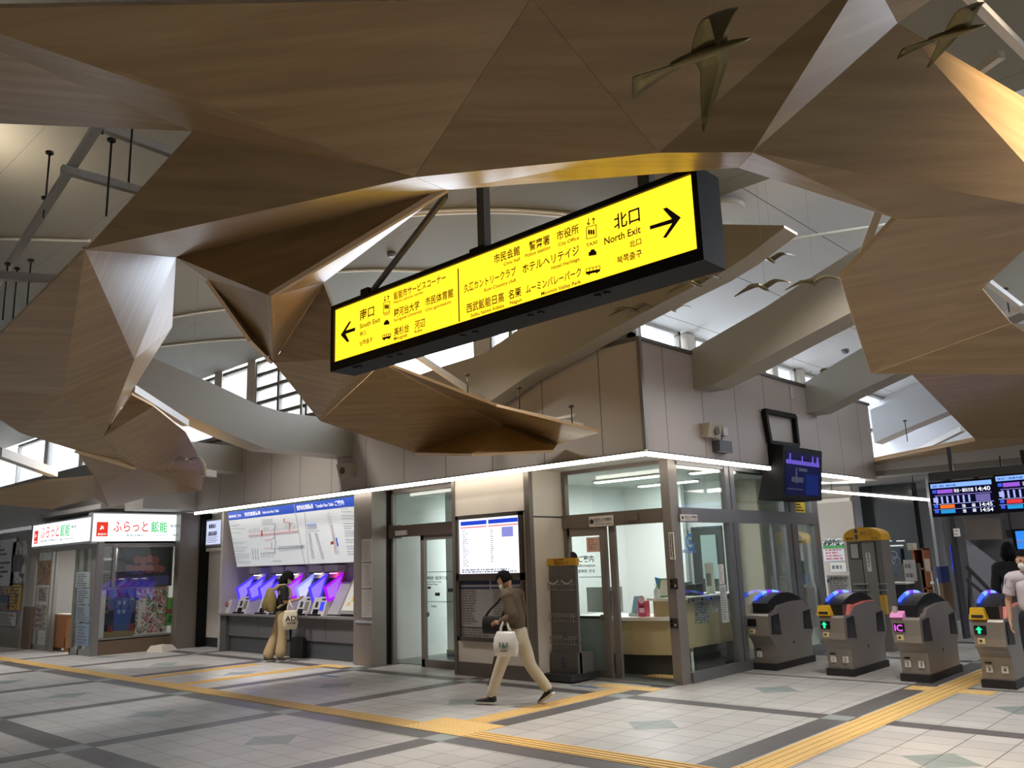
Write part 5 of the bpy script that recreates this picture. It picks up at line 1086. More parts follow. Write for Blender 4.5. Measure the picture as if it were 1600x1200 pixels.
sheet('framed landscape photo on the shop back wall', (91, 871), (117, 892), 1, 9.052, speckle('landscape', [(60, 80, 120), (180, 200, 220), (60, 80, 50), (200, 206, 210)], 6), 72, 'picture', 1, None, 'picture')
sheet('brown poster hanging at the left of the shop doorway', (61, 877), (77, 914), 1, SYf - .02, speckle('brown_print', [(150, 110, 80), (190, 150, 110), (90, 60, 44)], 9), 73)
for i, (a, b) in enumerate((((120, 894), (140, 918)), ((121, 920), (140, 944)), ((120, 946), (139, 972)), ((121, 974), (138, 1010)))):
    sheet('leaflet sheets on the right shop door leaf, %s' % ('topmost', 'second from the top', 'third from the top', 'lowest')[i], a, b, 1, SYf - .025, mat('leaf_grey%d' % i, (170 - i * 12, 182 - i * 8, 186), .6), 80 + i, 'leaflet', 6)
for i, (a, b) in enumerate((((62, 918), (72, 940)), ((56, 945), (70, 985)))):
    sheet('small leaflets on the left shop door leaf, %s' % ('upper', 'lower')[i], a, b, 1, SYf - .03, speckle('leafl%d' % i, [(120, 110, 100), (190, 180, 170), (80, 80, 90)], 12), 90 + i, 'leaflet', 4)
# posters in the side display
def post(label, a, b, m, v=SXs - .05, seed=0, rows=0):
    A, B = at(*a, 0, v), at(*b, 0, v); t = thing('display_poster', label, 'poster', (v, A.y, B.z), 0, 'posters in the shop display'); q = G(); q.box(v, v + .01, A.y, B.y, B.z, A.z); obj('sheet', q, m, t); return t, A, B
t, A, B = post('dark framed poster with stacked pink shapes, top of the shop display', (184, 855), (267, 915), mat('poster_dark', (46, 52, 48), .4))
v = SXs - .036
q = G()
for a, b, c, d in ((A.y, B.y, A.z - .03, A.z), (A.y, B.y, B.z, B.z + .03), (A.y, A.y + .03, B.z, A.z), (B.y - .03, B.y, B.z, A.z)): q.box(v, v + .02, a, b, c, d)
obj('poster_frame', q, mat('frame_brown', (92, 66, 62), .5), t)
w_, h_ = B.y - A.y, A.z - B.z
q = G()
for u, vv, r in ((.35, .68, .075), (.47, .66, .08), (.58, .7, .075), (.68, .66, .08), (.22, .46, .08), (.34, .44, .085), (.46, .46, .08), (.58, .44, .085), (.7, .46, .08), (.8, .43, .07)): q.ball((v, A.y + w_ * u, B.z + h_ * vv), (.004, w_ * r, h_ * r * 1.3), 12, 8)
obj('pink_shape', q, mat('poster_pink', (176, 96, 88), .5), t)
q = G()
for u, vv in ((.2, .4), (.3, .38), (.42, .36)): q.ball((v + .001, A.y + w_ * u, B.z + h_ * vv), (.004, w_ * .06, h_ * .06), 10, 6)
q.box(v, v + .004, A.y + w_ * .05, A.y + w_ * .95, B.z + h_ * .03, B.z + h_ * .26); obj('violet_shape', q, mat('poster_violet', (92, 84, 150), .5), t)
t, A, B = post('poster of a plain blue tower under a dusk sky in the shop display', (166, 921), (209, 996), mat('poster_sky', (74, 92, 142), .5)); w_, h_ = B.y - A.y, A.z - B.z
P = lambda u, vv: (v, A.y + w_ * u, B.z + h_ * vv)
q = G(); q.prism([P(.0, .0), P(1, 0), P(1, .16), P(0, .16)], (.003, 0, 0)); obj('ground', q, mat('poster_ground', (150, 128, 88), .5), t)
q = G(); q.prism([P(.28, .3), P(.78, .3), P(.76, .82), P(.3, .82)], (.005, 0, 0)); obj('tower', q, mat('poster_blue', (62, 88, 164), .5), t)
q = G(); q.prism([P(.26, .82), P(.8, .82), P(.68, .92), P(.4, .92)], (.006, 0, 0)); q.prism([P(.0, .16), P(.3, .16), P(.26, .6), P(.1, .55), P(0, .5)], (.004, 0, 0)); q.prism([P(.8, .16), P(1, .16), P(1, .55), P(.9, .5)], (.004, 0, 0)); obj('dark_shape', q, mat('poster_navy', (40, 42, 62), .5), t)
q = G()
for u, vv in ((.4, .68), (.56, .68), (.4, .5), (.56, .5)): q.prism([P(u, vv), P(u + .09, vv), P(u + .09, vv + .08), P(u, vv + .08)], (.008, 0, 0))
obj('pane', q, mat('poster_pane', (150, 170, 206), .5), t)
q = G()
for u in (.12, .2, .82, .9): q.prism([P(u, .14), P(u + .06, .14), P(u + .05, .28), P(u + .01, .28)], (.008, 0, 0))
obj('red_shape', q, mat('poster_red', (170, 64, 52), .5), t)
t, A, B = post('tall narrow poster strip lettered top to bottom, beside the shop corner', (154, 922), (165, 1000), M_paper); g = G(); cols = [(200, 60, 60), (60, 60, 70), (220, 170, 50), (60, 60, 70), (60, 130, 90)]
txt = 'MOOMINVALLEY PARK'; n = len(txt)
for k in range(5):
    g = G()
    for i, ch in enumerate(txt):
        if ch != ' ' and i % 5 == k: g.text(ch, (v - .002, A.y + (B.y - A.y) * .75, A.z - .02 - (A.z - B.z - .03) * i / n), (0, 0, -1), (0, 1, 0), .048, .06)
    obj('lettering', g, mat('strip_ink%d' % k, cols[k], .5), t)
t, A, B = post('flower-patterned red and white poster in the shop display', (212, 920), (258, 992), speckle('floral', [(40, 44, 60), (216, 210, 204), (180, 70, 60), (226, 222, 216), (60, 110, 60), (210, 150, 120)], 5.5, 3.0)); w_, h_ = B.y - A.y, A.z - B.z
q = G(); q.prism([P(.1, .2), P(.22, .2), P(.22, .72), P(.1, .72)], (.004, 0, 0)); q.prism([P(.22, .5), P(.34, .5), P(.34, .8), P(.22, .8)], (.004, 0, 0)); q.prism([P(0, 0), P(1, 0), P(1, .07), P(0, .07)], (.004, 0, 0)); obj('white_slip', q, M_paper, t)
t, A, B = post('green poster with red bands at the right end of the shop display', (260, 934), (282, 976), mat('poster_green', (110, 176, 66), .5)); w_, h_ = B.y - A.y, A.z - B.z
q = G(); q.prism([P(0, .42), P(.9, .5), P(.9, .56), P(0, .5)], (.003, 0, 0)); q.prism([P(0, .56), P(.5, .5), P(.5, .55), P(0, .62)], (.003, 0, 0)); obj('red_band', q, mat('band_red', (180, 50, 50), .5), t); q = G(); q.prism([P(.1, .1), P(1, .2), P(1, .4), P(.2, .35)], (.003, 0, 0)); obj('green_shape', q, mat('green_dark', (40, 120, 60), .5), t)
for i, (a, b, m) in enumerate((((161, 856), (180, 872), M_paper), ((161, 876), (178, 892), mat('leaf_b', (150, 150, 140), .6)), ((160, 896), (176, 915), mat('leaf_c', (196, 196, 190), .6)))): sheet('small sheet at the left of the shop display, %s' % ('top', 'middle', 'bottom')[i], a, b, 0, SXs - .06, m, 95 + i, 'leaflet', 5)
shop_thing('wooden_easel', 'light wooden easel at the right of the shop display', 'easel', SXs - .19, SXs - .14, 8.5, 8.68, 1.0, 1.75, mat('easel_wood', (170, 132, 90), .5))
# lit corner signs
E_shop = emis('shop_sign_light', (236, 250, 255), 1.25)
def shop_sign(label, ax, a0, a1, z0, z1, v, d):
    t = thing('shop_sign', label, 'sign', (a0, v, z0) if ax == 1 else (v, a0, z0)); q = G(); g = G()
    if ax == 1: q.box(a0, a1, v, v + d, z0, z1); g.box(a0 + .04, a1 - .02, v - .012, v, z0 + .04, z1 - .03)
    else: q.box(v - d, v, a0, a1, z0, z1); g.box(v, v + .012, a0 + .02, a1 - .04, z0 + .04, z1 - .03)
    obj('case', q, mat('sign_case', (184, 186, 188), .3, .5), t); obj('light_panel', g, E_shop, t); return t
SgL, SgR = ry(51, 837, 6.94)[0], SXs - .0
M_sred = emis('sign_red', (222, 60, 44), .9); M_sgrn = emis('sign_green', (40, 190, 84), .9); M_sink = mat('sign_dark', (60, 70, 80), .6)
def bird_logo(g, o, xd, s):
    zd = Vector((0, 0, 1)); f = lambda u, w: Vector(o) + Vector(xd) * (u * s) + zd * (w * s)
    g.poly([f(.3, .42), f(.42, .4), f(.5, .5), f(.72, .46), f(.66, .56), f(.74, .6), f(.6, .66), f(.62, .78), f(.48, .74), f(.44, .86), f(.4, .7), f(.42, .58), f(.32, .52)])
for side in (0, 1):
    if side == 0:
        z0, z1 = ry(51, 857, 6.94)[1], ry(142, 806, 6.94)[1]
        t = shop_sign('lit white shop sign on the corner, the half facing left', 1, SgL, SgR - .03, z0, z1, 6.94, .22); v = 6.926; ax = 1
        pts = dict(sq=((52.7, 850), (60, 829)), red=((63.7, 840), (92.4, 837), 16), grn=((94, 837), (109, 835), 17), bk=(112, 836))
        xd = (1, 0, 0)
    else:
        z0, z1 = rx(145, 849, SXs)[1], rx(297, 803, SXs)[1]
        t = shop_sign('lit white shop sign on the corner, the half facing right', 0, 6.95, 9.07, z0, z1, SXs, .22); v = SXs + .014; ax = 0
        pts = dict(sq=((150, 838), (169.4, 815.6)), red=((176, 831), (231, 828.7), 15.5), grn=((235.4, 830.4), (261, 829.8), 15.5), bk=(266, 829)); xd = (0, 1, 0)
    A, B = at(*pts['sq'][0], ax, v), at(*pts['sq'][1], ax, v); q = G()
    if ax == 1: q.box(A.x, B.x, v - .002, v + .002, A.z, B.z); wsq = B.x - A.x
    else: q.box(v - .002, v + .002, A.y, B.y, A.z, B.z); wsq = B.y - A.y
    obj('red_square', q, M_sred, t)
    g = G(); off = (0, -.006, 0) if ax == 1 else (.006, 0, 0)
    bird_logo(g, A + Vector(off) + Vector((0, 0, (B.z - A.z) * .18)), xd, wsq * .9); g.text('飯能市', A + Vector(off) + Vector(xd) * wsq * .12 + Vector((0, 0, (B.z - A.z) * .1)), xd, (0, 0, 1), wsq * .76, (B.z - A.z) * .12); obj('emblem', g, emis('emblem_white', (255, 250, 245), 1.0), t)
    g = G(); line_text(g, 'ふらっと', *pts['red'], ax, v, off); obj('lettering', g, M_sred, t)
    g = G(); line_text(g, '飯能', *pts['grn'], ax, v, off); obj('lettering', g, M_sgrn, t)
    g = G()
    if side == 1:
        for a, b, s, h in (((266, 824), (276, 823.5), '駅前', 4), ((278, 824), (290, 823.5), '案内', 4), ((197, 837.6), (225, 837.2), '飯能市観光', 2.2), ((244, 837.4), (262, 837.2), 'おみやげ', 2.2), ((270, 837.4), (291, 837.2), '観光案内所', 2.6)): line_text(g, s, a, b, h, ax, v, off)
    else:
        for a, b, s, h in (((112, 825), (120, 824.5), '駅前', 4), ((64, 846.5), (90, 844.5), '飯能市観光', 2.4), ((94, 844), (115, 843), '観光案内所', 2.6)): line_text(g, s, a, b, h, ax, v, off)
    obj('small_lettering', g, M_sink, t)
# posters and pillar at the far left
q = G(); q.box(-26, -22.6, 6.98, 7.1, 0, 2.75); struct('wall_shop', q, mat('left_wall', (150, 148, 146), .5)); q = G(); q.box(-26, -22.6, 6.95, 6.985, 0, .45); struct('baseboard_left', q, mat('granite', (126, 116, 108), .4, noise=.1, nscale=20))
for i, (a, b, m) in enumerate((((-30, 848), (20, 915), mat('poster_pale', (206, 208, 220), .4)), ((21, 847), (38, 913), speckle('bw_photo', [(90, 90, 90), (210, 210, 214), (150, 150, 150)], 3)), ((-2, 916), (14, 928), speckle('pink_print', [(200, 140, 140), (220, 190, 150), (120, 100, 110)], 9)), ((-2, 929), (14, 942), mat('poster_blue2', (70, 92, 150), .5)), ((15, 912), (31, 953), speckle('yellow_print', [(214, 168, 70), (226, 190, 90), (90, 70, 50)], 6)), ((-2, 944), (14, 954), speckle('mix_print', [(190, 120, 110), (200, 190, 180), (90, 90, 110)], 12)), ((-2, 956), (24, 978), mat('poster_white2', (206, 204, 206), .5)))):
    sheet('%s on the far left wall board' % ('large pale poster', 'tall black and white photo poster', 'small pink leaflet', 'small blue leaflet', 'yellow leaflet sheet', 'small red and white leaflet', 'wide white leaflet')[i], a, b, 1, 6.96, m, 100 + i, 'poster', (9, 1, 3, 3, 7, 3, 7)[i])
# odd things by the shop
a = at(257, 1015, 2, 0); t = thing('sign_weight', 'low white plastic weight block on the floor by the steel pillar', 'weight', tuple(a)); q = G(); q.hexa([(-18.35, 8.12, .0), (-17.95, 8.3, .0), (-18.15, 8.72, .0), (-18.55, 8.5, .0), (-18.32, 8.2, .12), (-18.05, 8.32, .12), (-18.2, 8.62, .12), (-18.48, 8.48, .12)]); obj('body', q, mat('weight_white', (214, 206, 190), .5), t, bevel=.02); q = G(); q.box(-18.3, -18.2, 8.38, 8.46, .12, .135); obj('cap', q, M_paper, t)

# ================================================================== TACTILE PAVING
M_yel = mat('tactile_yellow', (214, 178, 112), .55, noise=.06, nscale=6)
def tactile(label, x0, x1, y0, y1, kind='bars', axis='x'):
    q = G(); q.box(x0, x1, y0, y1, .0005, .004)
    w = (y1 - y0) if axis == 'x' else (x1 - x0)
    if kind == 'bars':
        for i in range(4):
            c = w * (i + .5) / 4
            if axis == 'x': q.box(x0, x1, y0 + c - .014, y0 + c + .014, .004, .009)
            else: q.box(x0 + c - .014, x0 + c + .014, y0, y1, .004, .009)
    else:
        nx, ny = max(1, int((x1 - x0) / .06)), max(1, int((y1 - y0) / .06))
        for i in range(nx):
            for j in range(ny):
                cx, cy = x0 + (i + .5) * (x1 - x0) / nx, y0 + (j + .5) * (y1 - y0) / ny; q.hexa([(cx - .016, cy - .016, .004), (cx + .016, cy - .016, .004), (cx + .016, cy + .016, .004), (cx - .016, cy + .016, .004), (cx - .009, cy - .009, .009), (cx + .009, cy - .009, .009), (cx + .009, cy + .009, .009), (cx - .009, cy + .009, .009)])
    return tag(obj('tactile_paving', q, M_yel), label, 'tactile paving', 'yellow tactile paving strips')
tactile('long yellow ribbed strip running left along the hall from the dotted crossing', -26, -7.1, 5.80, 6.08)
tactile('yellow ribbed strip running towards the camera side from the dotted crossing', -6.2, -3.56, 5.80, 6.08)
tactile('dotted yellow crossing patch in the middle of the floor near the walking man', -7.1, -6.2, 5.80, 6.4, 'dots')
tactile('yellow ribbed strip from the dotted crossing to the information door', -6.78, -6.5, 6.4, 8.98, 'bars', 'y')
tactile('dotted yellow patch in front of the information door', -7.1, -6.2, 8.98, 9.26, 'dots')
tactile('dotted pale yellow patch just inside the information door', -7.0, -6.35, 9.95, 10.25, 'dots').location.z = .012
tactile('broad yellow ribbed strip leading to the ticket gates', -3.54, -3.22, 6.2, 11.2, 'bars', 'y')
tactile('yellow ribbed strip passing between the third and fourth gate', -3.54, -3.22, 11.2, 14.6, 'bars', 'y')
tactile('dotted yellow patch where the gate strip meets the hall strip', -3.56, -3.2, 5.78, 6.2, 'dots')
tactile('dotted yellow bar across the front of the third gate', -3.8, -3.54, 10.6, 10.9, 'dots')
tactile('dotted yellow bar across the front of the fourth gate', -3.22, -2.88, 10.6, 10.9, 'dots')
tactile('yellow ribbed strip towards the ticket machines, the farther of two', -13.98, -13.72, 6.08, 8.1, 'bars', 'y')
tactile('yellow ribbed strip towards the ticket machines, the nearer of two', -12.62, -12.36, 6.08, 8.5, 'bars', 'y')
tactile('short yellow dotted bar in front of the ticket counter', -12.62, -11.95, 8.5, 8.72, 'dots')
q = G(); q.box(-8.0, -7.3, 8.6, 8.75, .0005, .003); a = at(905, 1072, 2, 0)
q = G(); q.box(a.x - .12, a.x + .3, a.y - .03, a.y + .03, .0005, .003); tag(obj('floor_tape', q, mat('tape_blue', (58, 104, 150), .6)), 'short blue tape mark on the floor by the brochure rack', 'tape')
a = at(510, 1056, 2, 0); q = G(); q.box(a.x - .15, a.x + .3, a.y - .03, a.y + .03, .0005, .003); tag(obj('floor_tape', q, MATS['tape_blue']), 'short blue tape mark on the floor in front of the ticket counter', 'tape')
# ================================================================== TICKET GATES
M_gate = mat('gate_steel', (158, 150, 142), .36, .55, noise=.14, nscale=2.2, stretch=(1, 1, 1))
M_gdark = mat('gate_black', (22, 22, 24), .3)
M_salmon = mat('gate_salmon', (226, 124, 112), .45)
E_led1, E_led2, E_led3 = emis('gate_led_blue', (60, 90, 255), 1.6), emis('gate_led_violet', (110, 50, 255), 1.5), emis('gate_led_pale', (110, 150, 255), 1.6)
GW = .165
def prof_prism(g, prof, x0, x1): g.prism([(x0, y, z) for y, z in prof], (x1 - x0, 0, 0))
BODY = [(.14, .085), (.13, .34), (.06, .42), (.0, .47), (-.01, .55), (0, .74), (.02, .765), (.22, .775), (.36, .86), (.8, .90), (1.16, .90), (1.3, .80), (1.44, .73), (1.45, .5), (1.38, .42), (1.32, .34), (1.31, .085)]
ARC = [(.10 + 1.18 * i / 16, .80 + .235 * math.sin(math.pi * (.12 + .80 * i / 16)) ** .8) for i in range(17)]
def gate(cx, front, label, pink, nums, sym, cap):
    t = thing('ticket_gate', label, 'ticket gate', (cx, front, 0), 0, 'row of automatic ticket gates')
    M = lambda g, name, m, par=None, **k: obj(name, g, m, par or t, local=True, **k)
    q = G(); prof_prism(q, BODY, -GW, GW); body = M(q, 'body', M_gate, bevel=.012)
    q = G(); q.box(-GW - .015, GW + .015, .09, 1.36, 0, .09); M(q, 'plinth', mat('gate_plinth', (38, 36, 36), .6))
    q = G(); prof_prism(q, [(.1, .775)] + ARC + [(1.28, .87), (.9, .88), (.36, .85), (.2, .775)], -GW + .04, GW - .05); M(q, 'hood', M_gdark)
    for i, (a, b, e) in enumerate(((1, 4, E_led1), (4, 6, E_led3), (6, 8, E_led2), (9, 11, E_led3), (11, 13, E_led2), (13, 16, E_led1))):
        q = G()
        pr = [(y, z + .004) for y, z in ARC[a:b + 1]]; prof_prism(q, pr + [(y, z + .032) for y, z in reversed(pr)], -GW + .04, -GW + .07); M(q, 'light_strip', e)
    for s in (-1, 1):
        for a, b in ((.07, .34), (1.1, 1.36)):
            q = G(); x = s * GW; q.hexa([(x - .012, a, .49), (x + .012, a, .49), (x + .012, b, .47), (x - .012, b, .47), (x - .012, a + .02, .735), (x + .012, a + .02, .735), (x + .012, b - .03, .755), (x - .012, b - .03, .755)]); M(q, 'sensor_panel', mat('sensor_glass', (40, 38, 40), .18))
        q = G(); q.ball((s * (GW + .002), .72, .33), (.006, .018, .022), 10, 6); M(q, 'lock', M_dark)
    q = G(); q.box(-.01, GW - .01, .18, .4, .772, .80) if not pink else q.hexa([(-.02, .2, .772), (GW - .005, .2, .772), (GW - .005, .46, .772), (-.02, .46, .772), (-.02, .28, .90), (GW - .005, .28, .90), (GW - .005, .46, .885), (-.02, .46, .885)]); M(q, 'reader', M_salmon if pink else mat('reader_grey', (160, 154, 150), .35, .4))
    if pink:
        q = G(); prof_prism(q, [(.4, .868), (.8, .905), (1.14, .905), (1.14, .912), (.8, .914), (.4, .88)], GW - .05, GW + .006); M(q, 'pink_strip', M_salmon)
    q = G(); q.box(-GW + .005, -GW + .055, .04, .1, .77, .90); M(q, 'front_post', mat('post_pale', (206, 196, 186), .3, .4), bevel=.01)
    if cap == 'yellow':
        q = G(); q.hexa([(-GW - .02, -.02, .77), (-.0, -.02, .77), (-.0, .1, .77), (-GW - .02, .1, .77), (-GW, .0, .90), (-.03, .0, .90), (-.03, .08, .90), (-GW, .08, .90)]); c = M(q, 'card_reader', mat('reader_yellow', (222, 176, 40), .45)); q = G(); q.box(-GW + .01, -.03, -.024, -.012, .79, .82); M(q, 'mark', M_ink, c)
    elif cap == 'pink':
        q = G(); q.hexa([(-GW - .02, -.02, .77), (-.03, -.02, .77), (-.03, .14, .77), (-GW - .02, .14, .77), (-GW - .02, -.0, .80), (-.03, -.0, .80), (-.03, .14, .86), (-GW - .02, .14, .86)]); M(q, 'card_reader', mat('reader_pink', (214, 150, 190), .3, emit=(230, 120, 200), es=.25))
    q = G(); q.box(-GW + .02, -.02, -.022, .0, .60, .70); d = M(q, 'display', mat('display_black', (8, 10, 10), .2))
    g = G()
    if sym == 'arrow':
        c = Vector((-.092, -.024, .65)); g.prism([c + Vector((u * .05, 0, w * .05)) for u, w in ((0, .85), (.75, .1), (.3, .1), (.3, -.75), (-.3, -.75), (-.3, .1), (-.75, .1))], (0, -.002, 0)); M(g, 'arrow', emis('gate_green', (40, 240, 150), 1.3), d)
    elif sym == 'IC': g.text('IC', (-.135, -.026, .61), (1, 0, 0), (0, 0, 1), .095, .075); M(g, 'lettering', emis('gate_magenta', (236, 90, 250), 1.3), d)
    q = G(); q.box(-GW + .045, -.045, -.021, -.008, .50, .56); lb = M(q, 'label', mat('label_cream', (224, 204, 160), .5)); g = G(); g.box(-.105, -.075, -.023, -.021, .515, .545); M(g, 'mark', mat('mark_brown', (90, 66, 30), .5), lb)
    for k, nb in enumerate(nums):
        x = -.08 + k * .16; q = G(); q.box(x - .035, x + .035, .118, .135, .17, .25); s = M(q, 'number_plate', M_paper if not (sym == 'arrow2' and k) else M_paper); g = G(); g.text(nb, (x, .116, .185), (1, 0, 0), (0, 0, 1), size=.06, align='c'); M(g, 'lettering', M_ink, s)
        if k == 0: g = G(); g.box(x - .04, x + .03, .117, .13, .27, .282); M(g, 'slot', M_black, s)
    return t
gate(-5.94, 11.30, 'ticket gate nearest the office glazing, half hidden behind the corner mullion', False, ('1', ), '', '')
gate(-4.83, 11.20, 'ticket gate with salmon top, yellow reader and green arrow, second from the office', True, ('1', '2'), 'arrow', 'yellow')
gate(-3.86, 11.12, 'ticket gate showing a magenta IC sign', False, ('2', '3'), 'IC', 'pink')
gate(-2.93, 11.05, 'ticket gate with salmon top and green arrow beside the person in the white top', True, ('3', '4'), 'arrow', 'yellow')

# ================================================================== HALL BEYOND THE GATES
q = G(); q.box(-11, 6, 20.9, 21.0, 0, 2.95); struct('wall_far', q, mat('hall_far_low', (104, 103, 104), .6))
q = G(); q.box(-11, 6, 21.0, 21.2, 0, 6); struct('wall_far', q, mat('hall_far', (190, 190, 192), .6))
q = G(); q.box(-9.4, 6, 16.3, 21, 2.95, 3.05); struct('ceiling_4', q, mat('hall_soffit', (128, 124, 120), .6))
q = G(); q.box(-5.86, 6, 16.3, 16.42, 3.05, 3.3); struct('wall_far', q, mat('hall_band', (176, 172, 170), .5))
Y1 = 17.5
def back(px0, py0, px1, py1, y, d, m, name, label, cat, bev=0.0):
    a, b = at(px0, py0, 1, y), at(px1, py1, 1, y); q = G(); q.box(a.x, b.x, y, y + d, max(0, b.z), a.z); return tag(obj(name, q, m, bevel=bev), label, cat)
a = at(1283, 812, 1, 18); b = at(1345, 905, 1, 18)
q = G(); q.box(a.x - 1, b.x, 18.0, 18.1, 0, 2.95); struct('wall_far', q, mat('far_cream', (190, 180, 168), .5))
q = G(); q.box(a.x, b.x, 17.9, 18.0, 2.62, 2.7); struct('trim_26', q, mat('lit_edge', (236, 226, 214), .4))
sheet('green-banded advertising poster on the far cream wall left of the yellow arch machine', (1286, 842), (1319, 858), 1, 17.98, speckle('ad_top', [(30, 40, 36), (226, 230, 226), (40, 70, 54), (230, 232, 230)], 5), 110, 'poster', 2)
t = sheet('white advertising poster with red lettering on the far cream wall', (1286, 856), (1321, 876), 1, 17.97, mat('ad_white', (222, 222, 228), .5), 111, 'poster', 4, mat('ad_red', (206, 90, 96), .6)); A, B = at(1286, 853, 1, 17.96), at(1320, 856.5, 1, 17.96); q = G(); q.box(A.x, B.x, 17.955, 17.96, B.z, A.z); obj('green_band', q, mat('ad_green', (80, 160, 90), .5), t)
sheet('plain white lower poster on the far cream wall', (1297, 879), (1323, 893), 1, 17.97, M_paper, 112, 'poster', 1)
q = G(); a = at(1340, 745, 1, 18.6); b = at(1446, 930, 1, 18.6); q.box(a.x, b.x, 18.6, 18.9, .0, a.z); k = struct('wall_kiosk', q, mat('kiosk_dark', (26, 32, 34), .12))
for i, (x0, x1, y0) in enumerate(((1388, 1393, 844.5), (1401, 1413, 844.5), (1389, 1411, 852))):
    a, b = at(x0, y0, 1, 18.58), at(x1, y0 + 1.2, 1, 18.58); q = G(); q.box(a.x, b.x, 18.56, 18.6, b.z, a.z); tag(obj('kiosk_lamp', q, emis('kiosk_lamp', (220, 226, 230), .8)), 'small white lamp in the dark shop front behind the gates, %s' % ('leftmost', 'upper right', 'long lower one')[i], 'lamp')
# yellow-arched fare machine
Yf = 14.3; L0, R0 = at(1319, 846, 1, Yf), at(1378, 846, 1, Yf); Tz = at(1348, 824, 1, Yf).z
t = thing('fare_machine', 'grey fare adjustment machine with a yellow arched top behind the gates', 'ticket machine', ((L0.x + R0.x) / 2, Yf, 0))
cxm = (L0.x + R0.x) / 2; wm = (R0.x - L0.x) / 2
q = G(); q.box(cxm - wm + .03, cxm + wm - .02, Yf, Yf + .4, 0, L0.z); obj('body', q, mat('fare_grey', (118, 112, 108), .45), t)
q = G(); q.prism([(cxm - wm, Yf - .02, L0.z)] + [(cxm - wm * math.cos(math.pi * i / 16), Yf - .02, L0.z + .07 + (Tz - L0.z - .07) * math.sin(math.pi * i / 16)) for i in range(17)] + [(cxm + wm, Yf - .02, L0.z)], (0, .4, 0)); obj('arched_top', q, mat('fare_yellow', (218, 164, 40), .45), t)
g = G(); g.text('のりこし', (cxm - .02, Yf - .026, L0.z + .09), (1, 0, 0), (0, 0, 1), .2, .06); g.text('精算機', (cxm - wm + .04, Yf - .026, L0.z + .02), (1, 0, 0), (0, 0, 1), .14, .04); g.text('Fare', (cxm + .16, Yf - .026, L0.z + .02), (1, 0, 0), (0, 0, 1), .09, .035); obj('lettering', g, mat('fare_ink2', (90, 66, 26), .6), t)
q = G(); q.ball((cxm - .09, Yf - .02, L0.z + .16), (.03, .008, .04), 10, 8); q.prism([(cxm - .12, Yf - .028, L0.z + .1), (cxm - .06, Yf - .028, L0.z + .1), (cxm - .07, Yf - .028, L0.z + .03), (cxm - .09, Yf - .028, L0.z + .015), (cxm - .11, Yf - .028, L0.z + .03)], (0, .006, 0)); obj('emblem', q, mat('emblem_grey', (84, 86, 104), .5), t)
q = G(); q.box(cxm - wm + .08, cxm - wm + .24, Yf - .015, Yf, L0.z - .3, L0.z - .03); b_ = obj('notice_frame', q, mat('frame_brown2', (70, 58, 54), .5), t); q = G(); q.box(cxm - wm + .1, cxm - wm + .22, Yf - .02, Yf - .015, L0.z - .28, L0.z - .05); obj('sheet', q, mat('sheet_grey', (170, 164, 158), .6), b_)
q = G(); q.box(cxm - .04, cxm + .18, Yf - .012, Yf, .4, L0.z - .04); obj('front_panel', q, mat('fare_panel2', (136, 132, 128), .4), t); q = G(); q.box(cxm - .045, cxm - .03, Yf - .016, Yf, .3, L0.z - .02); q.box(cxm + .18, cxm + .195, Yf - .016, Yf, .3, L0.z - .02); obj('seam', q, M_dark, t)
q = G(); q.box(cxm + .03, cxm + .1, Yf - .02, Yf - .012, L0.z - .5, L0.z - .2); st = obj('sticker', q, M_paper, t); g = G(); [g.text(ch, (cxm + .045, Yf - .023, L0.z - .255 - i * .055), (1, 0, 0), (0, 0, 1), .04, .045) for i, ch in enumerate('使用中止')]; obj('lettering', g, M_ink, st)
q = G()
for z in (.95, 1.05): q.box(cxm - wm + .1, cxm + .02, Yf - .1, Yf, z, z + .012); q.box(cxm + .2, cxm + wm, Yf - .1, Yf, z, z + .012)
obj('shelf', q, mat('shelf_pale', (170, 166, 162), .4), t)
# notice board on a stand
t = sheet('white notice headed in black on a stand behind the second gate', (1292, 899), (1332, 938), 1, 13.6, M_paper, 120, 'notice', 9, mat('ink_soft', (150, 148, 146), .8), 'notice_stand'); g = G(); line_text(g, 'お知らせ', (1298, 906.5), (1325, 904.5), 4.5, 1, 13.594); obj('lettering', g, M_ink, t); A = at(1312, 938, 1, 13.6); q = G(); q.tube([(A.x, 13.62, A.z + .2), (A.x, 13.62, 0)], .015, 8); q.box(A.x - .2, A.x + .2, 13.5, 13.75, 0, .02); obj('stand', q, M_grey, t); A = at(1292, 905, 1, 13.59); q = G(); q.box(A.x, A.x + .04, 13.588, 13.592, A.z - .05, A.z); obj('blue_mark', q, mat('mark_blue', (90, 130, 190), .5), t)
# white-topped table, notice stand, wooden shelf
Yt = 15.2; a = at(1384, 908, 1, Yt); b = at(1416, 913, 1, Yt)
t = thing('table', 'dark table with a white top behind the third gate', 'table', (a.x, Yt, 0)); q = G(); q.box(a.x, b.x, Yt, Yt + .5, b.z, b.z + .03); obj('tabletop', q, M_paper, t); q = G(); q.box(a.x + .05, b.x - .02, Yt + .03, Yt + .45, 0, b.z); obj('body', q, mat('table_dark', (52, 48, 46), .5), t)
sheet('tilted pale notice panel on a stand left of the wooden shelf', (1411, 875), (1434, 908), 1, 15.6, mat('panel_pale', (176, 176, 178), .5), 121, 'notice', 2, M_grey, 'notice_stand'); 
A = at(1422, 908, 1, 15.62); q = G(); q.box(A.x - .18, A.x + .18, 15.62, 15.7, 0, A.z + .3); tag(obj('stand_base', q, mat('stand_grey', (96, 94, 92), .5)), 'grey base board under the tilted notice panel', 'stand')
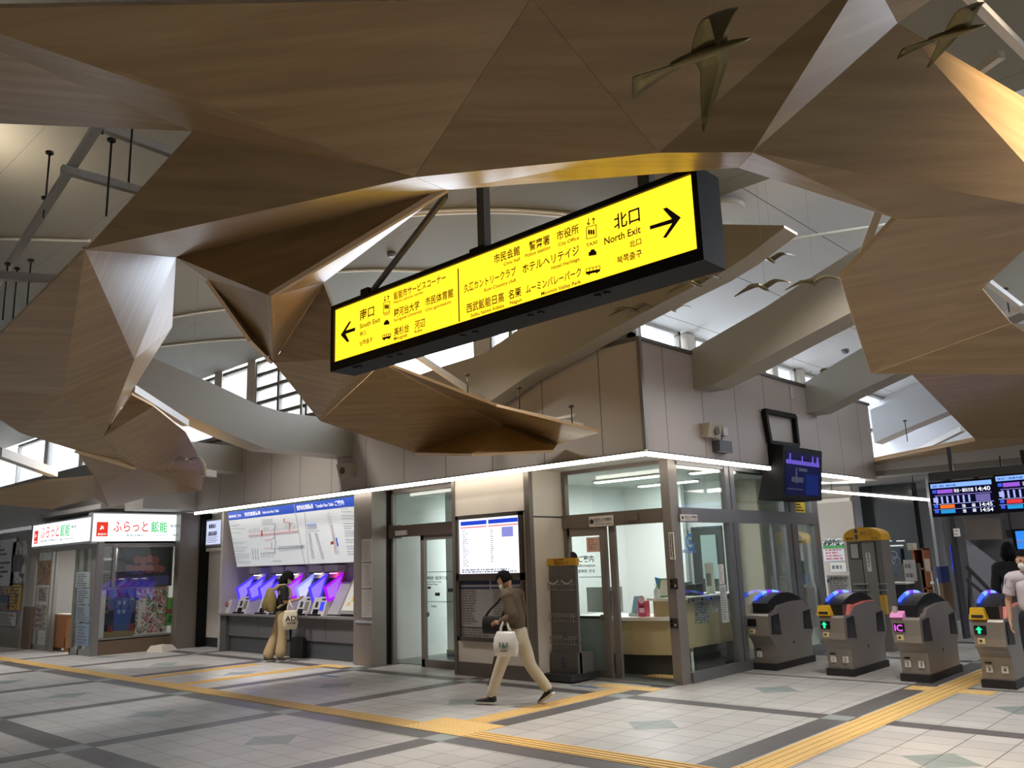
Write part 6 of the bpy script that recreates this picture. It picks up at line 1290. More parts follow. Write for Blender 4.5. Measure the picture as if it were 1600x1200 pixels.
Ys = 16.2; a = at(1424, 858, 1, Ys); b = at(1452, 930, 1, Ys); t = thing('wooden_shelf', 'orange-brown wooden shelf unit behind the gates', 'shelf', (a.x, Ys, 0)); ws = mat('shelf_wood', (150, 92, 54), .5)
for x in (a.x, b.x - .03): q = G(); q.box(x, x + .03, Ys, Ys + .35, 0, a.z); obj('side_panel', q, ws, t)
for i in range(5): q = G(); z = .2 + (a.z - .22) * i / 4; q.box(a.x, b.x, Ys, Ys + .35, z, z + .025); obj('shelf', q, ws, t)
q = G(); q.box(a.x, b.x, Ys + .33, Ys + .35, 0, a.z); obj('back_panel', q, mat('shelf_back', (96, 60, 38), .6), t)
sheet('small pale paper sign above the wooden shelf', (1417, 849), (1433, 859), 1, 16.1, mat('paper_tan', (190, 176, 156), .6), 122, 'sign', 2, None, 'paper_sign')
A = at(1455, 880, 1, 15.4); t = thing('pole_stand', 'white wire pole stand with a pale tag right of the wooden shelf', 'stand', (A.x, 15.4, 0)); q = G(); q.tube([(A.x, 15.4, 0), (A.x - .02, 15.4, 1.2), (A.x - .08, 15.4, 1.3)], .012, 7); q.tube([(A.x + .08, 15.4, 0), (A.x + .06, 15.4, 1.1)], .01, 7); obj('pole', q, M_white, t); q = G(); q.box(A.x - .1, A.x - .02, 15.38, 15.4, 1.22, 1.42); obj('tag', q, M_paper, t); q = G(); q.ball((A.x - .02, 15.38, 1.02), .03, 10, 8); obj('clip', q, mat('clip_white', (236, 236, 240), .2), t)
a = at(1375, 870, 1, 15.0); b = at(1392, 935, 1, 15.0); t = thing('leaflet_rack', 'narrow grey leaflet rack right of the yellow arch machine', 'rack', (a.x, 15, 0)); q = G(); q.box(a.x, b.x, 15.0, 15.15, 0, a.z); obj('body', q, mat('rack_grey2', (110, 106, 104), .5), t); q = G(); q.box(a.x + .02, b.x - .0, 14.98, 15.0, a.z - .16, a.z - .01); obj('sheet', q, M_paper, t)
q = G()
for z in (.75, .95, 1.15): q.box(a.x, b.x, 14.92, 15.0, z, z + .012)
obj('tray', q, MATS['shelf_pale'], t)
back(1374, 930, 1386, 960, 14.2, .2, mat('yellow_block', (206, 160, 60), .5), 'yellow_block', 'yellow block low behind the second gate hood', 'block')
a = at(1392, 892, 1, 17.6); b = at(1412, 930, 1, 17.6)
t = thing('bicycle_poster', 'bluish poster with pale ring shapes behind the dark glass', 'poster', tuple(a)); A, B = at(1388, 858, 1, 18.5), at(1411, 895, 1, 18.5); q = G(); q.box(A.x, B.x, 18.49, 18.6, B.z, A.z); obj('sheet', q, mat('poster_slate', (62, 74, 90), .5), t); q = G()
for u, v_ in ((.2, .55), (.6, .5), (.4, .75)):
    c = Vector((A.x + (B.x - A.x) * u, 18.48, B.z + (A.z - B.z) * v_)); q.tube([c + Vector((.08 * math.cos(k * .5236), 0, .08 * math.sin(k * .5236))) for k in range(13)], .008, 5)
obj('ring', q, mat('ring_pale', (160, 166, 172), .5), t)
# white column with blue band
a = at(1452, 800, 1, 17.2); b = at(1484, 935, 1, 17.2); q = G(); q.box(a.x, b.x - .1, 17.2, 17.7, .95, 2.95); col_ = struct('column', q, mat('column_white', (164, 164, 170), .5)); q = G(); q.box(a.x - .005, b.x - .095, 17.19, 17.7, .95, 1.25); obj('blue_band', q, mat('band_blue', (34, 52, 124), .5), col_); q = G(); q.box(a.x - .02, b.x - .08, 17.18, 17.72, 0, .95); obj('wainscot', q, mat('wainscot_brown', (124, 96, 66), .5), col_)
a = at(1478, 805, 1, 16.8); b = at(1510, 935, 1, 16.8); q = G(); q.box(a.x, b.x - .1, 16.8, 17.1, 0, 2.95); struct('column', q, mat('column_dark', (62, 62, 68), .45))
sheet('white paper sign on the dark column under the departure boards', (1489, 826), (1501, 838), 1, 16.8, M_paper, 130, 'sign', 2, None, 'paper_sign')
q = G(); A = at(1484, 852, 1, 16.76); B = at(1490, 895, 1, 16.76); q.box(A.x, B.x, 16.74, 16.8, B.z, A.z); tag(obj('blue_light_strip', q, emis('blue_edge', (60, 80, 220), .5)), 'thin blue glow strip on the edge of the dark column', 'strip light')
# stair side: sloping pale wall with dark handrail
q = G(); A, B, Cc, Dd = at(1505, 838, 1, 18.2), at(1620, 925, 1, 18.2), at(1620, 800, 1, 18.2), at(1505, 800, 1, 18.2); q.prism([A, B, Cc, Dd], (0, .3, 0)); struct('wall_stair', q, mat('stair_grey', (98, 97, 100), .5))
q = G(); A, B = at(1508, 840, 1, 18.0), at(1625, 935, 1, 18.0); q.prism([A, B, Vector((B.x, 18.0, 0)), Vector((A.x, 18.0, 0))], (0, .1, 0)); struct('wall_stair', q, mat('stair_white', (150, 150, 160), .5))
q = G(); q.bar(at(1510, 885, 1, 17.6), at(1552, 928, 1, 17.6), .06); q.bar(at(1510, 905, 1, 17.6), at(1540, 930, 1, 17.6), .05); q.tube([at(1515, 890, 1, 17.6), at(1515, 960, 1, 17.6)], .03, 8); tag(obj('handrail', q, mat('rail_dark', (60, 58, 58), .4)), 'dark sloping stair handrail behind the third gate', 'handrail')
q = G(); A, B = at(1506, 812, 1, 17.9), at(1568, 842, 1, 17.9); q.box(A.x, B.x, 17.85, 17.95, B.z, A.z); tag(obj('soffit_panel', q, mat('panel_brownish', (112, 104, 98), .5)), 'brownish panel above the stairs under the departure boards', 'panel')
t = thing('monitor', 'bright blue monitor at the right edge behind the person in the white top', 'monitor', at(1590, 840, 1, 14.5)); A, B = at(1586, 830, 1, 14.5), at(1650, 856, 1, 14.5); q = G(); q.box(A.x - .05, B.x, 14.51, 14.58, B.z - .04, A.z + .03); obj('case', q, M_black, t); q = G(); q.box(A.x, B.x - .03, 14.5, 14.51, B.z, A.z); obj('display', q, emis('monitor_blue', (50, 130, 246), 1.0), t); g = G(); line_text(g, '特急', (1589, 849), (1598, 848), 5, 1, 14.495); obj('lettering', g, M_paper, t); q = G(); q.tube([((A.x + B.x) / 2, 14.54, A.z), ((A.x + B.x) / 2, 14.54, 3.0)], .03, 8); obj('hanger', q, M_dark, t)
a = at(1575, 828, 1, 14.6); q = G(); q.box(a.x - .02, a.x + .1, 14.55, 14.65, a.z - .12, a.z); q.box(a.x + .03, a.x + .05, 14.59, 14.61, a.z, 2.95); tag(obj('camera_box', q, M_dark), 'small dark camera box left of the blue monitor', 'camera')
# departure boards
Yb = 14.2
def departure(label, p0, p1, right):
    A, B = at(*p0, 1, Yb), at(*p1, 1, Yb); w_, h_ = B.x - A.x, A.z - B.z
    t = thing('departure_board', label, 'departure board', (A.x, Yb, B.z), 0, 'hanging departure boards'); q = G(); q.box(A.x - .03, B.x + .03, Yb + .004, Yb + .12, B.z - .03, A.z + .03); obj('case', q, M_black, t, bevel=.01)
    def R(g, u0, u1, v0, v1, d=.0): g.box(A.x + w_ * u0, A.x + w_ * u1, Yb - .002 - d, Yb + .002 - d, B.z + h_ * v0, B.z + h_ * v1)
    q = G(); R(q, 0, 1, 0, 1); obj('display', q, emis('board_navy', (14, 14, 44), .7), t)
    q = G(); R(q, 0, 1, .86, 1, .003); obj('title_band', q, emis('board_sky', (130, 170, 250), 1.0), t)
    q = G(); R(q, .1, .36, .68, .8, .003); obj('line_label', q, emis('board_violet', (150, 90, 210), .9), t)
    q = G(); R(q, .12, .36, .2, .31, .003); obj('line_label', q, emis('board_orange', (240, 110, 40), .95) if not right else emis('board_red', (226, 60, 60), .9), t)
    q = G(); R(q, .12, .36, .04, .15, .003); obj('line_label', q, emis('board_cyan', (40, 150, 210), .9), t)
    q = G(); R(q, .05, .98, .6, .63, .003); R(q, .72, .95, .36, .58, .003); obj('grey_bar', q, emis('board_lilac', (130, 120, 190), .6), t)
    q = G()
    for i in range(7): R(q, .06 + i * .09, .09 + i * .09, .36, .58, .004)
    R(q, .02, .1, .4, .55, .004); R(q, 0, 1, .33, .345, .004); R(q, 0, 1, .165, .175, .004); obj('pale_bar', q, emis('board_pale', (170, 180, 240), .85), t)
    q = G()
    for v_ in (.7, .22, .06): R(q, .02, .085, v_, v_ + .1, .004)
    obj('blue_square', q, emis('board_blue', (60, 90, 220), .9), t)
    g = G(); T_ = lambda s, u0, u1, v_, hh: g.text(s, (A.x + w_ * u0, Yb - .008, B.z + h_ * v_), (1, 0, 0), (0, 0, 1), w_ * (u1 - u0), h_ * hh)
    if not right:
        for r in (('渋谷・横浜方面', .38, .7, .69, .11), ('14:40', .74, .97, .68, .13), ('14:45', .77, .97, .2, .11), ('14:54', .77, .97, .03, .11), ('池', .48, .54, .2, .1), ('袋', .64, .7, .2, .1), ('池', .48, .54, .04, .1), ('袋', .64, .7, .04, .1)): T_(*r)
    else:
        for r in (('池袋方面', .4, .7, .69, .11), ('14:40', .74, .97, .68, .13), ('14:47', .77, .97, .2, .11), ('15:00', .77, .97, .03, .11)): T_(*r)
    obj('lettering', g, emis('board_white', (240, 240, 255), 1.0), t)
    g = G(); T_('池袋・渋谷・横浜方面' if not right else '所沢・池袋方面', .03, .42, .895, .06); obj('lettering', g, MATS['board_navy'], t)
    q = G()
    for u in (.3, .75): q.box(A.x + w_ * u - .03, A.x + w_ * u + .03, Yb + .04, Yb + .09, A.z, A.z + .12)
    obj('hanger', q, M_dark, t)
departure('left departure board listing trains at 14:40, 14:45 and 14:54', (1453.5, 757), (1556, 799.5), False)
departure('right departure board cut by the edge of the picture', (1555, 745), (1668, 792), True)
A, B = at(1452, 751, 1, Yb), at(1680, 735, 1, Yb); t = thing('board_beam', 'dark grey beam carrying the two departure boards', 'beam', (A.x, Yb, A.z)); q = G(); q.box(A.x, B.x, Yb, Yb + .14, A.z, A.z + .12); obj('bar', q, mat('beam_dark', (70, 70, 74), .5), t); q = G()
for x in (A.x + .3, A.x + 1.6): q.box(x, x + .05, Yb + .04, Yb + .09, A.z + .12, A.z + .5)
obj('hanger', q, MATS['beam_dark'], t)
def panel_light(label, pts, z):
    P = [at(*p, 2, z) for p in pts]; c = sum(P, Vector()) / 4; t = thing('ceiling_light', label, 'ceiling light', tuple(c)); q = G(); q.prism(P, (0, 0, .03)); obj('diffuser', q, emis('panel_light', (255, 248, 240), 3.0), t)
    q = G(); q.prism([c + (p - c) * 1.06 + Vector((0, 0, .02)) for p in P], (0, 0, .03)); obj('frame', q, M_white, t)
panel_light('bright ceiling panel light just right of the office end post', [(1283, 806), (1308, 805), (1292, 798), (1283, 799)], 2.9)
panel_light('small bright ceiling panel light above the dark shop front', [(1373, 793), (1395, 792), (1390, 788), (1380, 789)], 2.93)
# round pale ceiling disc right of the sign
c = zplane(1118, 331); t = thing('ceiling_disc', 'round pale disc on the hall ceiling right of the sign', 'disc', tuple(c)); q = G(); q.lathe(c, [(.36, 0.06), (.36, .0), (.34, -.01)], 32); obj('disc', q, M_white, t); q = G(); q.tube([c, c + Vector((0, 0, -.06)), c + Vector((.04, .02, -.06))], .008, 6); obj('hook', q, M_rod, t)
c = zplane(612, 395); q = G(); q.lathe(c, [(.07, .02), (.07, -.02), (.04, -.05)], 16); tag(obj('ceiling_sensor', q, M_grey), 'small grey sensor on the ceiling behind the diagonal brace', 'sensor')
c = at(1321, 550, 2, 5.9); c = Vector((c.x, c.y, zR(c.x) - .02)); c = at(1321, 550, 2, c.z); q = G(); q.lathe(c, [(.07, .05), (.07, -.0), (.04, -.03)], 16); tag(obj('ceiling_sensor', q, M_grey), 'small grey smoke sensor on the white ceiling by the right canopy', 'sensor')

# ================================================================== HANGING BIRDS
M_brass = mat('bird_metal', (122, 108, 70), .34, .75)
def bird_meshes():
    q = G(); prof = [(.004, .165), (.012, .145), (.02, .11), (.03, .05), (.03, -.02), (.022, -.08), (.012, -.12)]
    q.lathe((0, 0, 0), [(r, x) for r, x in prof], 12, 'x'); bmesh.ops.scale(q.bm, vec=(1, .8, .7), verts=q.bm.verts); body = bpy.data.meshes.new('body'); bmesh.ops.recalc_face_normals(q.bm, faces=q.bm.faces); q.bm.to_mesh(body); body.materials.append(M_brass)
    def sheet_mesh(rows, th=.004):
        q = G(); T = [[q.bm.verts.new(p) for p in r] for r in rows]; U = [[q.bm.verts.new((p[0], p[1], p[2] + th)) for p in r] for r in rows]; n, m = len(rows), len(rows[0])
        for L, f in ((T, 0), (U, 1)):
            for i in range(n - 1):
                for j in range(m - 1):
                    k = [L[i][j], L[i][j + 1], L[i + 1][j + 1], L[i + 1][j]]; fc = q.bm.faces.new(k if f else list(reversed(k))); fc.smooth = True
        ring = [(i, 0) for i in range(n)] + [(n - 1, j) for j in range(1, m)] + [(i, m - 1) for i in range(n - 2, -1, -1)] + [(0, j) for j in range(m - 2, 0, -1)]
        for a, b in zip(ring, ring[1:] + ring[:1]): q.bm.faces.new([T[a[0]][a[1]], T[b[0]][b[1]], U[b[0]][b[1]], U[a[0]][a[1]]])
        bmesh.ops.recalc_face_normals(q.bm, faces=q.bm.faces); me = bpy.data.meshes.new('wing'); q.bm.to_mesh(me); me.materials.append(M_brass); return me
    def wing(s, lift, drop):
        rows = []
        for i in range(11):
            t = i / 10; y = s * (.015 + .30 * t ** .95 * (1 - 1.3 * t * max(0, drop - .1))); z = lift * math.sin(min(1, t / .45) * math.pi / 2) - drop * max(0, (t - .3) / .7) ** 1.7
            xc = .015 + .05 * math.sin(t * math.pi * .75) - .10 * max(0, t - .5) * 1.6; ch = .125 * (1 - t ** 2.2) + .006
            rows.append([(xc + ch * (.5 - j / 3), y, z + .008 * math.sin(j / 3 * math.pi)) for j in range(4)])
        return sheet_mesh(rows)
    tail = sheet_mesh([[(-.08 - .19 * t, (-.02 - .05 * t ** 1.5) + (.04 + .10 * t ** 1.5) * j / 4, -.01 - .03 * t + .012 * math.sin(j / 4 * math.pi)) for j in range(5)] for t in (0, .25, .5, .75, 1)])
    return body, tail, {k: (wing(1, *k), wing(-1, *k)) for k in ((.06, .10), (.05, .20), (.09, .05), (.02, .34))}
B_body, B_tail, B_wing = bird_meshes()
def bird(px, py, span_px, head, bank=0, pitch=0, style=(.06, .10), label='', wires=1, flip=0, dist=None, wl=1.6, sc=1.0):
    d = dist or F_PX * .56 * sc / span_px; r = ray(px, py); p = EYE + r * (d / r.dot(_fw))
    base = math.atan2(_rt.y, _rt.x)          # heading 0 = towards the right of the view, 90 = away
    R = Matrix.Rotation(base + math.radians(head), 4, 'Z') @ Matrix.Rotation(math.radians(pitch), 4, 'Y') @ Matrix.Rotation(math.radians(bank), 4, 'X')
    t = bpy.data.objects.new('hanging_bird', None); COL.objects.link(t); t.empty_display_size = .1; t.matrix_world = Matrix.Translation(p) @ R; WM[t.name] = Matrix.Translation(p) @ R
    t['label'] = label; t['category'] = 'bird sculpture'; t['group'] = 'metal birds on wires'
    for nm, me in (('body', B_body), ('tail', B_tail), ('wing', B_wing[style][0]), ('wing', B_wing[style][1])):
        o = bpy.data.objects.new(nm, me); COL.objects.link(o); o.parent = t; o.scale = (sc, sc, sc)
    for k in range(wires):
        a = p + (R.to_3x3() @ Vector((.05 - .09 * k, 0, .02))); b = a + Vector((.25 * (k * 2 - 1) if wires > 1 else .03, .1 * (k * 2 - 1) if wires > 1 else 0, wl)); b.z = max(a.z + .3, (zR(b.x) if b.y > 8.3 and b.x > -7.2 else zL(b.y)) + .02); q = G(); q.tube([a, b], .0012, 4); obj('wire', q, mat('wire_pale', (150, 146, 138), .4, .5), t)
    return t
bird(1100, 84, 0, -8, 0, -14, (.05, .20), 'largest metal bird, overhead at top right below the wood', dist=3.3, wl=.9, sc=1.12)
bird(1488, 52, 0, -10, 8, -8, (.06, .10), 'big metal bird cut by the top edge at upper right', dist=4.4, wl=.8)
bird(1203, 406, 74, 52, 0, 0, (.06, .10), 'upper of two overlapping metal birds right of the sign', wl=1.3)
bird(1192, 449, 82, 50, 0, 0, (.06, .10), 'lower of two overlapping metal birds right of the sign')
bird(1086, 443, 84, 48, 0, 0, (.06, .10), 'metal bird just under the right end of the sign')
bird(987, 484, 74, 48, 4, 0, (.06, .10), 'metal bird under the sign, left of a smaller one', wl=1.0)
bird(1050, 484, 58, 55, 0, 0, (.06, .10), 'small metal bird between the two larger ones under the sign', wl=1.0)
bird(1271, 442, 76, 60, 0, 0, (.06, .10), 'metal bird beside the left corner of the right canopy')
bird(892, 562, 52, 10, 0, 0, (.06, .10), 'shiny metal bird hung on two spread wires below the sign', wires=2, wl=.9)
bird(911, 580, 50, 20, 0, 0, (.02, .34), 'metal bird against the tower wall below the shiny one')
bird(918, 611, 58, -6, 0, 0, (.02, .34), 'lowest metal bird against the tower wall, nose to the right')
bird(992, 577, 58, -8, 0, 0, (.02, .34), 'metal bird left of the tower corner')
bird(1022, 583, 58, 14, 0, 0, (.02, .34), 'metal bird on the tower corner line')
bird(816, 595, 44, 16, 0, 0, (.06, .10), 'metal bird on the dark beam underside left of the tower')
bird(1287, 580, 42, 95, 0, 0, (.06, .10), 'small metal bird high above the wall screen bracket')
bird(1243, 604, 46, 92, 0, 0, (.05, .20), 'metal bird left of the side beam end')
bird(1274, 636, 40, 88, 0, 0, (.05, .20), 'metal bird on the end face of the side beam')
bird(1340, 622, 38, 88, 0, 0, (.09, .05), 'dark metal bird at the far end of the side bulkhead')
bird(1358, 577, 52, 100, 0, 0, (.05, .20), 'metal bird half hidden behind the tip of the right canopy')
bird(434, 676, 46, 100, 0, 0, (.06, .10), 'metal bird in front of the left beam, left one of a pair')
bird(456, 677, 40, 80, 0, 0, (.06, .10), 'metal bird in front of the left beam, right one of a pair')
bird(328, 711, 34, 95, 0, 0, (.09, .05), 'dark metal bird right of the canopy over the shop')
bird(384, 697, 30, 60, 0, 0, (.06, .10), 'metal bird under the left beam')
bird(293, 719, 36, 92, 0, 0, (.05, .20), 'pale metal bird in front of the small canopy over the shop', dist=11.5)
bird(66, 764, 30, 30, 0, 0, (.06, .10), 'small metal bird at far left on the low canopy', dist=15.2)
# ================================================================== PEOPLE
def skin_mesh(chains, root=0, sub=2):
    """chains: lists of (point, radius); points given as names are shared. Returns an evaluated mesh grown round the bones."""
    verts, rad, edges, idx = [], [], [], {}
    def vid(k, p, r):
        if k in idx: return idx[k]
        idx[k] = len(verts); verts.append(p); rad.append(r); return idx[k]
    for ch in chains:
        prev = None
        for (k, p, r) in ch:
            i = vid(k, p, r)
            if prev is not None and prev != i: edges.append((prev, i))
            prev = i
    me = bpy.data.meshes.new('bones'); me.from_pydata([tuple(v) for v in verts], edges, [])
    o = bpy.data.objects.new('bones', me); COL.objects.link(o)
    m = o.modifiers.new('s', 'SKIN'); m.branch_smoothing = 0.6; m.use_smooth_shade = True
    for i, v in enumerate(me.skin_vertices[0].data):
        r = rad[i]; v.radius = r if isinstance(r, tuple) else (r, r); v.use_root = (i == root)
    s = o.modifiers.new('u', 'SUBSURF'); s.levels = sub; s.render_levels = sub
    dg = bpy.context.evaluated_depsgraph_get(); dg.update()
    out = bpy.data.meshes.new_from_object(o.evaluated_get(dg)); bpy.data.objects.remove(o); bpy.data.meshes.remove(me)
    return out
def put(name, me, m, parent, label=None):
    q = G(); q.mesh(me); q.keep = True; o = obj(name, q, m, parent, local=True, smooth=True, label=label); bpy.data.meshes.remove(me); return o
V = lambda *a: Vector(a)
def hand_chains(tag_, wrist, d, palm_n, curl=.5, r=.0085, side=1):
    """palm plus four fingers and a thumb: d = pointing direction, palm_n = palm normal"""
    d = d.normalized(); n = (palm_n - d * palm_n.dot(d)).normalized(); s = d.cross(n) * side
    c1 = wrist + d * .035; c2 = wrist + d * .075
    ch = [[(tag_ + 'w', wrist, .023), (tag_ + 'p1', c1, (.018, .032)), (tag_ + 'p2', c2, (.015, .036))]]
    for i, (off, ln) in enumerate(((-.028, .072), (-.010, .082), (.009, .077), (.027, .062))):
        p = c2 + s * off; pts = [(tag_ + 'p2', c2, (.015, .036)), (f'{tag_}f{i}0', p + d * .016, r)]
        a = 0; q = p + d * .016
        for k, f in enumerate((.42, .33, .25)):
            a += curl * (.55 + .3 * k); q = q + (d * math.cos(a) + n * math.sin(a)) * ln * f; pts.append((f'{tag_}f{i}{k+1}', q, r * (1 - .1 * k)))
        ch.append(pts)
    t0 = c1 - s * .026; ch.append([(tag_ + 'p1', c1, (.018, .032)), (tag_ + 't0', t0, r * 1.15), (tag_ + 't1', t0 - s * .014 + d * .028 + n * .014 * curl, r * 1.05), (tag_ + 't2', t0 - s * .012 + d * .052 + n * .03 * curl, r * .9)])
    return ch
def head_parts(t, c, fwd, upv, hair, skin=M_skin, mask=True):
    """c = head centre. Skull, face, ears belong to the body mesh; eyes, mask and hair are children"""
    fwd = fwd.normalized(); upv = (upv - fwd * upv.dot(fwd)).normalized(); lf = upv.cross(fwd)
    L = lambda x, y, z: c + fwd * x + lf * y + upv * z
    R = Matrix((fwd, lf, upv)).transposed().to_4x4()
    g = G()
    q = bmesh.ops.create_uvsphere(g.bm, u_segments=22, v_segments=16, radius=1)
    for v in g.bm.verts:
        x, y, z = v.co
        sx, sy, sz = .096, .076, .118
        if z < 0: sy *= 1 - .30 * (-z) ** 1.3; 
        if z < 0 and x < 0: sx *= 1 - .35 * (-z)
        X = x * sx + (.012 * (-z) if z < 0 and x > 0 else 0); v.co = Vector((X, y * sy, z * sz))
    for f in g.bm.faces: f.smooth = True
    n0 = len(g.bm.verts)
    g.hexa([(.088, -.010, -.005), (.088, .010, -.005), (.094, .006, .035), (.094, -.006, .035), (.118, -.012, -.018), (.118, .012, -.018), (.098, .005, .035), (.098, -.005, .035)])   # nose
    for s in (-1, 1): g.ball((-.004, s * .078, .0), (.020, .009, .033), 10, 8)
    g.ball((.090, 0, -.058), (.012, .026, .007), 10, 6)
    for v in g.bm.verts: v.co = c + (R.to_3x3() @ v.co)
    eyes = G()
    for s in (-1, 1): eyes.ball(L(.084, s * .031, .012), (.013, .013, .009), 10, 8)
    obj('eyes', eyes, mat('eye_dark', (26, 20, 18), .25), t, local=True, smooth=True)
    if mask:
        m_ = G(); q = bmesh.ops.create_uvsphere(m_.bm, u_segments=20, v_segments=14, radius=1)
        for v in m_.bm.verts:
            x, y, z = v.co; v.co = L(.03 + x * .082, y * .072, -.052 + z * .062)
        bmesh.ops.delete(m_.bm, geom=[v for v in m_.bm.verts if (v.co - c).dot(fwd) < .028], context='VERTS')
        for s in (-1, 1): m_.tube([L(.03, s * .07, -.03), L(.0, s * .08, .0)], .002, 5)
        obj('face_mask', m_, mat('mask_white', (222, 222, 220), .7), t, local=True, smooth=True)
    return g, L
def shoe(g, heel, toe, w=.045, h=.085, sole=None):
    d = Vector(toe) - Vector(heel); ln = d.length; d.normalize(); s = Vector((0, 0, 1)).cross(d); s = s.normalized(); u = d.cross(s)
    prof = [(0, .8, 1.0), (.08, 1.0, 1.05), (.3, .95, 1.0), (.45, .95, .8), (.65, 1.08, .6), (.85, 1.0, .45), (1.0, .55, .28)]
    rings = []
    for f, ww, hh in prof:
        c = Vector(heel) + d * (ln * f); rings.append([g.bm.verts.new(c + s * (w * ww * a) + u * (h * hh * b + .012)) for a, b in ((-.95, .0), (.95, 0), (1.0, .35), (.72, .85), (0, 1.0), (-.72, .85), (-1.0, .35))])
    for A, B in zip(rings[:-1], rings[1:]):
        for k in range(7): f = g.bm.faces.new([A[k], A[(k + 1) % 7], B[(k + 1) % 7], B[k]]); f.smooth = True
    g.bm.faces.new(rings[0]); g.bm.faces.new(list(reversed(rings[-1])))
    if sole is not None:
        P = [(0, .85), (.05, 1.0), (.3, .92), (.6, 1.1), (.85, 1.05), (1.0, .6)]
        pts = [Vector(heel) + d * (ln * f * 1.03 - .006) + s * (w * a) for f, a in P] + [Vector(heel) + d * (ln * f * 1.03 - .006) - s * (w * a) for f, a in reversed(P)]
        sole.prism(pts, u * .024)

def person(name_label, loc, facing, J, colours, head_dir, mask=True):
    """J: joints in a frame where +x is forward, +y the person's left"""
    t = thing('person', name_label, 'person', loc, facing)
    legs = []
    sk = [[('pel', J['pel'], .10), ('sp', J['sp'], .085), ('ch', J['ch'], .10), ('nk0', J['nk0'], .058), ('nk', J['nk'], .052), ('hd', J['hd'] + V(-.0, 0, -.06), .055)]]
    for s in 'LR':
        sk.append([('ch', J['ch'], .10), (s + 'sh', J[s + 'sh'], .045), (s + 'el', J[s + 'el'], .040), (s + 'w', J[s + 'w'], .025)])
        sk.append([('pel', J['pel'], .10), (s + 'hp', J[s + 'hp'], .07), (s + 'kn', J[s + 'kn'], .055), (s + 'an', J[s + 'an'], .038), (s + 'to', J[s + 'to'], .03)])
        hd = J.get(s + 'hand', J[s + 'w'] - J[s + 'el'])
        sk += hand_chains(s, J[s + 'w'], hd, J.get(s + 'palm', V(0, 1 if s == 'R' else -1, 0)), J.get(s + 'curl', .5), side=1 if s == 'L' else -1)
    body = skin_mesh(sk); g, L = head_parts(t, J['hd'], head_dir, V(0, 0, 1) + J.get('hup', V(0, 0, 0)), None, mask=mask)
    g.mesh(body); g.keep = True; bpy.data.meshes.remove(body); obj('body', g, M_skin, t, local=True, smooth=True)
    return t, L
def sleeves(g, J, frac, r0, r1, rw, yoke=.085):
    """shoulder yoke and sleeves, grown into the garment"""
    k = J['nk0']; P = smooth_path([J['Lsh'] + V(0, .01, 0), k + V(0, .085, -.045), k + V(0, -.085, -.045), J['Rsh'] + V(0, -.01, 0)], 5); n = len(P)
    g.tube(P, [r0 * .98 + (yoke - r0) * math.sin(math.pi * i / (n - 1)) for i in range(n)], 14)
    for s in 'LR':
        A, B, C = J[s + 'sh'], J[s + 'el'], J[s + 'w']
        path = [A + V(0, -.02 if s == 'L' else .02, .012), A, A.lerp(B, .5), B] + ([B.lerp(C, .5), B.lerp(C, .9)] if frac > 1 else [])
        if frac <= 1: path[3] = A.lerp(B, frac)
        P = smooth_path(path, 5); n = len(P)
        g.tube(P, [r0 + (r1 - r0) * min(1, i / (n * .6)) + ((rw - r1) * (i / n - .6) / .4 if i > n * .6 else 0) for i in range(n)], 14)
        g.ball(A, r0 * 1.0, 12, 8)
def garment(name, chains, m, t, J, frac, r0, r1, rw, yoke=.085):
    me = skin_mesh(chains); g = G(); g.mesh(me); bpy.data.meshes.remove(me); sleeves(g, J, frac, r0, r1, rw, yoke); g.keep = True; return obj(name, g, m, t, local=True, smooth=True)
def shrink(t, f):
    t.scale = (f, f, f); WM[t.name] = WM[t.name] @ Matrix.Diagonal((f, f, f, 1))
def hair_cap(t, L, back=0.0, fringe=.03, length=-.03, thick=1.09, bob=False):
    g = G(); bmesh.ops.create_uvsphere(g.bm, u_segments=24, v_segments=18, radius=1)
    kill = []
    for v in g.bm.verts:
        x, y, z = v.co
        lim = fringe / .118 if x > .25 else (length / .118 if x < .1 else fringe / .118 * (x - .1) / .15 + length / .118 * (1 - (x - .1) / .15))
        if z < lim: kill.append(v)
        elif bob and z < 0: x *= 1.05; y *= 1.15
        wob = 1 + .02 * math.sin(x * 23 + y * 17) + .015 * math.sin(z * 29)
        X = x * .104 * thick * wob; Y = y * .084 * thick * wob; Zz = z * .122 * thick * wob
        if z < 0 and x < 0 and not bob: X *= .92
        v.co = L(X - .004, Y, Zz + .004)
    bmesh.ops.delete(g.bm, geom=kill, context='VERTS')
    r = bmesh.ops.solidify(g.bm, geom=g.bm.faces[:], thickness=.012)
    o = obj('hair', g, M_hair, t, local=True, smooth=True); return o

# ---- man walking left
J = dict(pel=V(0, 0, .875), sp=V(.02, 0, 1.05), ch=V(.035, 0, 1.24), nk0=V(.065, 0, 1.37), nk=V(.10, 0, 1.415), hd=V(.145, 0, 1.49),
         Lsh=V(.03, .17, 1.30), Lel=V(-.06, .22, 1.06), Lw=V(.14, .19, .985), Rsh=V(.04, -.17, 1.30), Rel=V(.04, -.23, 1.06), Rw=V(.26, -.10, 1.02),
         Lhp=V(.02, .085, .83), Lkn=V(.19, .09, .47), Lan=V(.345, .09, .10), Lto=V(.47, .095, .045), Rhp=V(-.02, -.085, .83), Rkn=V(-.13, -.09, .45), Ran=V(-.37, -.09, .17), Rto=V(-.285, -.09, .055),
         Lhand=V(.9, -.25, .1), Rhand=V(.85, .35, .05), Lcurl=.95, Rcurl=.9, Lpalm=V(0, -.4, -1), Rpalm=V(0, .5, -1), hup=V(.35, 0, 0))
mx0, my0 = rz(811, 1101, 0)
man, L = person('man walking left in an olive-brown jumper and cream trousers with a white mask', (mx0, my0, 0), math.radians(197), J, None, V(.86, 0, -.5))
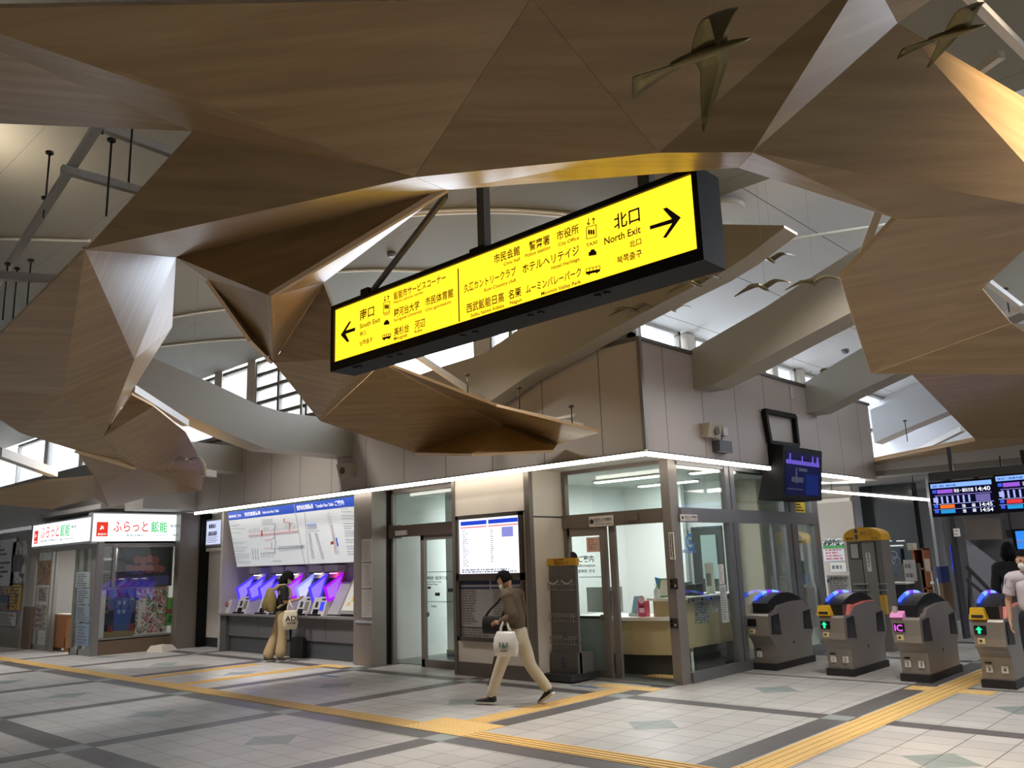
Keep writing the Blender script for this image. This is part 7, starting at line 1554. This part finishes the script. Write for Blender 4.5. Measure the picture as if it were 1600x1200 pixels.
hair_cap(man, L, fringe=.055, length=-.045)
M_olive = mat('jumper_olive', (92, 78, 60), .85, noise=.12, nscale=40); M_trou = mat('trousers_cream', (202, 190, 166), .8, noise=.06, nscale=14, bump=.25)
c = [[('pel', J['pel'] + V(0, 0, -.02), .165), ('sp', J['sp'], .155), ('ch', J['ch'], .155), ('nk0', J['nk0'] + V(-.01, 0, -.02), .085), ('col', J['nk'] + V(-.012, 0, -.02), .062)]]
for s in 'LR': c.append([('ch', J['ch'], .155), (s + 'sh', J[s + 'sh'], .082), (s + 'em', (J[s + 'sh'] + J[s + 'el']) / 2, .066), (s + 'el', J[s + 'el'], .060), (s + 'w', J[s + 'el'].lerp(J[s + 'w'], .88), .042)])
garment('jumper', c, M_olive, man, J, 2, .082, .066, .046); shrink(man, .93)
c = [[('pel', J['pel'], .155), ('wb', J['pel'] + V(.005, 0, .09), .14)]]
for s in 'LR': c.append([('pel', J['pel'], .15), (s + 'hp', J[s + 'hp'] + V(0, 0, -.05), .108), (s + 'm', J[s + 'hp'].lerp(J[s + 'kn'], .55), .092), (s + 'kn', J[s + 'kn'], .078), (s + 'c', J[s + 'kn'].lerp(J[s + 'an'], .5), .074), (s + 'an', J[s + 'an'] + (J[s + 'kn'] - J[s + 'an']) * -.06, .068)])
put('trousers', skin_mesh(c), M_trou, man)
M_shoe = mat('shoe_black', (26, 25, 26), .6); M_sole = mat('shoe_sole', (206, 202, 196), .6)
for hl, to in ((V(.28, .09, .012), V(.555, .10, .012)), (V(-.43, -.09, .125), V(-.235, -.09, .0))):
    g, s2 = G(), G(); shoe(g, hl, to, sole=s2); sh = obj('shoe', g, M_shoe, man, local=True, smooth=True); obj('sole', s2, M_sole, sh, local=True)
W_ = world_of(man); mw = lambda x, y, z: W_ @ V(x, y, z)
def bag_mesh(g, c, ax, w, h, d, taper=.85, top_w=.75):
    """soft bag: c = bottom centre, ax = width direction"""
    ax = Vector(ax).normalized(); dp = Vector((0, 0, 1)).cross(ax); rings = []
    for f in (0, .06, .25, .5, .75, .92, 1.0):
        ww = w / 2 * (taper + (1 - taper) * math.sin(f * math.pi) ** .6 if f < .6 else top_w + (1 - top_w) * math.sin(f * math.pi)); dd = d / 2 * (.55 + .6 * math.sin(min(1, f * 1.15) * math.pi)) if 0 < f < 1 else d / 2 * .35
        rings.append([g.bm.verts.new(Vector(c) + ax * (ww * math.copysign(abs(math.cos(a)) ** .6, math.cos(a)) * (1 + .03 * math.sin(5 * a + f * 9))) + dp * (dd * math.copysign(abs(math.sin(a)) ** .7, math.sin(a))) + Vector((0, 0, h * f))) for a in [2 * math.pi * k / 20 for k in range(20)]])
    for A, B in zip(rings[:-1], rings[1:]):
        for k in range(20): f = g.bm.faces.new([A[k], A[(k + 1) % 20], B[(k + 1) % 20], B[k]]); f.smooth = True
    g.bm.faces.new(list(reversed(rings[0]))); g.bm.faces.new(rings[-1])
# plastic shopping bag on the left forearm
pb = thing('shopping_bag', 'white plastic carrier bag hanging from the walking man\'s forearm', 'bag', tuple(mw(-.02, .27, .62)))
ax = W_.to_3x3() @ V(1, 0, 0)
q = G(); bag_mesh(q, mw(.02, .27, .60), ax, .30, .27, .12, .95, .72); obj('bag_body', q, mat('plastic_white', (214, 214, 210), .35, noise=.05, nscale=18, bump=.5), pb, smooth=True)
for s in (-1, 1):
    q = G(); q.tube([mw(.02 + s * .075, .27, .86), mw(.03 + s * .05, .262, .94), mw(.03 + s * .02, .245, 1.02), mw(.03, .215, 1.045)], [.022, .014, .010, .008], 8); obj('handle', q, MATS['plastic_white'], pb)
q = G(); n_ = W_.to_3x3() @ V(0, 1, 0); xd = -(W_.to_3x3() @ V(1, 0, 0))
q.text('F&F', mw(.075, .347, .70), xd, (0, 0, 1), .12, .06); q.bar(mw(.055, .347, .668), mw(-.03, .347, .668), .003, .010); None
obj('lettering', q, mat('bag_green', (58, 92, 84), .6), pb)
# black shoulder bag held in front
sb = thing('shoulder_bag', 'black shoulder bag held in front of the walking man', 'bag', tuple(mw(.34, -.02, .85))); q = G(); bag_mesh(q, mw(.34, -.02, .84), ax, .28, .20, .12, .95, .9); obj('bag_body', q, mat('bag_black', (20, 20, 22), .6), sb, smooth=True)
q = G(); q.tube([mw(.46, -.02, 1.03), mw(.38, .0, 1.12), mw(.22, .04, 1.24), mw(.1, .09, 1.345)], .014, 8); q.tube([mw(.22, -.02, 1.03), mw(.17, -.0, 1.1), mw(.15, .02, 1.2)], .012, 6); obj('strap', q, MATS['bag_black'], sb)
# folded umbrella
um = thing('umbrella', 'folded dark patterned umbrella pointing down from the walking man\'s hand', 'umbrella', tuple(mw(.2, -.05, .9)))
q = G(); a, b = mw(.17, -.06, .93), mw(.44, -.02, .20); q.tube([a.lerp(b, f) for f in (0, .1, .3, .55, .8, .9)], [.022, .036, .042, .034, .016, .008], 10); obj('canopy', q, mat('umbrella_brown', (70, 58, 42), .7, noise=.5, nscale=30), um); q = G(); q.tube([a.lerp(b, .88), b], .006, 6); obj('tip', q, M_black, um); q = G(); q.tube([a + (a - b) * .08, a], .012, 8); obj('grip', q, mat('grip_wood', (90, 64, 40), .5), um)

# ---- woman at the ticket machines
J = dict(pel=V(0, 0, .90), sp=V(-.01, 0, 1.08), ch=V(-.0, 0, 1.27), nk0=V(.015, 0, 1.40), nk=V(.04, 0, 1.45), hd=V(.085, 0, 1.545),
         Lsh=V(0, .165, 1.34), Lel=V(.06, .24, 1.12), Lw=V(.27, .10, 1.13), Rsh=V(0, -.165, 1.34), Rel=V(.0, -.22, 1.10), Rw=V(.21, -.14, 1.13),
         Lhp=V(0, .08, .86), Lkn=V(-.10, .11, .47), Lan=V(-.24, .13, .09), Lto=V(-.12, .14, .035), Rhp=V(0, -.08, .86), Rkn=V(.0, -.09, .47), Ran=V(-.04, -.10, .09), Rto=V(.08, -.11, .035),
         Lhand=V(.8, -.5, .1), Rhand=V(.85, .4, .15), Lcurl=.75, Rcurl=.75, Lpalm=V(0, 0, 1), Rpalm=V(0, 0, 1), hup=V(.25, 0, 0))
wx, wy = rz(439, 1034, 0)
woman, L = person('woman in a black T-shirt and wide beige trousers at the ticket machines', (wx, wy, 0), math.radians(68), J, None, V(.9, 0, -.42), mask=True)
hair_cap(woman, L, fringe=-.005, length=-.115, thick=1.22, bob=True)
g = G(); bmesh.ops.create_uvsphere(g.bm, u_segments=18, v_segments=12, radius=1)
for v in g.bm.verts:
    x, y, z = v.co; w_ = 1 + .05 * math.sin(7 * y + 3 * z); v.co = L(-.045 + x * .085 * w_, y * .105 * w_, -.085 + z * .105)
obj('hair', g, M_hair, woman, local=True, smooth=True)
M_tee = mat('tee_black', (20, 19, 21), .85); M_wide = mat('trousers_beige', (176, 154, 118), .8, noise=.07, nscale=12, bump=.25)
c = [[('hem', J['pel'] + V(0, 0, -.03), .155), ('sp', J['sp'] + V(0, 0, .0), .15), ('ch', J['ch'], .148), ('nk0', J['nk0'] + V(-.01, 0, -.025), .08), ('col', J['nk'] + V(-.01, 0, -.03), .06)]]
for s in 'LR': c.append([('ch', J['ch'], .148), (s + 'sh', J[s + 'sh'], .08), (s + 'em', J[s + 'sh'].lerp(J[s + 'el'], .85), .074)])
garment('t_shirt', c, M_tee, woman, J, .85, .078, .072, .072); shrink(woman, .935)
c = [[('pel', J['pel'], .165), ('wb', J['pel'] + V(.0, 0, .13), .15)]]
for s in 'LR': c.append([('pel', J['pel'], .165), (s + 'hp', J[s + 'hp'] + V(0, 0, -.08), .115), (s + 'm', J[s + 'hp'].lerp(J[s + 'kn'], .6), .10), (s + 'kn', J[s + 'kn'], .096), (s + 'c', J[s + 'kn'].lerp(J[s + 'an'], .5), .105), (s + 'an', J[s + 'an'] + V(0, 0, -.03), .125)])
put('trousers', skin_mesh(c), M_wide, woman)
for y, x in ((.13, -.23), (-.10, -.03)):
    g, s2 = G(), G(); shoe(g, V(x - .07, y, .012), V(x + .19, y * 1.1, .012), .042, .08, s2); sh = obj('shoe', g, mat('shoe_grey', (92, 88, 86), .7), woman, local=True, smooth=True); obj('sole', s2, M_sole, sh, local=True)
W_ = world_of(woman); ww = lambda x, y, z: W_ @ V(x, y, z); ax = W_.to_3x3() @ V(0, 1, 0)
bk = thing('backpack', 'khaki backpack on the woman at the ticket machines', 'backpack', tuple(ww(-.22, 0, 1.0))); q = G(); bag_mesh(q, ww(-.23, 0, .93), ax, .32, .42, .20, .98, .6); obj('bag_body', q, mat('khaki', (128, 112, 66), .8, noise=.08, nscale=20), bk, smooth=True)
q = G(); bag_mesh(q, ww(-.33, 0, .96), ax, .24, .2, .08, .95, .9); obj('pocket', q, mat('khaki_dark', (116, 100, 58), .8), bk, smooth=True)
for s in (-1, 1):
    q = G(); q.tube([ww(-.16, s * .10, 1.33), ww(-.08, s * .115, 1.42), ww(.02, s * .12, 1.43), ww(.12, s * .125, 1.34), ww(.15, s * .14, 1.22), ww(.05, s * .17, 1.10), ww(-.12, s * .14, 1.0)], .020, 8); obj('strap', q, mat('khaki_light', (164, 148, 104), .8), bk)
tt = thing('tote_bag', 'cream tote bag with black letters on the woman\'s arm', 'bag', tuple(ww(.12, -.26, .6))); tx = W_.to_3x3() @ V(1, 0, 0)
q = G(); bag_mesh(q, ww(.11, -.27, .60), tx, .27, .33, .12, .8, .75); obj('bag_body', q, mat('canvas_cream', (206, 196, 172), .85), tt, smooth=True)
for s in (-1, 1): q = G(); q.tube([ww(.11 + s * .07, -.27, .92), ww(.10 + s * .04, -.25, 1.02), ww(.09, -.2, 1.13)], .012, 7); obj('handle', q, MATS['canvas_cream'], tt)
q = G(); q.text('ADI', ww(.0, -.345, .76), tx, (0, 0, 1), .22, .085); q.text('ARM', ww(.03, -.343, .70), tx, (0, 0, 1), .15, .04); obj('lettering', q, M_ink, tt)
q = G(); q.tube([ww(.12, -.27, .62), ww(.12, -.27, .5), ww(.12, -.27, .38)], [.028, .022, .006], 8); tag(obj('umbrella', q, M_black), 'small black folded umbrella hanging below the cream tote bag', 'umbrella')
q = G(); q.box(-.035, .035, -.004, .004, -.07, .07); ph = obj('smartphone', q, M_black, bevel=.003); ph.matrix_world = W_ @ Matrix.Translation((.34, -.05, 1.165)) @ Matrix.Rotation(math.radians(60), 4, 'Y') @ Matrix.Rotation(math.radians(90), 4, 'Z'); tag(ph, 'dark smartphone held by the woman at the ticket machines', 'phone')

# ---- woman in the white top at the fourth gate, cut by the picture edge
J = dict(pel=V(0, 0, .90), sp=V(-.01, 0, 1.06), ch=V(-.0, 0, 1.25), nk0=V(.01, 0, 1.38), nk=V(.03, 0, 1.43), hd=V(.05, 0, 1.53),
         Lsh=V(0, .16, 1.32), Lel=V(-.03, .22, 1.06), Lw=V(.05, .22, .84), Rsh=V(0, -.16, 1.32), Rel=V(-.04, -.23, 1.06), Rw=V(.04, -.235, .83),
         Lhp=V(.02, .08, .85), Lkn=V(.12, .08, .47), Lan=V(.16, .08, .09), Lto=V(.28, .08, .035), Rhp=V(-.02, -.08, .85), Rkn=V(-.02, -.08, .46), Ran=V(-.16, -.08, .10), Rto=V(-.05, -.08, .035), Lcurl=.45, Rcurl=.45, Lpalm=V(0, -1, 0), Rpalm=V(0, 1, 0))
px_, py_ = at(1612, 955, 1, 11.0).x, 11.0
lady, L = person('person in white T-shirt and mask at the fourth gate, cut by the picture edge', (px_, py_, 0), math.radians(-78), J, None, V(1, 0, -.08))
hair_cap(lady, L, fringe=.05, length=-.10, thick=1.12)
c = [[('hem', J['pel'] + V(0, 0, .0), .155), ('sp', J['sp'], .145), ('ch', J['ch'], .148), ('nk0', J['nk0'] + V(.015, 0, -.05), .115), ('col', J['nk'] + V(-.01, 0, -.035), .058)]]
for s in 'LR': c.append([('ch', J['ch'], .148), (s + 'sh', J[s + 'sh'], .078), (s + 'em', J[s + 'sh'].lerp(J[s + 'el'], .7), .07)])
garment('t_shirt', c, mat('tee_white', (206, 196, 204), .85), lady, J, .7, .076, .07, .07); shrink(lady, .93)
c = [[('pel', J['pel'], .15), ('wb', J['pel'] + V(.0, 0, .10), .13)]]
for s in 'LR': c.append([('pel', J['pel'], .15), (s + 'hp', J[s + 'hp'] + V(0, 0, -.05), .10), (s + 'kn', J[s + 'kn'], .072), (s + 'an', J[s + 'an'], .056)])
put('trousers', skin_mesh(c), mat('trousers_navy', (30, 32, 44), .8), lady)
for y, x in ((.08, .10), (-.08, -.22)):
    g, s2 = G(), G(); shoe(g, V(x, y, .012), V(x + .24, y, .012), .04, .08, s2); sh = obj('shoe', g, M_shoe, lady, local=True, smooth=True); obj('sole', s2, M_sole, sh, local=True)
# ---- dark-haired person just behind her
J = dict(pel=V(0, 0, .88), sp=V(0, 0, 1.04), ch=V(0, 0, 1.22), nk0=V(.01, 0, 1.35), nk=V(.02, 0, 1.40), hd=V(.03, 0, 1.50), Lsh=V(0, .16, 1.29), Lel=V(-.02, .21, 1.04), Lw=V(.06, .20, .83), Rsh=V(0, -.16, 1.29), Rel=V(-.02, -.21, 1.04), Rw=V(.06, -.20, .83),
         Lhp=V(.0, .08, .83), Lkn=V(.03, .08, .46), Lan=V(.0, .08, .09), Lto=V(.12, .08, .035), Rhp=V(0, -.08, .83), Rkn=V(.02, -.08, .46), Ran=V(0, -.08, .09), Rto=V(.12, -.08, .035))
p2, L = person('person with dark hair and black clothes behind the one in the white T-shirt', (at(1581, 900, 1, 13.4).x, 13.4, 0), math.radians(100), J, None, V(1, 0, -.05))
hair_cap(p2, L, fringe=.05, length=-.115, thick=1.18, bob=True)
c = [[('hem', J['pel'] + V(0, 0, -.08), .16), ('sp', J['sp'], .15), ('ch', J['ch'], .15), ('nk0', J['nk0'] + V(-.01, 0, -.02), .08), ('col', J['nk'] + V(-.01, 0, -.02), .06)]]
for s in 'LR': c.append([('ch', J['ch'], .15), (s + 'sh', J[s + 'sh'], .08), (s + 'el', J[s + 'el'], .058), (s + 'w', J[s + 'el'].lerp(J[s + 'w'], .9), .042)])
garment('jacket', c, mat('jacket_black', (24, 23, 26), .8), p2, J, 2, .08, .066, .048)
c = [[('pel', J['pel'], .15), ('wb', J['pel'] + V(.0, 0, .10), .13)]]
for s in 'LR': c.append([('pel', J['pel'], .15), (s + 'hp', J[s + 'hp'] + V(0, 0, -.05), .10), (s + 'kn', J[s + 'kn'], .075), (s + 'an', J[s + 'an'], .06)])
put('trousers', skin_mesh(c), M_dark, p2)
for y in (.08, -.08):
    g, s2 = G(), G(); shoe(g, V(-.06, y, .012), V(.18, y, .012), .04, .08, s2); sh = obj('shoe', g, M_shoe, p2, local=True, smooth=True); obj('sole', s2, M_sole, sh, local=True)
bpy.data.objects.remove(_to); bpy.data.curves.remove(_tc)
for me in [v[0] for v in TXT.values()]:
    if me.users == 0: bpy.data.meshes.remove(me)
